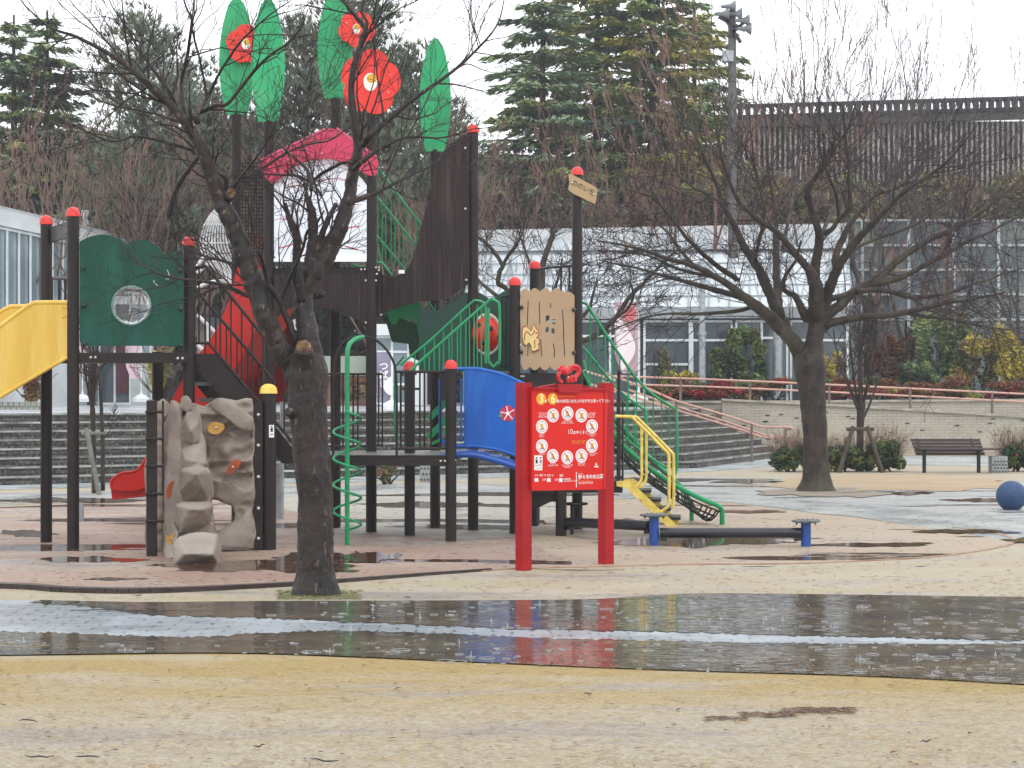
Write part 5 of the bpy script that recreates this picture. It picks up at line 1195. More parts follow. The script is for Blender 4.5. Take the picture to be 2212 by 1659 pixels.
# glass porch
pY = 55.5
mb = MB(); V = [W(-200, 572, pY + 3.5), W(146, 572, pY + 3.5), W(150, 632, pY - .5), W(-200, 632, pY - .5)]; mb.add(V, [(3, 2, 1, 0)]); pr = mb.build('porch_glass_roof', glass_l, LB)
mb = MB()
for i in range(9): a, b = V[0].lerp(V[1], i / 8), V[3].lerp(V[2], i / 8); mb.beam(a, b, .06, .1)
for a, b in ((0, 1), (3, 2)): mb.beam(V[a] , V[b], .06, .12)
for i in range(4): a, b = V[0].lerp(V[1], i / 4), V[3].lerp(V[2], i / 4 + .2); mb.beam(a, b, .05, .07)
mb.build('porch_frame', frame_w, pr)
mb = MB(); mb.plate([(-300, 630), (150, 630), (150, 651), (-300, 651)], pY - .6, .4); mb.build('gutter', mat('grey_gutter', '#a7acae', '#8d9294', 1, .4, stretch=(1, 1, 12)), LB)
mb = MB(); mb.plate([(-300, 651), (112, 651), (112, 876), (-300, 876)], pY, .3); mb.build('porch_wall', mat('dull_brown_wall', '#7d7466', '#655c50', 1, .7), LB)
def facade(parent, x0, x1, y0, y1, Y, th=.2, m=stone_w, name='wall'):
    mb = MB(); mb.plate([(x0, y0), (x1, y0), (x1, y1), (x0, y1)], Y, th); return mb.build(name, m, parent)
def window(parent, x0, x1, y0, y1, Y, nx=1, ys=(), gm=glass, fw=.06):
    f = facade(parent, x0, x1, y0, y1, Y, .04, gm, 'window'); mb = MB()
    for i in range(nx + 1): x = x0 + (x1 - x0) * i / nx; mb.beam(W(x, y0, Y - .03), W(x, y1, Y - .03), .05, fw, up=(0, 1, 0)) if False else mb.box((W(x, 0, Y).x, Y - .03, (W(0, y0, Y).z + W(0, y1, Y).z) / 2), (fw, .05, W(0, y0, Y).z - W(0, y1, Y).z))
    for y in (y0, y1) + tuple(ys): mb.box(((W(x0, 0, Y).x + W(x1, 0, Y).x) / 2, Y - .032, W(0, y, Y).z), (W(x1, 0, Y).x - W(x0, 0, Y).x + fw, .05, fw))
    mb.build('frame', frame_w, f); return f
facade(LB, 148, 328, 640, 876, 57, .3, stone_w)
for a, b in ((112, 146), (282, 318)):
    facade(LB, a, b, 778, 876, 55.0, .5, mat('grey_pillar', '#b2b7b6', '#9ea3a2', 2, .5), 'pillar'); facade(LB, a - 3, b + 4, 768, 780, 54.9, .6, frame_w, 'pillar_cap')
window(LB, 112, 146, 655, 768, 56.8, 1, (700,)); window(LB, 152, 215, 655, 870, 56.8, 2, (730,), glass_l)
window(LB, 215, 282, 655, 872, 56.7, 2, (730,)); facade(LB, 250, 275, 740, 850, 56.6, .03, mat('maroon_door', '#5d2a38', '#4a2230', 3, .5), 'door')
window(LB, 284, 326, 655, 768, 56.8, 1, (700,), glass_l)
# brick kerb of the planter at far left
mb = MB(); mb.plate([(-200, 868), (92, 868), (92, 885), (-200, 885)], 39.5, .3); tag(mb.build('planter_edge', brickmat('grey_blocks', '#9a9c92', '#83857c', '#4a4a45', .11, .4, .012, .6, .3, 'XZ')), 'grey block planter edge at the back of the terrace, far left', 'planter')
# small lamp finial on the hall roof
fn = thing('roof_lamp', 'pale lantern-shaped vent on a thin stand above the hall roof', 'roof vent', tuple(W(184, 505, 60)))
c = W(184, 500, 60); mb = MB(); s = 60 / F
mb.lathe(c, [(.001, 0), (.10, 0), (.11, .3), (.07, .34), (.07, .42), (.11, .47), (.11, .62), (.001, .63)], 16); mb.tube([c - Vector((0, 0, .5)), c], .02, 6)
mb.build('lantern', white_steel, fn, smooth=True); mb = MB(); mb.beam(c + Vector((-.15, 0, -.03)), c + Vector((.22, 0, -.03)), .05, .04); mb.beam(c + Vector((.03, 0, .1)), c + Vector((.6, 0, -.5)), .03, .03); mb.build('stand', white_steel, fn)

# glass house in the centre with slanting pale roof
CB = thing('glasshouse', 'long pale glasshouse with slanting ribbed roof behind the playground', 'building', (2, 51, ZT_))
Yc_ = 54.
rfm = mat('pale_ribbed_roof', '#b9bfc3', '#a5acb0', .6, .35, stretch=(1, 1, 1), c3='#d5d9dc', s3=.4)
def slab(name, P, m, th, parent):
    mb = MB(); n = len(P); nv = (Vector(P[1]) - Vector(P[0])).cross(Vector(P[2]) - Vector(P[0])).normalized() * -th
    V = [Vector(p) for p in P] + [Vector(p) + nv for p in P]
    mb.add(V, [tuple(range(n)), tuple(range(2 * n - 1, n - 1, -1))] + [(i, i + n, (i + 1) % n + n, (i + 1) % n) for i in range(n)]); return mb.build(name, m, parent)
slab('parapet', [W(1030, 514, Yc_ + 4), W(1832, 503, Yc_ + 4), W(1832, 482, Yc_ + 4), W(1030, 497, Yc_ + 4)], stone_w, .3, CB)
slab('band', [W(1030, 542, Yc_ + 3.6), W(1832, 536, Yc_ + 3.6), W(1832, 503, Yc_ + 3.9), W(1030, 514, Yc_ + 3.9)], rfm, .2, CB)
cor = [W(1000, 668, Yc_), W(1840, 664, Yc_), W(1834, 545, Yc_ + 3.2), W(1020, 550, Yc_ + 3.2)]
rr_ = slab('glass_roof', cor, mat('translucent_roof', '#c8ced2', '#bcc3c7', .3, .4, spec=.3), .05, CB)
mb = MB()
for i in range(20): t = i / 19; mb.beam(cor[0].lerp(cor[1], t) + Vector((0, -.04, .03)), cor[3].lerp(cor[2], t) + Vector((0, -.02, .01)), .035, .03)
for i in range(6): t = i / 5; mb.beam(cor[0].lerp(cor[3], t) + Vector((0, -.04, .03)), cor[1].lerp(cor[2], t) + Vector((0, -.02, .01)), .035, .03)
for i in range(38):
    t = i / 38; u_ = (i + 1) / 38; k0_, k1_ = ((0, 1) if i % 2 else (1, 0)); A_q = cor[0].lerp(cor[1], t).lerp(cor[3].lerp(cor[2], t), .1 + .8 * k0_); B_q = cor[0].lerp(cor[1], u_).lerp(cor[3].lerp(cor[2], u_), .1 + .8 * k1_); mb.beam(A_q + Vector((0, -.02, .01)), B_q + Vector((0, -.02, .01)), .03, .02)
mb.build('roof_bar', mat('grey_roof_bar', '#8f979b', '#838b90', 2, .4), rr_)
slab('gutter', [W(1000, 690, Yc_ - .1), W(1840, 686, Yc_ - .1), W(1840, 664, Yc_ - .1), W(1000, 668, Yc_ - .1)], mat('grey_gutter2', '#9aa0a2', '#878d8f', 1, .4), .2, CB)
facade(CB, 1000, 1840, 688, 880, Yc_ + .3, .3, mat('grey_wall', '#7f8584', '#6c7271', .7, .6))  # wall below the gutter, plain mid grey
for x0, x1, ys, nx in ((1030, 1250, (745,), 3), (1255, 1380, (726,), 2), (1392, 1490, (735, 787), 1), (1495, 1580, (735,), 1), (1590, 1700, (730,), 2), (1708, 1830, (735,), 2)): window(CB, x0, x1, 694, 868, Yc_ + .15, nx, ys)
# dark slatted hall high on the right
Yh_ = 78.
SH = thing('slatted_hall', 'tall dark hall with vertical timber slats and scalloped roof edge, upper right', 'building', (18, Yh_, 0))
dk = mat('dark_timber', '#3a3634', '#2c2928', .6, .7); slatm = mat('weathered_slat', '#b5aca5', '#968c85', .8, .7)
top = lambda x: 226 - (x - 1600) * .029
facade(SH, 1560, 2600, 262, 420, Yh_, .4, dk); 
mb = MB(); mb.plate([(1560, top(1560) + 22), (2600, top(2600) + 22), (2600, top(2600) + 48), (1560, top(1560) + 48)], Yh_ - .5, .3); mb.build('eaves_beam', mat('dark_grey_beam', '#45423f', '#383533', 1, .6), SH)
mb = MB(); xs = []
x = 1560
while x < 2560: mb.plate([(x, 262), (x + 4.2, 262), (x + 4.2, 396 - 8 * math.sin(x / 120)), (x, 396 - 8 * math.sin(x / 120))], Yh_ - .2, .1); x += 11.2
mb.build('slats', slatm, SH)
mb = MB(); x = 1575
while x < 2560:
    y = top(x) + 8; mb.plate([(x, y - 9), (x + 17.2, y - 9.4), (x + 17.2, y - 5), (x + 13, y - 2), (x + 11.8, y + 8), (x + 11.8, y + 18), (x + 5.2, y + 18), (x + 5.2, y + 8), (x + 4, y - 2), (x, y - 5)], Yh_ - .7, .5); x += 17
mb.plate([(1560, top(1560) + 23), (2560, top(2560) + 23), (2560, top(2560) + 30), (1560, top(1560) + 30)], Yh_ - .6, .4)
mb.build('scalloped_eaves', mat('dark_roof_edge', '#2c2c33', '#222228', 1, .6), SH)
facade(SH, 1560, 2600, 420, 700, Yh_ + .2, .3, mat('lower_wall', '#6b665c', '#57534a', .5, .8))
# gridded glass front on the right
GB = thing('glass_block', 'grey glass curtain-wall building with white grid bars at the right edge', 'building', (13, 62, 0))
gb = facade(GB, 1846, 2500, 474, 870, 62, .2, mat('blue_grey_glass', '#66727a', '#515c61', .35, .15, c3='#7b8578', s3=.3), 'curtain_wall')
mb = MB()
for x in (1862, 1962, 2060, 2156, 2250, 2350): mb.box((W(x, 0, 62).x, 61.96, 4.1), (.09, .08, W(0, 474, 62).z * 1.0 + .4 - 2))
for y in (476, 530, 583, 636, 690): mb.box((W(2170, 0, 62).x, 61.95, W(0, y, 62).z), (9.2, .08, .07))
mb.build('grid_bars', mat('pale_grid', '#c5cccf', '#aeb5b8', 2, .5), gb)
facade(GB, 1830, 1852, 560, 860, 61.5, .3, mat('corrugated_sheet', '#9aa0a4', '#878d91', 1, .45, stretch=(6, 1, 1)), 'corrugated_pier')
# little entrance block in the middle, behind the playground
EB = thing('entrance_block', 'small white entrance block with glass door seen between the brown posts', 'building', (-5.5, 52, ZT_))
facade(EB, 806, 884, 700, 724, 51, 3, stone_w, 'roof_band'); facade(EB, 884, 912, 736, 876, 51.2, 3, stone_w, 'side_wall'); facade(EB, 808, 900, 724, 878, 52.5, .2, mat('grey_porch', '#8a9599', '#7a8589', 1, .5))  # wall behind the glass is plain blue-grey
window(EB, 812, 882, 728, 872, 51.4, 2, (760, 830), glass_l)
facade(EB, 640, 800, 769, 812, 53, .3, mat('pale_green_grey', '#a4aca0', '#949c90', 1, .6), 'panel_wall'); facade(EB, 640, 800, 812, 880, 53.2, .3, mat('brick_red_wall', '#8a6054', '#6b4e45', 1.2, .7), 'low_wall')
facade(EB, 426, 530, 704, 800, 58, .3, mat('beige_shed', '#a89e8c', '#968c7b', 1, .6), 'shed_wall'); facade(EB, 420, 536, 685, 706, 57.5, 1.5, mat('slate_roof', '#3f434a', '#33363c', 1, .5), 'shed_roof')
# banners on poles
def banner(x, ytop, ybase, w, h, label, side=-1, text=None, Y=40., m1='#c9a9ad', m2='#d8c3c6', pole_top=None):
    b = thing('banner_flag', label, 'banner', (W(x, 0, Y).x, Y, W(0, ybase, Y).z))
    mb = MB(); mb.tube([W(x, ybase, Y), W(x, (pole_top or ytop) - 4, Y)], .016, 8); mb.tube([W(x, ytop, Y), W(x + side * w, ytop, Y)], .01, 6); mb.build('pole', white_steel, b, smooth=True)
    P = []; n = 10; k = 4; mb = MB()
    for i in range(n + 1):
        for j in range(k + 1):
            t = i / n; u = j / k; P.append(W(x + side * (1 + (w - 1) * u * (1 - .35 * max(0, t - .75) * 4 * u)), ytop + h * t, Y + .06 * math.sin(t * 7 + u * 4) * u))
    mb.add(P, [(i * (k + 1) + j, i * (k + 1) + j + 1, (i + 1) * (k + 1) + j + 1, (i + 1) * (k + 1) + j) for i in range(n) for j in range(k)])
    cl_ = mb.build('cloth', mat('banner_' + m1[1:], m1, m2, 1.2, .7), b, smooth=True)
    mb = MB(); mb.lathe(W(x, ybase, Y), [(.22, 0), (.22, .08), (.12, .16), (.03, .2), (.03, .26), (.001, .26)], 20); mb.build('weight', white_steel, b, smooth=True)
    return b, cl_
b_, cl_ = banner(1379, 652, 868, 52, 155, 'tall pink banner with a pale petal shape beside the green climber', Y=45.5, m1='#b99aa4', m2='#caaeb5')
mb = MB(); mb.plate(smooth2([(1328, 665), (1340, 690), (1350, 702), (1362, 720), (1372, 745), (1370, 765), (1358, 785), (1345, 800), (1338, 780), (1332, 740), (1329, 700), (1328, 665)], 3)[:-1], 45.3, .02); mb.build('petal_print', mat('petal_pale', '#efe3e4', '#e6d6d8', 2, .6), cl_)
mb = MB(); mb.plate(smooth2([(1346, 668), (1360, 662), (1372, 668), (1374, 682), (1362, 694), (1350, 690), (1346, 668)], 3)[:-1], 45.3, .02); mb.build('red_print', mat('banner_red', '#cf6a68', '#c35e5c', 2, .6), cl_)
banner(305, 700, 868, 34, 118, 'pink patterned banner by the porch of the left hall', Y=52, m1='#d3bdc2', m2='#c3a4ac')
banner(178, 700, 868, 10, 60, 'half-hidden narrow banner pole with a round white weight', Y=52, m1='#d9c6ca', m2='#cdb3b9')
b_, cl_ = banner(846, 760, 884, 36, 106, 'lilac-grey banner with white hiragana between the brown posts', Y=44, m1='#8a8598', m2='#7d788c')
tb = MB(); p0 = W(829, 792, 43.8)
for i, ch in enumerate('つばき'): text_mb(ch, tb, p0 + Vector((0, 0, .0 - .19 * i)), (1, 0, 0), (0, 0, 1), .2, 'CENTER', bold=.02)
tb.build('lettering', wht, cl_)
mb = MB(); mb.plate(smooth2([(846, 812), (834, 820), (828, 832), (832, 846), (846, 852), (846, 812)], 3)[:-1], 43.9, .02); mb.build('white_print', wht, cl_)
# pole with loudspeakers
YP = 57.; pl = thing('speaker_pole', 'tall grey concrete pole with loudspeakers at its top', 'utility pole', (W(1582, 0, YP).x, YP, 1.1))
mb = MB(); mb.tube([W(1585, 860, YP), W(1583, 400, YP), W(1581, 22, YP)], [.15, .13, .11], 14); mb.build('pole', mat('concrete_pole', '#5f5d5a', '#4f4d4b', 2, .6), pl, smooth=True)
for a, b in (((1552, 36), (1610, 66)), ((1560, 30), (1600, 92)), ((1612, 44), (1572, 80))): mb = MB(); mb.beam(W(*a, YP - .15), W(*b, YP - .15), .1, .09); mb.build('crossarm', dk, pl)
for x, y, dx in ((1576, 14, -1), (1590, 30, 1), (1606, 44, 1), (1610, 62, 1), (1562, 30, -1)):
    mb = MB(); c = W(x, y, YP - .2); mb.lathe(c, [(.02, -.25), (.05, -.2), (.07, 0), (.17, .14), (.18, .16), (.05, .02)], 14, axis='X'); mb.build('loudspeaker', mat('speaker_grey', '#7d8184', '#676b6e', 4, .4), pl, smooth=True)
mb = MB(); mb.box(W(1572, 122, YP - .1), (.3, .25, .3)); mb.build('junction_box', galv, pl)
for x, y0, y1, Y, w, lb in ((1517, 560, 808, 52, .09, 'slim grey lamp post behind the planter hedge'), (1680, 545, 780, 52.8, .13, 'grey post behind the right-hand cherry tree')):
    lp = MB(); lp.tube([W(x, 862, Y), W(x, y0, Y)], [w, w * .8], 12); lp.lathe(W(x, y0 + 160, Y), [(w * 1.1, -.06), (w * 1.25, 0), (w * 1.1, .06)], 12)
    tag(lp.build('lamp_post', galv, smooth=True), lb, 'lamp post')

# ------------------------------------------------------------------ trees and shrubs
def grow(mb, p, d, L, r, lvl, mx, q, up=.1, wig=.22, nch=4, n=5, sides=4, minr=.003, ang=(25, 55), flat=0., taper=.35):
    P = [p.copy()]; Rr = [r]; d = d.normalized(); seg = L / n
    for i in range(n):
        d = (d + Vector((q.gauss(0, wig), q.gauss(0, wig), q.gauss(0, wig) + up * .3))).normalized()
        if flat: d.y *= (1 - flat); d.normalize()
        P.append(P[-1] + d * seg); Rr.append(max(minr, r * (1 - (1 - taper) * (i + 1) / n)))
    mb.tube(P, Rr, max(3, sides - lvl), cap=False)
    if lvl >= mx: return
    for k in range(nch):
        t = q.uniform(.22, 1.) if k else 1.; i = min(n - 1, int(t * n)); f = t * n - i; b = P[i].lerp(P[i + 1], f); dd = (P[i + 1] - P[i]).normalized()
        a = R(q.uniform(*ang)) * (.4 if k == 0 else 1); ax = dd.orthogonal().normalized(); ax.rotate(Matrix.Rotation(q.uniform(0, 6.283), 3, dd)); nd = dd.copy(); nd.rotate(Matrix.Rotation(a, 3, ax)); nd.z += up
        grow(mb, b, nd, L * q.uniform(.48, .78) * (1.05 - .3 * t), Rr[i] * .62, lvl + 1, mx, q, up, wig, nch, n, sides, minr, ang, flat, taper)
def limb_tree(name, label, Y0, trunk, limbs, twig_L, twig_n, seed, mt, up, maxl=3, minr=.0035, group=None, depth=.5, scale_w=1., vox=.02, rough=.004, stubs=()):
    """trunk: (x, y, width) in photo units. limbs: lists of (x, y, width[, depth offset])."""
    q = random.Random(seed); b = W(trunk[0][0], HY, Y0)
    t = thing(name, label, 'tree', (b.x, b.y, 0), group)
    from mathutils import noise as mn
    mb = MB(); P = smooth_line([W(x, y, Y0) for x, y, w in trunk], 6); Wd = smooth_line([Vector((w, 0, 0)) for x, y, w in trunk], 6)
    P[0] = P[0] - Vector((0, 0, .08)); V = []; ns = 28; Rs = [M(w.x, Y0) / 2 for w in Wd]
    P2 = []; R2 = []
    for i in range(len(P) - 1):
        for j in range(3): P2.append(P[i].lerp(P[i + 1], j / 3)); R2.append(Rs[i] + (Rs[i + 1] - Rs[i]) * j / 3)
    P2.append(P[-1]); R2.append(Rs[-1])
    mb.tube(P2, R2, ns)
    for i in range(len(mb.v)):
        v = mb.v[i]; k = i // ns
        if k < len(P2):
            c = P2[k]; rad = (v - c); h = 1 + .07 * mn.noise(Vector((v.x * 5, v.y * 5, v.z * 1.6))) + .04 * mn.noise(v * 16)
            root = max(0, 1 - v.z / .30); a = math.atan2(rad.y, rad.x); h += root ** 2 * (.14 + .16 * max(0, math.sin(a * 3 + seed)))
            mb.v[i] = c + rad * h
    br = MB(); tw = MB()
    for L in limbs:
        L = [(a if len(a) > 3 else (*a, None)) for a in L]; k0 = q.choice((-1, 1)) * q.uniform(.2, 1) * depth; n = len(L)
        off = [l[3] if l[3] is not None else k0 * (i / max(1, n - 1)) ** 1.2 for i, l in enumerate(L)]
        P = smooth_line([W(l[0], l[1], Y0 + o) for l, o in zip(L, off)], 5); Wd = smooth_line([Vector((l[2], 0, 0)) for l in L], 5); Rr = [max(minr * 1.4, M(w.x, Y0) / 2 * scale_w) for w in Wd]
        P = [P[i] + Vector((0, 0, 0)) if i in (0, len(P) - 1) else P[i] + Vector((q.gauss(0, 1), q.gauss(0, 1), q.gauss(0, 1))) * min(.008, Rr[i] * .06) for i in range(len(P))]
        br.tube(P, Rr, 9 if Rr[0] > .02 else 6)
        if Rr[0] > vox * 2.2:
            k_ = max([2] + [i + 1 for i in range(len(Rr)) if Rr[i] > vox * 1.6]); mb.tube(P[:k_], Rr[:k_], 12)
        Lg = sum((P[i + 1] - P[i]).length for i in range(len(P) - 1)); m = int(Lg * twig_n)
        for _ in range(m):
            i = int(q.triangular(.12, 1, .75) * (len(P) - 1)); i = min(i, len(P) - 2); dd = (P[i + 1] - P[i]).normalized(); ax = dd.orthogonal().normalized(); ax.rotate(Matrix.Rotation(q.uniform(0, 6.283), 3, dd))
            nd = dd.copy(); nd.rotate(Matrix.Rotation(R(q.uniform(25, 65)), 3, ax)); nd.z += up
            grow(tw, P[i].lerp(P[i + 1], q.random()), nd, twig_L * q.uniform(.5, 1.3), min(Rr[i] * .5, .009), 0, maxl - 1, q, up * .6, .16, 4, 5, 4, minr)
    for (x, y, dx, dy, w, o_) in stubs:
        a, b2 = W(x, y, Y0 - o_), W(x + dx, y + dy, Y0 - .1 - o_); mb.tube([a, a.lerp(b2, .5), b2], [M(w, Y0) * .62, M(w, Y0) * .52, M(w, Y0) * .46], 14)
    fz, nr = fuse(mb, vox, 5, .5)
    for i in range(len(fz.v)):
        v = fz.v[i]; g = mn.noise(Vector((v.x * 22, v.y * 22, v.z * 6))); g2 = 1 - abs(mn.noise(Vector((v.x * 34, v.y * 34, v.z * 9 + 5)))) * 2.2
        fz.v[i] = v + nr[i] * (rough * (g * .8 + g2 * .7 + .5 * mn.noise(v * 60)) + rough * 1.6 * mn.noise(v * 5))
    fz.build('trunk', mt, t, smooth='all')
    br.build('limbs', mt, t, smooth='all'); o = tw.build('twigs', twigm, t); return t

t1 = [(681, 1287, 88), (681, 1240, 78), (681, 1150, 75), (680, 1080, 75), (674, 1000, 75), (668, 930, 77), (665, 870, 82), (664, 820, 84), (664, 780, 74), (664, 762, 54)]
L1 = [
 [(652, 822, 60, 0), (628, 785, 56, 0), (600, 742, 52, -.05), (575, 690, 50, -.1), (556, 640, 48, -.1), (540, 590, 46, -.1), (520, 530, 46, -.1), (500, 480, 44, -.1), (476, 434, 40, -.1), (455, 375, 38), (437, 322, 37), (415, 285, 35), (392, 252, 32), (360, 218, 27), (322, 182, 22), (252, 126, 17), (168, 81, 12), (112, 62, 9), (84, 40, 7), (56, 14, 5), (30, -20, 3)],
 [(668, 800, 60, 0), (668, 740, 58, 0), (660, 690, 50, .03), (656, 645, 46, .05), (668, 605, 52, .08), (700, 560, 46, .1), (726, 510, 40, .1), (742, 465, 37, .12), (755, 420, 34), (764, 360, 33), (774, 312, 32), (762, 238, 26), (759, 182, 24), (768, 130, 24), (784, 84, 22), (790, 62, 20), (772, 40, 16), (742, 2, 13), (725, -30, 10)],
 [(786, 82, 18, .2), (793, 50, 12, .2), (781, 26, 9, .2), (786, 0, 7, .2), (792, -30, 5, .2)], [(788, 74, 14, .2), (806, 62, 9, .15), (822, 30, 6, .1), (830, -10, 4, 0)],
 [(660, 620, 34, .05), (668, 560, 24, .1), (676, 510, 24, .12), (676, 470, 20, .12), (668, 440, 15, .12), (660, 420, 11, .12)],
 [(676, 560, 20, .1), (690, 520, 17, .1), (706, 480, 14), (726, 440, 12)],
 [(652, 650, 24, 0), (644, 600, 22, -.05), (640, 560, 20, -.05), (642, 520, 20, -.08), (632, 490, 20, -.1), (622, 462, 13, -.1), (616, 438, 7, -.1)],
 [(784, 315, 20, .1), (800, 292, 19), (818, 276, 18), (852, 248, 16), (888, 218, 15), (944, 179, 13), (986, 148, 12), (1017, 120, 10), (1055, 80, 8), (1078, 45, 6), (1090, -5, 4)],
 [(946, 180, 8), (980, 182, 7), (1017, 190, 5), (1050, 200, 3)], [(984, 150, 6), (1010, 138, 5), (1040, 150, 4), (1075, 160, 2)],
 [(766, 365, 16, .1), (782, 350, 14), (820, 322, 12), (874, 297, 9), (920, 297, 7), (958, 297, 6), (1017, 280, 4), (1050, 276, 3)],
 [(750, 440, 16), (782, 428, 13), (818, 414, 11), (852, 396, 9), (888, 378, 7), (940, 352, 5), (980, 310, 3)],
 [(762, 352, 12), (740, 352, 10), (700, 372, 10), (672, 390, 10), (640, 380, 8), (606, 378, 7), (570, 375, 5), (520, 365, 4)],
 [(426, 262, 22, -.2), (420, 246, 18), (442, 266, 14) if False else (440, 240, 16), (466, 228, 14), (490, 225, 13), (520, 190, 12), (546, 157, 12), (580, 122, 10), (619, 95, 8), (650, 60, 5), (665, 20, 3)],
 [(418, 256, 18, -.3), (448, 210, 13), (462, 182, 12), (476, 154, 11), (498, 120, 10), (518, 92, 9), (548, 62, 7), (588, 28, 5), (630, 0, 3)],
 [(400, 262, 16, -.2), (392, 182, 15), (399, 145, 13), (406, 112, 12), (411, 75, 11), (414, 42, 10), (404, 20, 7), (395, -6, 5)], [(448, 208, 9), (440, 170, 9), (431, 126, 8), (420, 85, 8), (415, 50, 7), (424, 20, 5), (426, -10, 4)],
 [(392, 250, 16, .2), (364, 196, 14), (336, 157, 12), (318, 134, 11), (302, 112, 10), (284, 78, 8), (266, 48, 7), (246, 20, 5), (232, -10, 4)],
 [(322, 184, 12, .2), (308, 176, 12), (270, 136, 10), (238, 98, 9), (212, 68, 7), (190, 42, 6), (165, 18, 5), (146, -8, 3)],
 [(400, 275, 14, -.3), (392, 266, 12), (365, 256, 11), (336, 246, 9), (295, 237, 8), (252, 230, 7), (210, 214, 5), (168, 196, 4), (130, 184, 3)],
 [(420, 330, 14, .1), (409, 322, 11), (350, 305, 9), (294, 294, 8), (266, 302, 7), (238, 305, 6), (200, 290, 5), (157, 269, 4), (120, 262, 3)],
 [(476, 436, 16), (490, 392, 11), (470, 372, 10), (440, 340, 9), (406, 308, 7), (380, 285, 5), (350, 268, 3)],
 [(482, 440, 14), (510, 395, 11), (538, 380, 10), (566, 364, 10), (600, 342, 9), (636, 322, 8), (675, 310, 7), (714, 302, 6), (762, 269, 4), (800, 250, 3)],
 [(486, 445, 10), (510, 396, 8), (540, 358, 7), (566, 322, 6), (585, 290, 5), (600, 250, 4)], [(594, 302, 5), (626, 332, 8), (661, 364, 10), (672, 392, 14), (672, 410, 12)],
 [(600, 728, 26, .1), (596, 702, 20), (575, 672, 15), (560, 652, 13), (520, 632, 11), (480, 616, 9), (440, 608, 8), (398, 604, 7), (350, 594, 6), (310, 575, 5), (270, 548, 3)],
 [(655, 770, 20), (640, 740, 17), (625, 700, 16), (612, 670, 16), (606, 650, 16), (580, 620, 14), (555, 600, 12), (530, 580, 10), (490, 566, 8), (450, 556, 7), (410, 540, 5), (380, 520, 3)],
 [(604, 655, 12), (622, 610, 10), (640, 570, 9), (656, 530, 8), (664, 500, 7), (684, 482, 6), (700, 455, 4)], [(585, 626, 10), (574, 590, 9), (566, 560, 8), (552, 520, 8), (544, 480, 7), (536, 440, 6), (524, 400, 5)],
 [(440, 325, 12, .3), (428, 340, 14, .35), (405, 370, 14, .4), (385, 400, 17, .45), (374, 430, 18, .5), (366, 462, 16, .5), (366, 470, 8, .5)],
]
L1 = [[(p[0], p[1], p[2] * (.60 + .27 * min(1, max(0, (p[1] - 230) / 260))), *p[3:]) for p in L] for L in L1]
limb_tree('cherry_tree', 'bare dark cherry tree forking low in front of the playground tower', GY(1284), t1, L1, .62, 5.4, 21, barkm2, .12, maxl=3, minr=.0019, depth=.7, vox=.0085, rough=.0065, stubs=((658, 785, -2, -32, 42, .07), (478, 440, 20, -22, 24, .04), (640, 902, -16, -14, 20, .03), (684, 640, 14, -6, 14, .05)))
# pruned stubs and knots on the trunk
tree1 = [o for o in bpy.data.objects if o.name.startswith('cherry_tree')][0]
Yk = GY(1284); q_ = random.Random(2)
for (x, y, w, o_) in ((656, 751, 36, .19), (499, 417, 21, .16)):
    mb = MB(); c = W(x, y, Yk - o_); rr = M(w, Yk) * .46; mb.lathe(c, [(.001, .004), (rr * .5, .006), (rr * .9, .0), (rr, -.012)], 22, axis='Y')
    for k in range(len(mb.v)): mb.v[k] = mb.v[k] + Vector((q_.gauss(0, 1), q_.gauss(0, 1), q_.gauss(0, 1))) * .003
    mb.build('cut_face', mat('cut_wood', '#7a5a3e', '#33261f', 9, .8, 1., 12, c3='#a5855c', s3=14, lo3=.55, hi3=.62), tree1, smooth='all')

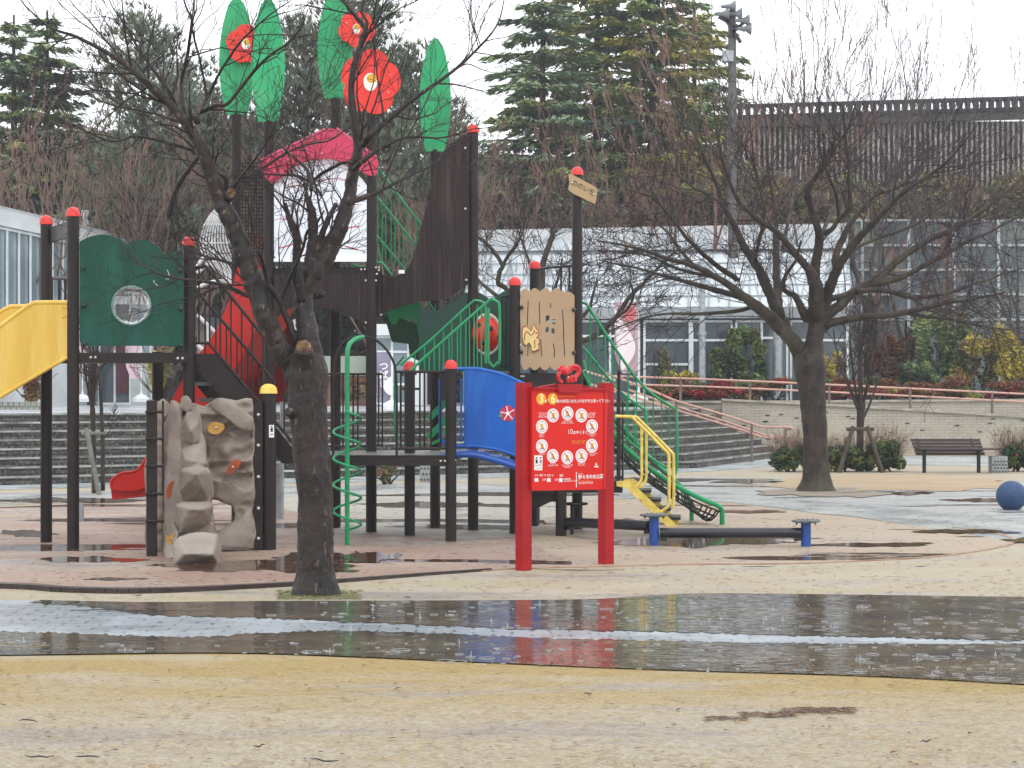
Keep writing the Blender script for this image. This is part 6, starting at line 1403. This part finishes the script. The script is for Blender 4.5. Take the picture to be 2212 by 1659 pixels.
t2 = [(1762, 1062, 74), (1763, 1040, 60), (1762, 1000, 54), (1760, 940, 52), (1757, 880, 54), (1753, 830, 60), (1748, 790, 66), (1744, 764, 60)]
L2 = [
 [(1748, 800, 42, 0), (1730, 765, 36, 0), (1713, 738, 32, -.1), (1690, 712, 30), (1668, 690, 28), (1650, 675, 26), (1632, 660, 24), (1605, 639, 19), (1578, 618, 16), (1548, 600, 14), (1500, 575, 12), (1440, 558, 9), (1390, 540, 7), (1340, 528, 5), (1290, 520, 3)],
 [(1710, 735, 30, .1), (1692, 699, 27, .2), (1680, 670, 25), (1668, 645, 24), (1652, 610, 22), (1638, 579, 20), (1622, 555, 18), (1608, 534, 17), (1587, 489, 14), (1563, 444, 11), (1548, 399, 9), (1520, 335, 7), (1495, 270, 5), (1480, 210, 3)],
 [(1682, 660, 18, .4), (1678, 610, 18, .6), (1677, 549, 16, .8), (1676, 500, 12, 1), (1672, 440, 9, 1.1), (1660, 370, 7, 1.2), (1655, 300, 5, 1.3)],
 [(1752, 790, 42, 0), (1760, 740, 38, 0), (1764, 700, 36, 0), (1762, 654, 32), (1760, 612, 28), (1746, 582, 18), (1716, 546, 15), (1677, 501, 13), (1638, 474, 11), (1593, 429, 9), (1563, 354, 7), (1550, 290, 5), (1540, 220, 3)],
 [(1758, 610, 24), (1764, 560, 21), (1770, 519, 19), (1768, 500, 17), (1752, 450, 14), (1743, 414, 13), (1760, 385, 10), (1779, 363, 9), (1800, 325, 7), (1830, 280, 5), (1850, 220, 3)],
 [(1770, 505, 12), (1794, 498, 11), (1812, 474, 11), (1825, 462, 10), (1836, 440, 10), (1834, 400, 8), (1833, 354, 7), (1826, 290, 5), (1820, 220, 3)], [(1812, 474, 8), (1806, 420, 7), (1790, 380, 6), (1772, 330, 4), (1765, 260, 3)],
 [(1772, 690, 28), (1785, 642, 24), (1796, 612, 22), (1809, 579, 21), (1828, 550, 18), (1848, 522, 16), (1878, 490, 14), (1908, 459, 12), (1953, 414, 10), (1998, 384, 8), (2040, 354, 6), (2080, 310, 4), (2110, 270, 3)],
 [(1806, 580, 16), (1806, 549, 15), (1833, 489, 13), (1862, 450, 11), (1893, 420, 10), (1938, 405, 7), (1980, 370, 5), (2010, 320, 3)], [(1830, 548, 9), (1880, 520, 8), (1940, 500, 7), (1990, 478, 5), (2040, 440, 3)],
 [(1758, 700, 26), (1782, 682, 24), (1806, 666, 22), (1842, 633, 22), (1878, 612, 20), (1908, 590, 18), (1938, 564, 16), (1998, 522, 14), (2058, 495, 11), (2118, 459, 9), (2172, 414, 7), (2208, 384, 5), (2240, 340, 3)],
 [(1772, 678, 16), (1791, 648, 14), (1830, 636, 13), (1863, 621, 14), (1900, 612, 13), (1938, 603, 12), (1975, 585, 11), (2013, 564, 10), (2050, 545, 9), (2088, 522, 8), (2130, 505, 7), (2178, 480, 5), (2220, 460, 3)],
 [(1850, 630, 12), (1890, 626, 12), (1923, 630, 11), (1968, 642, 11), (2000, 640, 10), (2028, 636, 9), (2065, 628, 8), (2103, 612, 7), (2140, 602, 5), (2178, 588, 4), (2230, 575, 3)],
 [(1778, 712, 20), (1791, 699, 18), (1835, 690, 15), (1878, 684, 14), (1915, 682, 13), (1953, 675, 12), (2000, 665, 11), (2043, 654, 9), (2080, 650, 7), (2118, 642, 6), (2170, 632, 4)],
 [(1953, 676, 8), (2000, 684, 8), (2058, 690, 7), (2100, 700, 6), (2148, 708, 4), (2200, 715, 3)], [(1968, 642, 6), (2010, 670, 6), (2050, 688, 5), (2100, 705, 3)],
 [(1744, 690, 20), (1730, 664, 16), (1716, 639, 13), (1696, 628, 11), (1692, 612, 10), (1700, 590, 8), (1720, 560, 6), (1730, 520, 4)],
 [(1605, 645, 14), (1592, 639, 14), (1550, 628, 12), (1515, 618, 11), (1480, 608, 9), (1438, 597, 8), (1400, 586, 6), (1368, 577, 6), (1330, 570, 4), (1298, 563, 3)],
 [(1592, 604, 12), (1578, 594, 12), (1550, 575, 11), (1522, 552, 10), (1500, 530, 9), (1480, 510, 8), (1450, 470, 7), (1410, 426, 5), (1380, 416, 4), (1354, 406, 3)], [(1545, 595, 8), (1500, 590, 8), (1450, 575, 7), (1400, 552, 5), (1350, 545, 3)],
 [(1620, 665, 10), (1590, 672, 9), (1545, 676, 8), (1500, 678, 7), (1438, 678, 5), (1380, 690, 4), (1298, 723, 3)], [(1560, 440, 8), (1530, 420, 7), (1490, 400, 6), (1450, 360, 4), (1420, 320, 3)], [(1500, 575, 8), (1470, 540, 7), (1440, 500, 6), (1400, 470, 5), (1350, 450, 3)],
 [(1630, 565, 9), (1640, 520, 8), (1650, 470, 7), (1645, 420, 5), (1630, 360, 4), (1625, 300, 3)], [(1900, 465, 7), (1925, 420, 6), (1940, 370, 5), (1960, 310, 3)],
]
limb_tree('cherry_tree', 'wide-spreading bare cherry tree on the sandy mound at right', GY(1062), t2, L2, 1.0, 4.0, 22, barkm, .10, maxl=3, minr=.004, depth=1.6, vox=.018, rough=.008)

t3 = [(1180, 1034, 26), (1178, 950, 22), (1176, 860, 20), (1172, 760, 20), (1170, 680, 20), (1169, 630, 19)]
L3 = [[(1169, 640, 14), (1172, 600, 13), (1174, 566, 13), (1186, 530, 12), (1194, 502, 12), (1186, 470, 7), (1183, 440, 5), (1186, 400, 3)], [(1194, 505, 8), (1210, 480, 6), (1220, 455, 5), (1240, 425, 3)],
      [(1168, 650, 12), (1140, 640, 11), (1110, 640, 11), (1090, 620, 11), (1076, 612, 11), (1080, 585, 10), (1085, 572, 9), (1060, 535, 8), (1030, 510, 6), (1000, 490, 4)], [(1086, 574, 8), (1100, 548, 7), (1114, 530, 6), (1130, 500, 4), (1136, 460, 3)], [(1074, 640, 9), (1050, 620, 8), (1030, 600, 6), (1010, 560, 4)],
      [(1176, 740, 14), (1210, 745, 12), (1258, 737, 12), (1300, 715, 12), (1334, 681, 11), (1350, 655, 10), (1365, 636, 9), (1390, 612, 8), (1440, 560, 6), (1471, 532, 4)], [(1334, 681, 9), (1355, 668, 7), (1368, 640, 6), (1362, 610, 4)], [(1176, 760, 12), (1200, 800, 9) if False else (1215, 720, 9), (1250, 690, 9), (1272, 668, 8), (1280, 640, 6), (1290, 600, 3)],
      [(1170, 700, 12), (1200, 660, 10), (1225, 640, 8), (1245, 610, 6), (1270, 580, 4)], [(1172, 660, 10), (1190, 640, 8), (1206, 600, 6), (1214, 560, 4)], [(1160, 640, 9), (1150, 590, 8), (1138, 550, 6), (1120, 500, 4)]]
limb_tree('cherry_tree', 'slim dark bare tree growing behind the tan panel tower', 36.5, t3, L3, .8, 4.5, 23, barkm, .12, maxl=3, minr=.005, depth=.8)

def stakes(parent, x, Y, w, h, m=None):
    mb = MB(); b = W(x, HY, Y)
    for s in (-1, 1): mb.tube([Vector((b.x + s * w, b.y - .1, -.05)), Vector((b.x + s * w * .3, b.y, h + .05))], .04, 8)
    mb.tube([Vector((b.x - w * .6, b.y, h)), Vector((b.x + w * .6, b.y, h))], .035, 8); mb.build('support_stakes', mat('old_stake', '#4d4338', '#3a332b', 6, .7), parent, smooth=True)
sp = limb_tree('young_tree', 'young multi-stemmed tree held by wooden stakes left of the bench', GY(1018), [(1858, 1018, 15), (1858, 960, 15), (1859, 900, 17), (1860, 870, 19)],
      [[(1858, 880, 12), (1859, 820, 10), (1860, 760, 8), (1866, 700, 6), (1868, 650, 4)], [(1856, 890, 8), (1840, 850, 7), (1820, 800, 6), (1806, 750, 4), (1800, 710, 3)], [(1860, 890, 8), (1872, 840, 7), (1882, 780, 5), (1890, 720, 4), (1896, 670, 3)], [(1858, 900, 7), (1848, 840, 6), (1840, 780, 5), (1836, 720, 3)],
       [(1862, 910, 6), (1880, 870, 5), (1896, 820, 4), (1910, 760, 3)], [(1864, 880, 6), (1876, 820, 5), (1884, 750, 3)], [(1854, 880, 6), (1834, 830, 5), (1815, 770, 3)]], .7, 3.5, 31, barkm, .3, maxl=3, minr=.005, depth=.3)
stakes(sp, 1858, GY(1018) - .6, .42, .80)
sp2 = limb_tree('young_tree', 'thin young tree with a leaning stake beneath the left tower', GY(1066), [(205, 1066, 13), (203, 1000, 11), (202, 940, 11), (200, 880, 12)],
      [[(200, 890, 9), (196, 850, 8), (200, 800, 7), (210, 760, 5), (214, 720, 3)], [(200, 880, 8), (206, 830, 7), (222, 790, 5), (258, 768, 3)], [(198, 880, 6), (188, 830, 5), (180, 780, 4), (176, 740, 3)], [(222, 1060, 10), (222, 960, 9), (218, 870, 8), (214, 800, 6)], [(203, 900, 6), (200, 850, 5), (206, 790, 4), (200, 740, 3)]], .5, 3, 32, barkm, .3, maxl=3, minr=.005, depth=.2)
mb = MB(); mb.tube([W(214, 1070, GY(1070)), W(186, 925, GY(1070) + .1)], .035, 8); mb.tube([W(176, 936, 30), W(232, 936, 30)], .03, 8); mb.build('support_stakes', mat('grey_stake', '#7c7a72', '#65635c', 6, .7), sp2, smooth=True)

# ---- leaf clumps
def leaves(mb, c, rad, n, size, q, asp=2.2, droop=0., mi=0, shell=.5):
    c = Vector(c)
    for _ in range(n):
        u = Vector((q.gauss(0, 1), q.gauss(0, 1), q.gauss(0, 1))).normalized() * (q.random() ** shell)
        p = c + Vector((u.x * rad[0], u.y * rad[1], u.z * rad[2])); d = Vector((q.gauss(0, 1), q.gauss(0, 1), q.gauss(0, .6) - droop)).normalized(); s = d.orthogonal().normalized(); s.rotate(Matrix.Rotation(q.uniform(0, 6.28), 3, d))
        L = size * q.uniform(.6, 1.4); w = L / asp
        mb.add([p - d * L * .5, p + s * w * .5, p + d * L * .5, p - s * w * .5], [(0, 1, 2, 3)], mi)
def shrub(name, label, x, ybase, Y, w, h, mats_, n, size, seed, z0=None, clumps=9, group=None, cat='shrub', asp=2.2, stem=True, shell=.45):
    q = random.Random(seed); b = W(x, ybase, Y); W_m, H_m = M(w, Y), M(h, Y)
    t = thing(name, label, cat, tuple(b), group)
    if stem:
        mb = MB()
        for i in range(6): grow(mb, b + Vector((q.uniform(-.3, .3) * W_m * .5, 0, 0)), Vector((q.gauss(0, .5), q.gauss(0, .4), 1)), H_m * .8, .02, 0, 1, q, .1, .15, 3, 4, 5, .006)
        mb.build('stems', twigm, t)
    mb = MB()
    for k in range(clumps):
        a = q.uniform(-1, 1); z = q.uniform(.2, .85); ww = math.sqrt(max(.05, 1 - (z - .4) ** 2 * 2.2))
        c = b + Vector((a * W_m * .42 * ww, q.uniform(-.3, .3) * min(W_m, 2.5), z * H_m)); rr_ = q.uniform(.16, .30)
        leaves(mb, c, (W_m * rr_ * (1 if clumps < 14 else .6), min(W_m, 2.) * .2, H_m * rr_ * .8), n // clumps, size, q, asp, 0, q.randrange(len(mats_)), shell)
    mb.build('foliage', mats_, t); return t
lg1 = leafmat('leaf_olive', '#6b7840', '#48552f', '#878444'); lg2 = leafmat('leaf_dark', '#3d5233', '#2b3d26'); lg3 = leafmat('leaf_yellow', '#c2b046', '#96893a', '#d2c05a')
lg4 = leafmat('leaf_red', '#8e242b', '#5e2024', '#a8383e'); lg5 = leafmat('leaf_rust', '#7a4a2e', '#5a3526', '#8a6a3a'); lg6 = leafmat('leaf_brown', '#8a7356', '#675643', '#948052'); lg7 = leafmat('leaf_midgreen', '#748a56', '#546b42', '#93a268')
lgt = leafmat('dry_twiggy', '#8a7463', '#6d5a4c')
k = 0
for x, w, h, ms, lb in ((1428, 80, 42, [lg4, lg5], 'low red and rust nandina shrub at the left end of the hedge'), (1500, 90, 46, [lg4, lg5], 'crimson nandina shrub left of the cherry trunk, below the yellow bush'),
        (1580, 100, 48, [lg4, lg4, lg1], 'bright red nandina clump behind the handrail post'), (1668, 90, 54, [lg5, lg1, lg4], 'rusty and green hedge plant just left of the cherry trunk'), (1815, 90, 50, [lg4], 'vivid red nandina just right of the cherry trunk'),
        (1895, 110, 56, [lg4, lg4, lg5], 'largest crimson nandina with pale leaf tips behind the young tree'), (1985, 100, 46, [lg5, lg1], 'greenish rust shrub between the two red ones'), (2075, 110, 60, [lg5, lg6, lg1], 'brown and orange hedge shrub above the bench'), (2180, 100, 46, [lg4, lg5], 'red nandina shrub by the right edge of the picture')):
    k += 1; shrub('nandina_shrub', lb, x, 867, 50.4, w, h, ms + [lg5, lg1], 2800, .085, 100 + k, clumps=12, group='red and rust shrubs in the hedge behind the ramp')
sh = [('round evergreen bush tree behind the pink banner', 1600, 862, 53, 120, 165, [lg1, lg2, lg7], 6500, .13, 'broadleaf_bush'), ('yellow-green low bush between the lamp post and evergreen', 1470, 860, 52.5, 90, 62, [lg3, lg1], 2600, .10, 'yellow_bush'),
      ('narrow twiggy green plant by the glasshouse window', 1440, 860, 53, 40, 120, [lg6, lg1], 1200, .10, 'narrow_shrub'), ('yellow-leaved shrub directly behind the cherry trunk', 1795, 860, 53, 70, 100, [lg3, lg6], 2600, .11, 'yellow_bush'),
      ('reddish brown shrub above the crimson nandina', 1925, 850, 56, 120, 160, [lg6, lg5], 3800, .13, 'brown_shrub'), ('grey-green tall shrub above the bench', 2035, 850, 55, 130, 190, [lg7, lg1], 5200, .13, 'green_shrub'),
      ('olive and bronze shrub left of the yellow one', 2110, 850, 54, 120, 130, [lg1, lg6, lg3], 4200, .12, 'bronze_shrub'), ('bright yellow-leaved shrub at the right edge', 2190, 850, 53, 90, 150, [lg3], 3400, .11, 'yellow_bush'),
      ('dark green bush low behind the right-hand hedge', 1985, 860, 53, 90, 80, [lg2, lg7], 2400, .11, 'green_shrub')]
for i, (lb, x, yb, Y, w, h, ms, n, s, nm) in enumerate(sh): shrub(nm, lb, x, yb, Y, w, h, ms, n, s, 200 + i, clumps=16)
for i, (x, w, h, lb) in enumerate(((1712, 78, 64, 'dark azalea with red buds left of the right-hand trunk'), (1815, 90, 58, 'dark azalea mound between the trunk and the staked tree'), (1912, 76, 72, 'dark azalea mound right of the staked tree'), (2200, 80, 70, 'azalea with red buds at the right edge beside the bench'))):
    t = shrub('azalea_bush', lb, x, 1020, GY(1020) + .3, w * 1.2, h * .95, [lg2, lg2, lg1], 6000, .07, 300 + i, clumps=26, group='azalea bushes at the edge of the sand')
    q = random.Random(i); mb = MB(); b = W(x, 1020, GY(1020) + .4)
    for _ in range(130): grow(mb, b + Vector((q.uniform(-.5, .5) * M(w, 38), q.uniform(-.1, .3), .15)), Vector((q.gauss(0, .18), q.gauss(0, .18), 1)), M(h, 38) * q.uniform(.6, .9), .005, 0, 1, q, .05, .12, 3, 3, 3, .003)
    mb.build('dry_twigs', lgt, t); mb = MB(); leaves(mb, b + Vector((0, -.1, M(h * .5, 38))), (M(w * .5, 38), .3, M(h * .2, 38)), 24, .06, q, 1.2); mb.build('red_buds', mat('azalea_red', '#b02a2c', '#96262a', 4, .6), t)
shrub('small_plant', 'small spiky plant under the low deck beside the concrete block', 836, 1046, GY(1046), 52, 52, [lg1, lg6], 500, .12, 401, clumps=6, asp=4)
shrub('leafy_plant', 'pale-leaved plant by the porch pillar seen under the left deck', 350, 872, 50, 50, 130, [lg6, lg3, lg1], 1500, .18, 402, clumps=10, asp=4)
shrub('leafy_plant', 'rusty shrub seen below the yellow slide', 70, 872, 50, 70, 80, [lg5, lg6], 1500, .10, 403, clumps=10)
shrub('leafy_plant', 'orange-red shrub glimpsed between the low deck posts', 760, 866, 49, 90, 50, [lg5, lg6], 1500, .10, 404, clumps=10)

# ---- conifers: drooping layered sprays
def deodar(name, label, x, Y, H, Rw, ms, seed, group, dens=1., droop=.25, first=.05, leafs=.30):
    q = random.Random(seed); b = W(x, HY, Y); b.z = 0; t = thing(name, label, 'tree', tuple(b), group)
    mb = MB(); mb.tube([b, b + Vector((0, 0, H * .5)), b + Vector((0, 0, H))], [.26, .16, .03], 8); tk = MB(); fo = MB(); z = H * first
    while z < H * .98:
        t_ = z / H; n = 5 if t_ < .9 else 3; a0 = q.uniform(0, 6.28)
        for i in range(n):
            a = a0 + i * 6.283 / n + q.uniform(-.4, .4); L = Rw * (1 - t_) ** .72 * q.uniform(.6, 1.15) + .25; d = Vector((math.cos(a), math.sin(a), .18)); P = [b + Vector((0, 0, z))]; m = 7
            for j in range(m): d = (d + Vector((0, 0, -droop * .22))).normalized(); P.append(P[-1] + d * L / m)
            tk.tube(P, [.05 * (1 - .1 * j) for j in range(m + 1)], 4, cap=False)
            side = Vector((-math.sin(a), math.cos(a), 0)); mi = q.randrange(len(ms))
            for _ in range(int(L * 82 * dens)):
                u = q.uniform(.15, 1.03); j = min(m - 1, int(u * m)); c = P[j].lerp(P[j + 1], u * m - j); wd = L * .26 * (1.15 - u) + .12
                s_ = q.uniform(-1, 1); c = c + side * s_ * wd + Vector((0, 0, -abs(s_) * wd * .35 + q.gauss(0, .05)))
                dd = (Vector((math.cos(a), math.sin(a), -.35)) + side * s_ * 1.2 + Vector((0, 0, q.gauss(0, .3)))).normalized(); s2 = dd.cross(Vector((q.gauss(0, .5), q.gauss(0, .5), 1))).normalized(); LL = leafs * q.uniform(.6, 1.4); w = LL * .2
                fo.add([c - dd * LL * .4, c + s2 * w, c + dd * LL * .7, c - s2 * w], [(0, 1, 2, 3)], mi)
        z += H * .026 * q.uniform(.8, 1.3) + .08
    mb.build('trunk', twigm, t, smooth=True); tk.build('branches', twigm, t); fo.build('foliage', ms, t); return t
ce1 = leafmat('cedar_bluegreen', '#88a07e', '#688062', '#9aa97e', .8); ce2 = leafmat('cedar_green', '#7b8f55', '#5a7040', '#9aa056', .8); ce3 = leafmat('cedar_yellow', '#a9a44e', '#878c46', '#b3a952', .8); ce4 = leafmat('cedar_dark', '#55665a', '#46554b', None, .8)
gc = 'tall drooping cedars behind the glasshouse'
deodar('cedar_tree', 'blue-green drooping cedar, leftmost of the tall cedars', 1172, 70, 16.6, 4.6, [ce1, ce1, ce2, ce4], 1, gc)
deodar('cedar_tree', 'taller yellow-green cedar right of the leftmost one', 1290, 74, 20, 5.4, [ce2, ce3, ce1], 2, gc)
deodar('cedar_tree', 'broad yellow-green cedar, third of the tall cedars from the left', 1410, 72, 19, 6.0, [ce2, ce3, ce2, ce4], 3, gc)
deodar('cedar_tree', 'olive cedar reaching furthest right toward the speaker pole', 1500, 80, 17.5, 6.2, [ce2, ce3, ce6 if False else ce1], 4, gc)
deodar('cedar_tree', 'dark cedar at the far left edge of the picture', 30, 62, 12.9, 3.2, [ce1, ce2, ce4], 5, 'dark cedars at the upper left', droop=.2)
deodar('cedar_tree', 'dark cedar just right of the leftmost one', 102, 64, 13.4, 3.6, [ce2, ce4, ce1], 6, 'dark cedars at the upper left', droop=.2)
# pines with upright tufts
def pine(name, label, x, Y, H, Rw, ms, seed, group, top=.35):
    q = random.Random(seed); b = W(x, HY, Y); b.z = 0; t = thing(name, label, 'tree', tuple(b), group); tk = MB(); fo = MB()
    tk.tube([b, b + Vector((.2, 0, H * .5)), b + Vector((.1, 0, H * .97))], [.26, .17, .04], 8); z = H * top
    while z < H:
        t_ = max(0., (z / H - top) / (1 - top))
        for i in range(5):
            a = q.uniform(0, 6.283); L = Rw * (1.05 - t_ ** 1.6) * q.uniform(.5, 1.1) + .2; d = Vector((math.cos(a), math.sin(a), .25)); P = [b + Vector((.1, 0, z))]
            for j in range(6): d = (d + Vector((q.gauss(0, .14), q.gauss(0, .14), .12))).normalized(); P.append(P[-1] + d * L / 6)
            tk.tube(P, [.05 * (1 - .12 * j) for j in range(7)], 4, cap=False); mi = q.randrange(len(ms))
            for _ in range(int(10 + L * 9)):
                u = q.uniform(.3, 1.0) ** .7; j = min(5, int(u * 6)); c = P[j].lerp(P[j + 1], u * 6 - j) + Vector((q.gauss(0, .28), q.gauss(0, .28), q.gauss(0, .18)))
                ax = (Vector((math.cos(a) * .4, math.sin(a) * .4, 1)) + Vector((q.gauss(0, .3), q.gauss(0, .3), 0))).normalized()
                for k_ in range(9):
                    dd = (ax + Vector((q.gauss(0, .5), q.gauss(0, .5), q.gauss(0, .4)))).normalized(); s2 = dd.orthogonal().normalized(); s2.rotate(Matrix.Rotation(q.uniform(0, 6), 3, dd)); LL = q.uniform(.14, .30)
                    fo.add([c - s2 * .022, c + s2 * .022, c + dd * LL + ax * .04], [(0, 1, 2)], mi)
        z += H * .035
    tk.build('trunk', twigm, t, smooth=True); fo.build('foliage', ms, t); return t
pn1 = leafmat('pine_grey', '#76836f', '#5b6a5c', '#8a8f75', .8); pn2 = leafmat('pine_green', '#5f7256', '#4a5b46', None, .8); pn3 = leafmat('pine_brownish', '#7a7058', '#625b48', None, .8)
gp_ = 'pines beyond the hall'
for i, (x, Y, H, Rw, lb) in enumerate(((300, 60, 12.4, 3.3, 'grey-green pine behind the left cherry limbs'), (395, 66, 12.0, 3.0, 'pine between the cherry limbs and the green leaf signs'), (455, 64, 10.8, 2.8, 'low pine half hidden by the leftmost leaf sign'), (650, 62, 12.6, 3.0, 'pine filling the gap between the two leaf-sign pairs'), (715, 66, 15.6, 2.8, 'tallest pine, directly behind the big blossom signs'),
        (800, 60, 12.8, 2.6, 'pine right of the big blossom sign'), (880, 62, 11.8, 2.6, 'pine just left of the single leaf sign'), (960, 66, 10.6, 2.4, 'pine just right of the single leaf sign'), (560, 68, 10.5, 3., 'pine low behind the white gable panel'))):
    pine('pine_tree', lb, x, Y, H, Rw, [pn1, pn2, pn1, pn3], 40 + i, gp_)

# ---- bare background trees: three prototypes, then copies
def bare_proto(seed, H, m, spread=.5, fine=4, nl=6, minr=.010, up=.25, ang=(18, 42), nch=4):
    q = random.Random(seed); t = thing('bare_tree', None, 'tree'); mb = MB(); P = [Vector((0, 0, -.1)), Vector((.05, 0, H * .15)), Vector((0, .05, H * .30))]; mb.tube(P, [.15, .12, .10], 7)
    mb.build('trunk', twigm, t, smooth=True); tw = MB()
    for i in range(nl):
        a = i * 6.283 / nl + q.uniform(-.3, .3); grow(tw, P[1].lerp(P[2], q.uniform(.2, 1)), Vector((math.cos(a) * spread, math.sin(a) * spread, 1)), H * .42, .055, 0, fine, q, up, .12, nch, 4, 5, minr, ang)
    tw.build('crown', m, t); return t
PR = [bare_proto(1, 9, twig_far, .75, 4, 5, .009, nch=3), bare_proto(2, 9, twig_red, .6, 4, 5, .009, nch=3), bare_proto(3, 10, mat('grey_twig', '#655a58', '#4d4445', 1., .8, spec=.2), .4, 4, 4, .0055, .35, (14, 36), 3)]
bt = [(20, 54, 1.0, 0, 'brown bare tree at the far left behind the hall roof'), (110, 58, 1.1, 1, 'brown bare tree above the roof lantern'), (200, 56, 1.0, 0, 'bare tree right of the roof lantern'), (285, 58, 1.05, 1, 'bare tree above the green cloud-topped panel'), (370, 57, 1.0, 0, 'bare tree behind the low hanging cherry stub'),
      (440, 60, 1.05, 1, 'bare tree left of the white ribbed tunnel'), (540, 60, 1.0, 0, 'bare tree behind the lattice net'), (860, 57, .95, 1, 'bare reddish tree behind the green tower rails'), (925, 60, .9, 0, 'bare tree behind the brown bark panel'), (1060, 60, 1.0, 1, 'bare brown tree just right of the tall brown post'),
      (1130, 58, .95, 0, 'bare tree below the leftmost tall cedar'), (1215, 60, .95, 1, 'bare tree left of the name board'), (1310, 60, 1.0, 0, 'bare tree right of the name board'), (1390, 58, 1.05, 1, 'reddish bare tree beneath the third cedar'), (1460, 60, 1.15, 1, 'reddish bare tree beneath the rightmost cedar'),
      (1530, 58, 1.3, 1, 'tall reddish bare tree left of the speaker pole'), (1700, 58, 1.35, 2, 'upright bare tree, its tip near the left of the slatted hall'), (1880, 60, 1.3, 2, 'tallest upright bare tree over the slatted roof'),
      (1960, 62, 1.25, 2, 'upright bare tree in the middle of the slatted hall'), (2050, 60, 1.2, 2, 'upright bare tree over the right part of the slatted hall'), (2205, 60, 1.0, 2, 'bare tree at the right edge of the picture'), (1920, 56, .75, 1, 'small reddish tree before the glass building, left of centre')]
used = set(); q = random.Random(3)
for x, Y, s, pi, lb in bt:
    o = PR[pi] if pi not in used else copy_tree(PR[pi]); used.add(pi); b = W(x, HY, Y)
    o.location = (b.x, b.y, 0); o.rotation_euler = (0, 0, q.uniform(0, 6.28)); o.scale = (s, s, s * q.uniform(.95, 1.08)); tag(o, lb, 'tree', 'bare trees behind the buildings')
# far wood closing the view low between the crowns
def wood(name, x0, x1, y0, y1, Ya, Yb, n, size, ms, seed, label=None):
    q = random.Random(seed); mb = MB(); from mathutils import noise as mn
    for _ in range(n):
        Y = q.uniform(Ya, Yb); x = q.uniform(x0, x1); top = y0 + 46 * mn.noise(Vector((x / 60., seed, 0))) + 30 * mn.noise(Vector((x / 18., seed, 4))); y = top + (y1 - top) * q.random() ** 1.15
        c = W(x, y, Y); mi = int(max(0, min(.999, .5 + .9 * mn.noise(Vector((x / 70., y / 50., seed))))) * len(ms)); leaves(mb, c, (.35, .35, .28), 5, size, q, 2.4, 0, mi)
    tag(mb.build(name, ms), kind='stuff')
wood('far_wood', -60, 640, 300, 860, 69, 76, 15000, .34, [lg2, lg6, ce4, lg1, lg6], 1)
wood('far_wood', 560, 1100, 420, 860, 70, 76, 9000, .34, [ce4, lg2, lg6, lg1], 2)
wood('far_wood', 1020, 1640, 350, 700, 82, 86, 11000, .36, [lg6, lg2, lg1, lg6, ce4], 3)
wood('hillside_scrub', 1560, 2260, 400, 800, 72, 75, 9000, .30, [lg6, leafmat('leaf_tan', '#8a7b58', '#6f6247'), lg1, lg6], 4)

# rain haze in the air
mb = MB(); mb.box((0, 205, 13), (620, 640, 28)); hz = mb.build('haze', mat('haze_air', '#ffffff', '#ffffff', 1, 1)); tag(hz, kind='stuff')
n = MATS['haze_air'].node_tree; n.nodes.remove(n.nodes['Principled BSDF']); v = n.nodes.new('ShaderNodeVolumePrincipled'); v.inputs['Density'].default_value = .0009; v.inputs['Color'].default_value = (.93, .96, 1, 1)
n.links.new(v.outputs[0], n.nodes['Material Output'].inputs['Volume'])
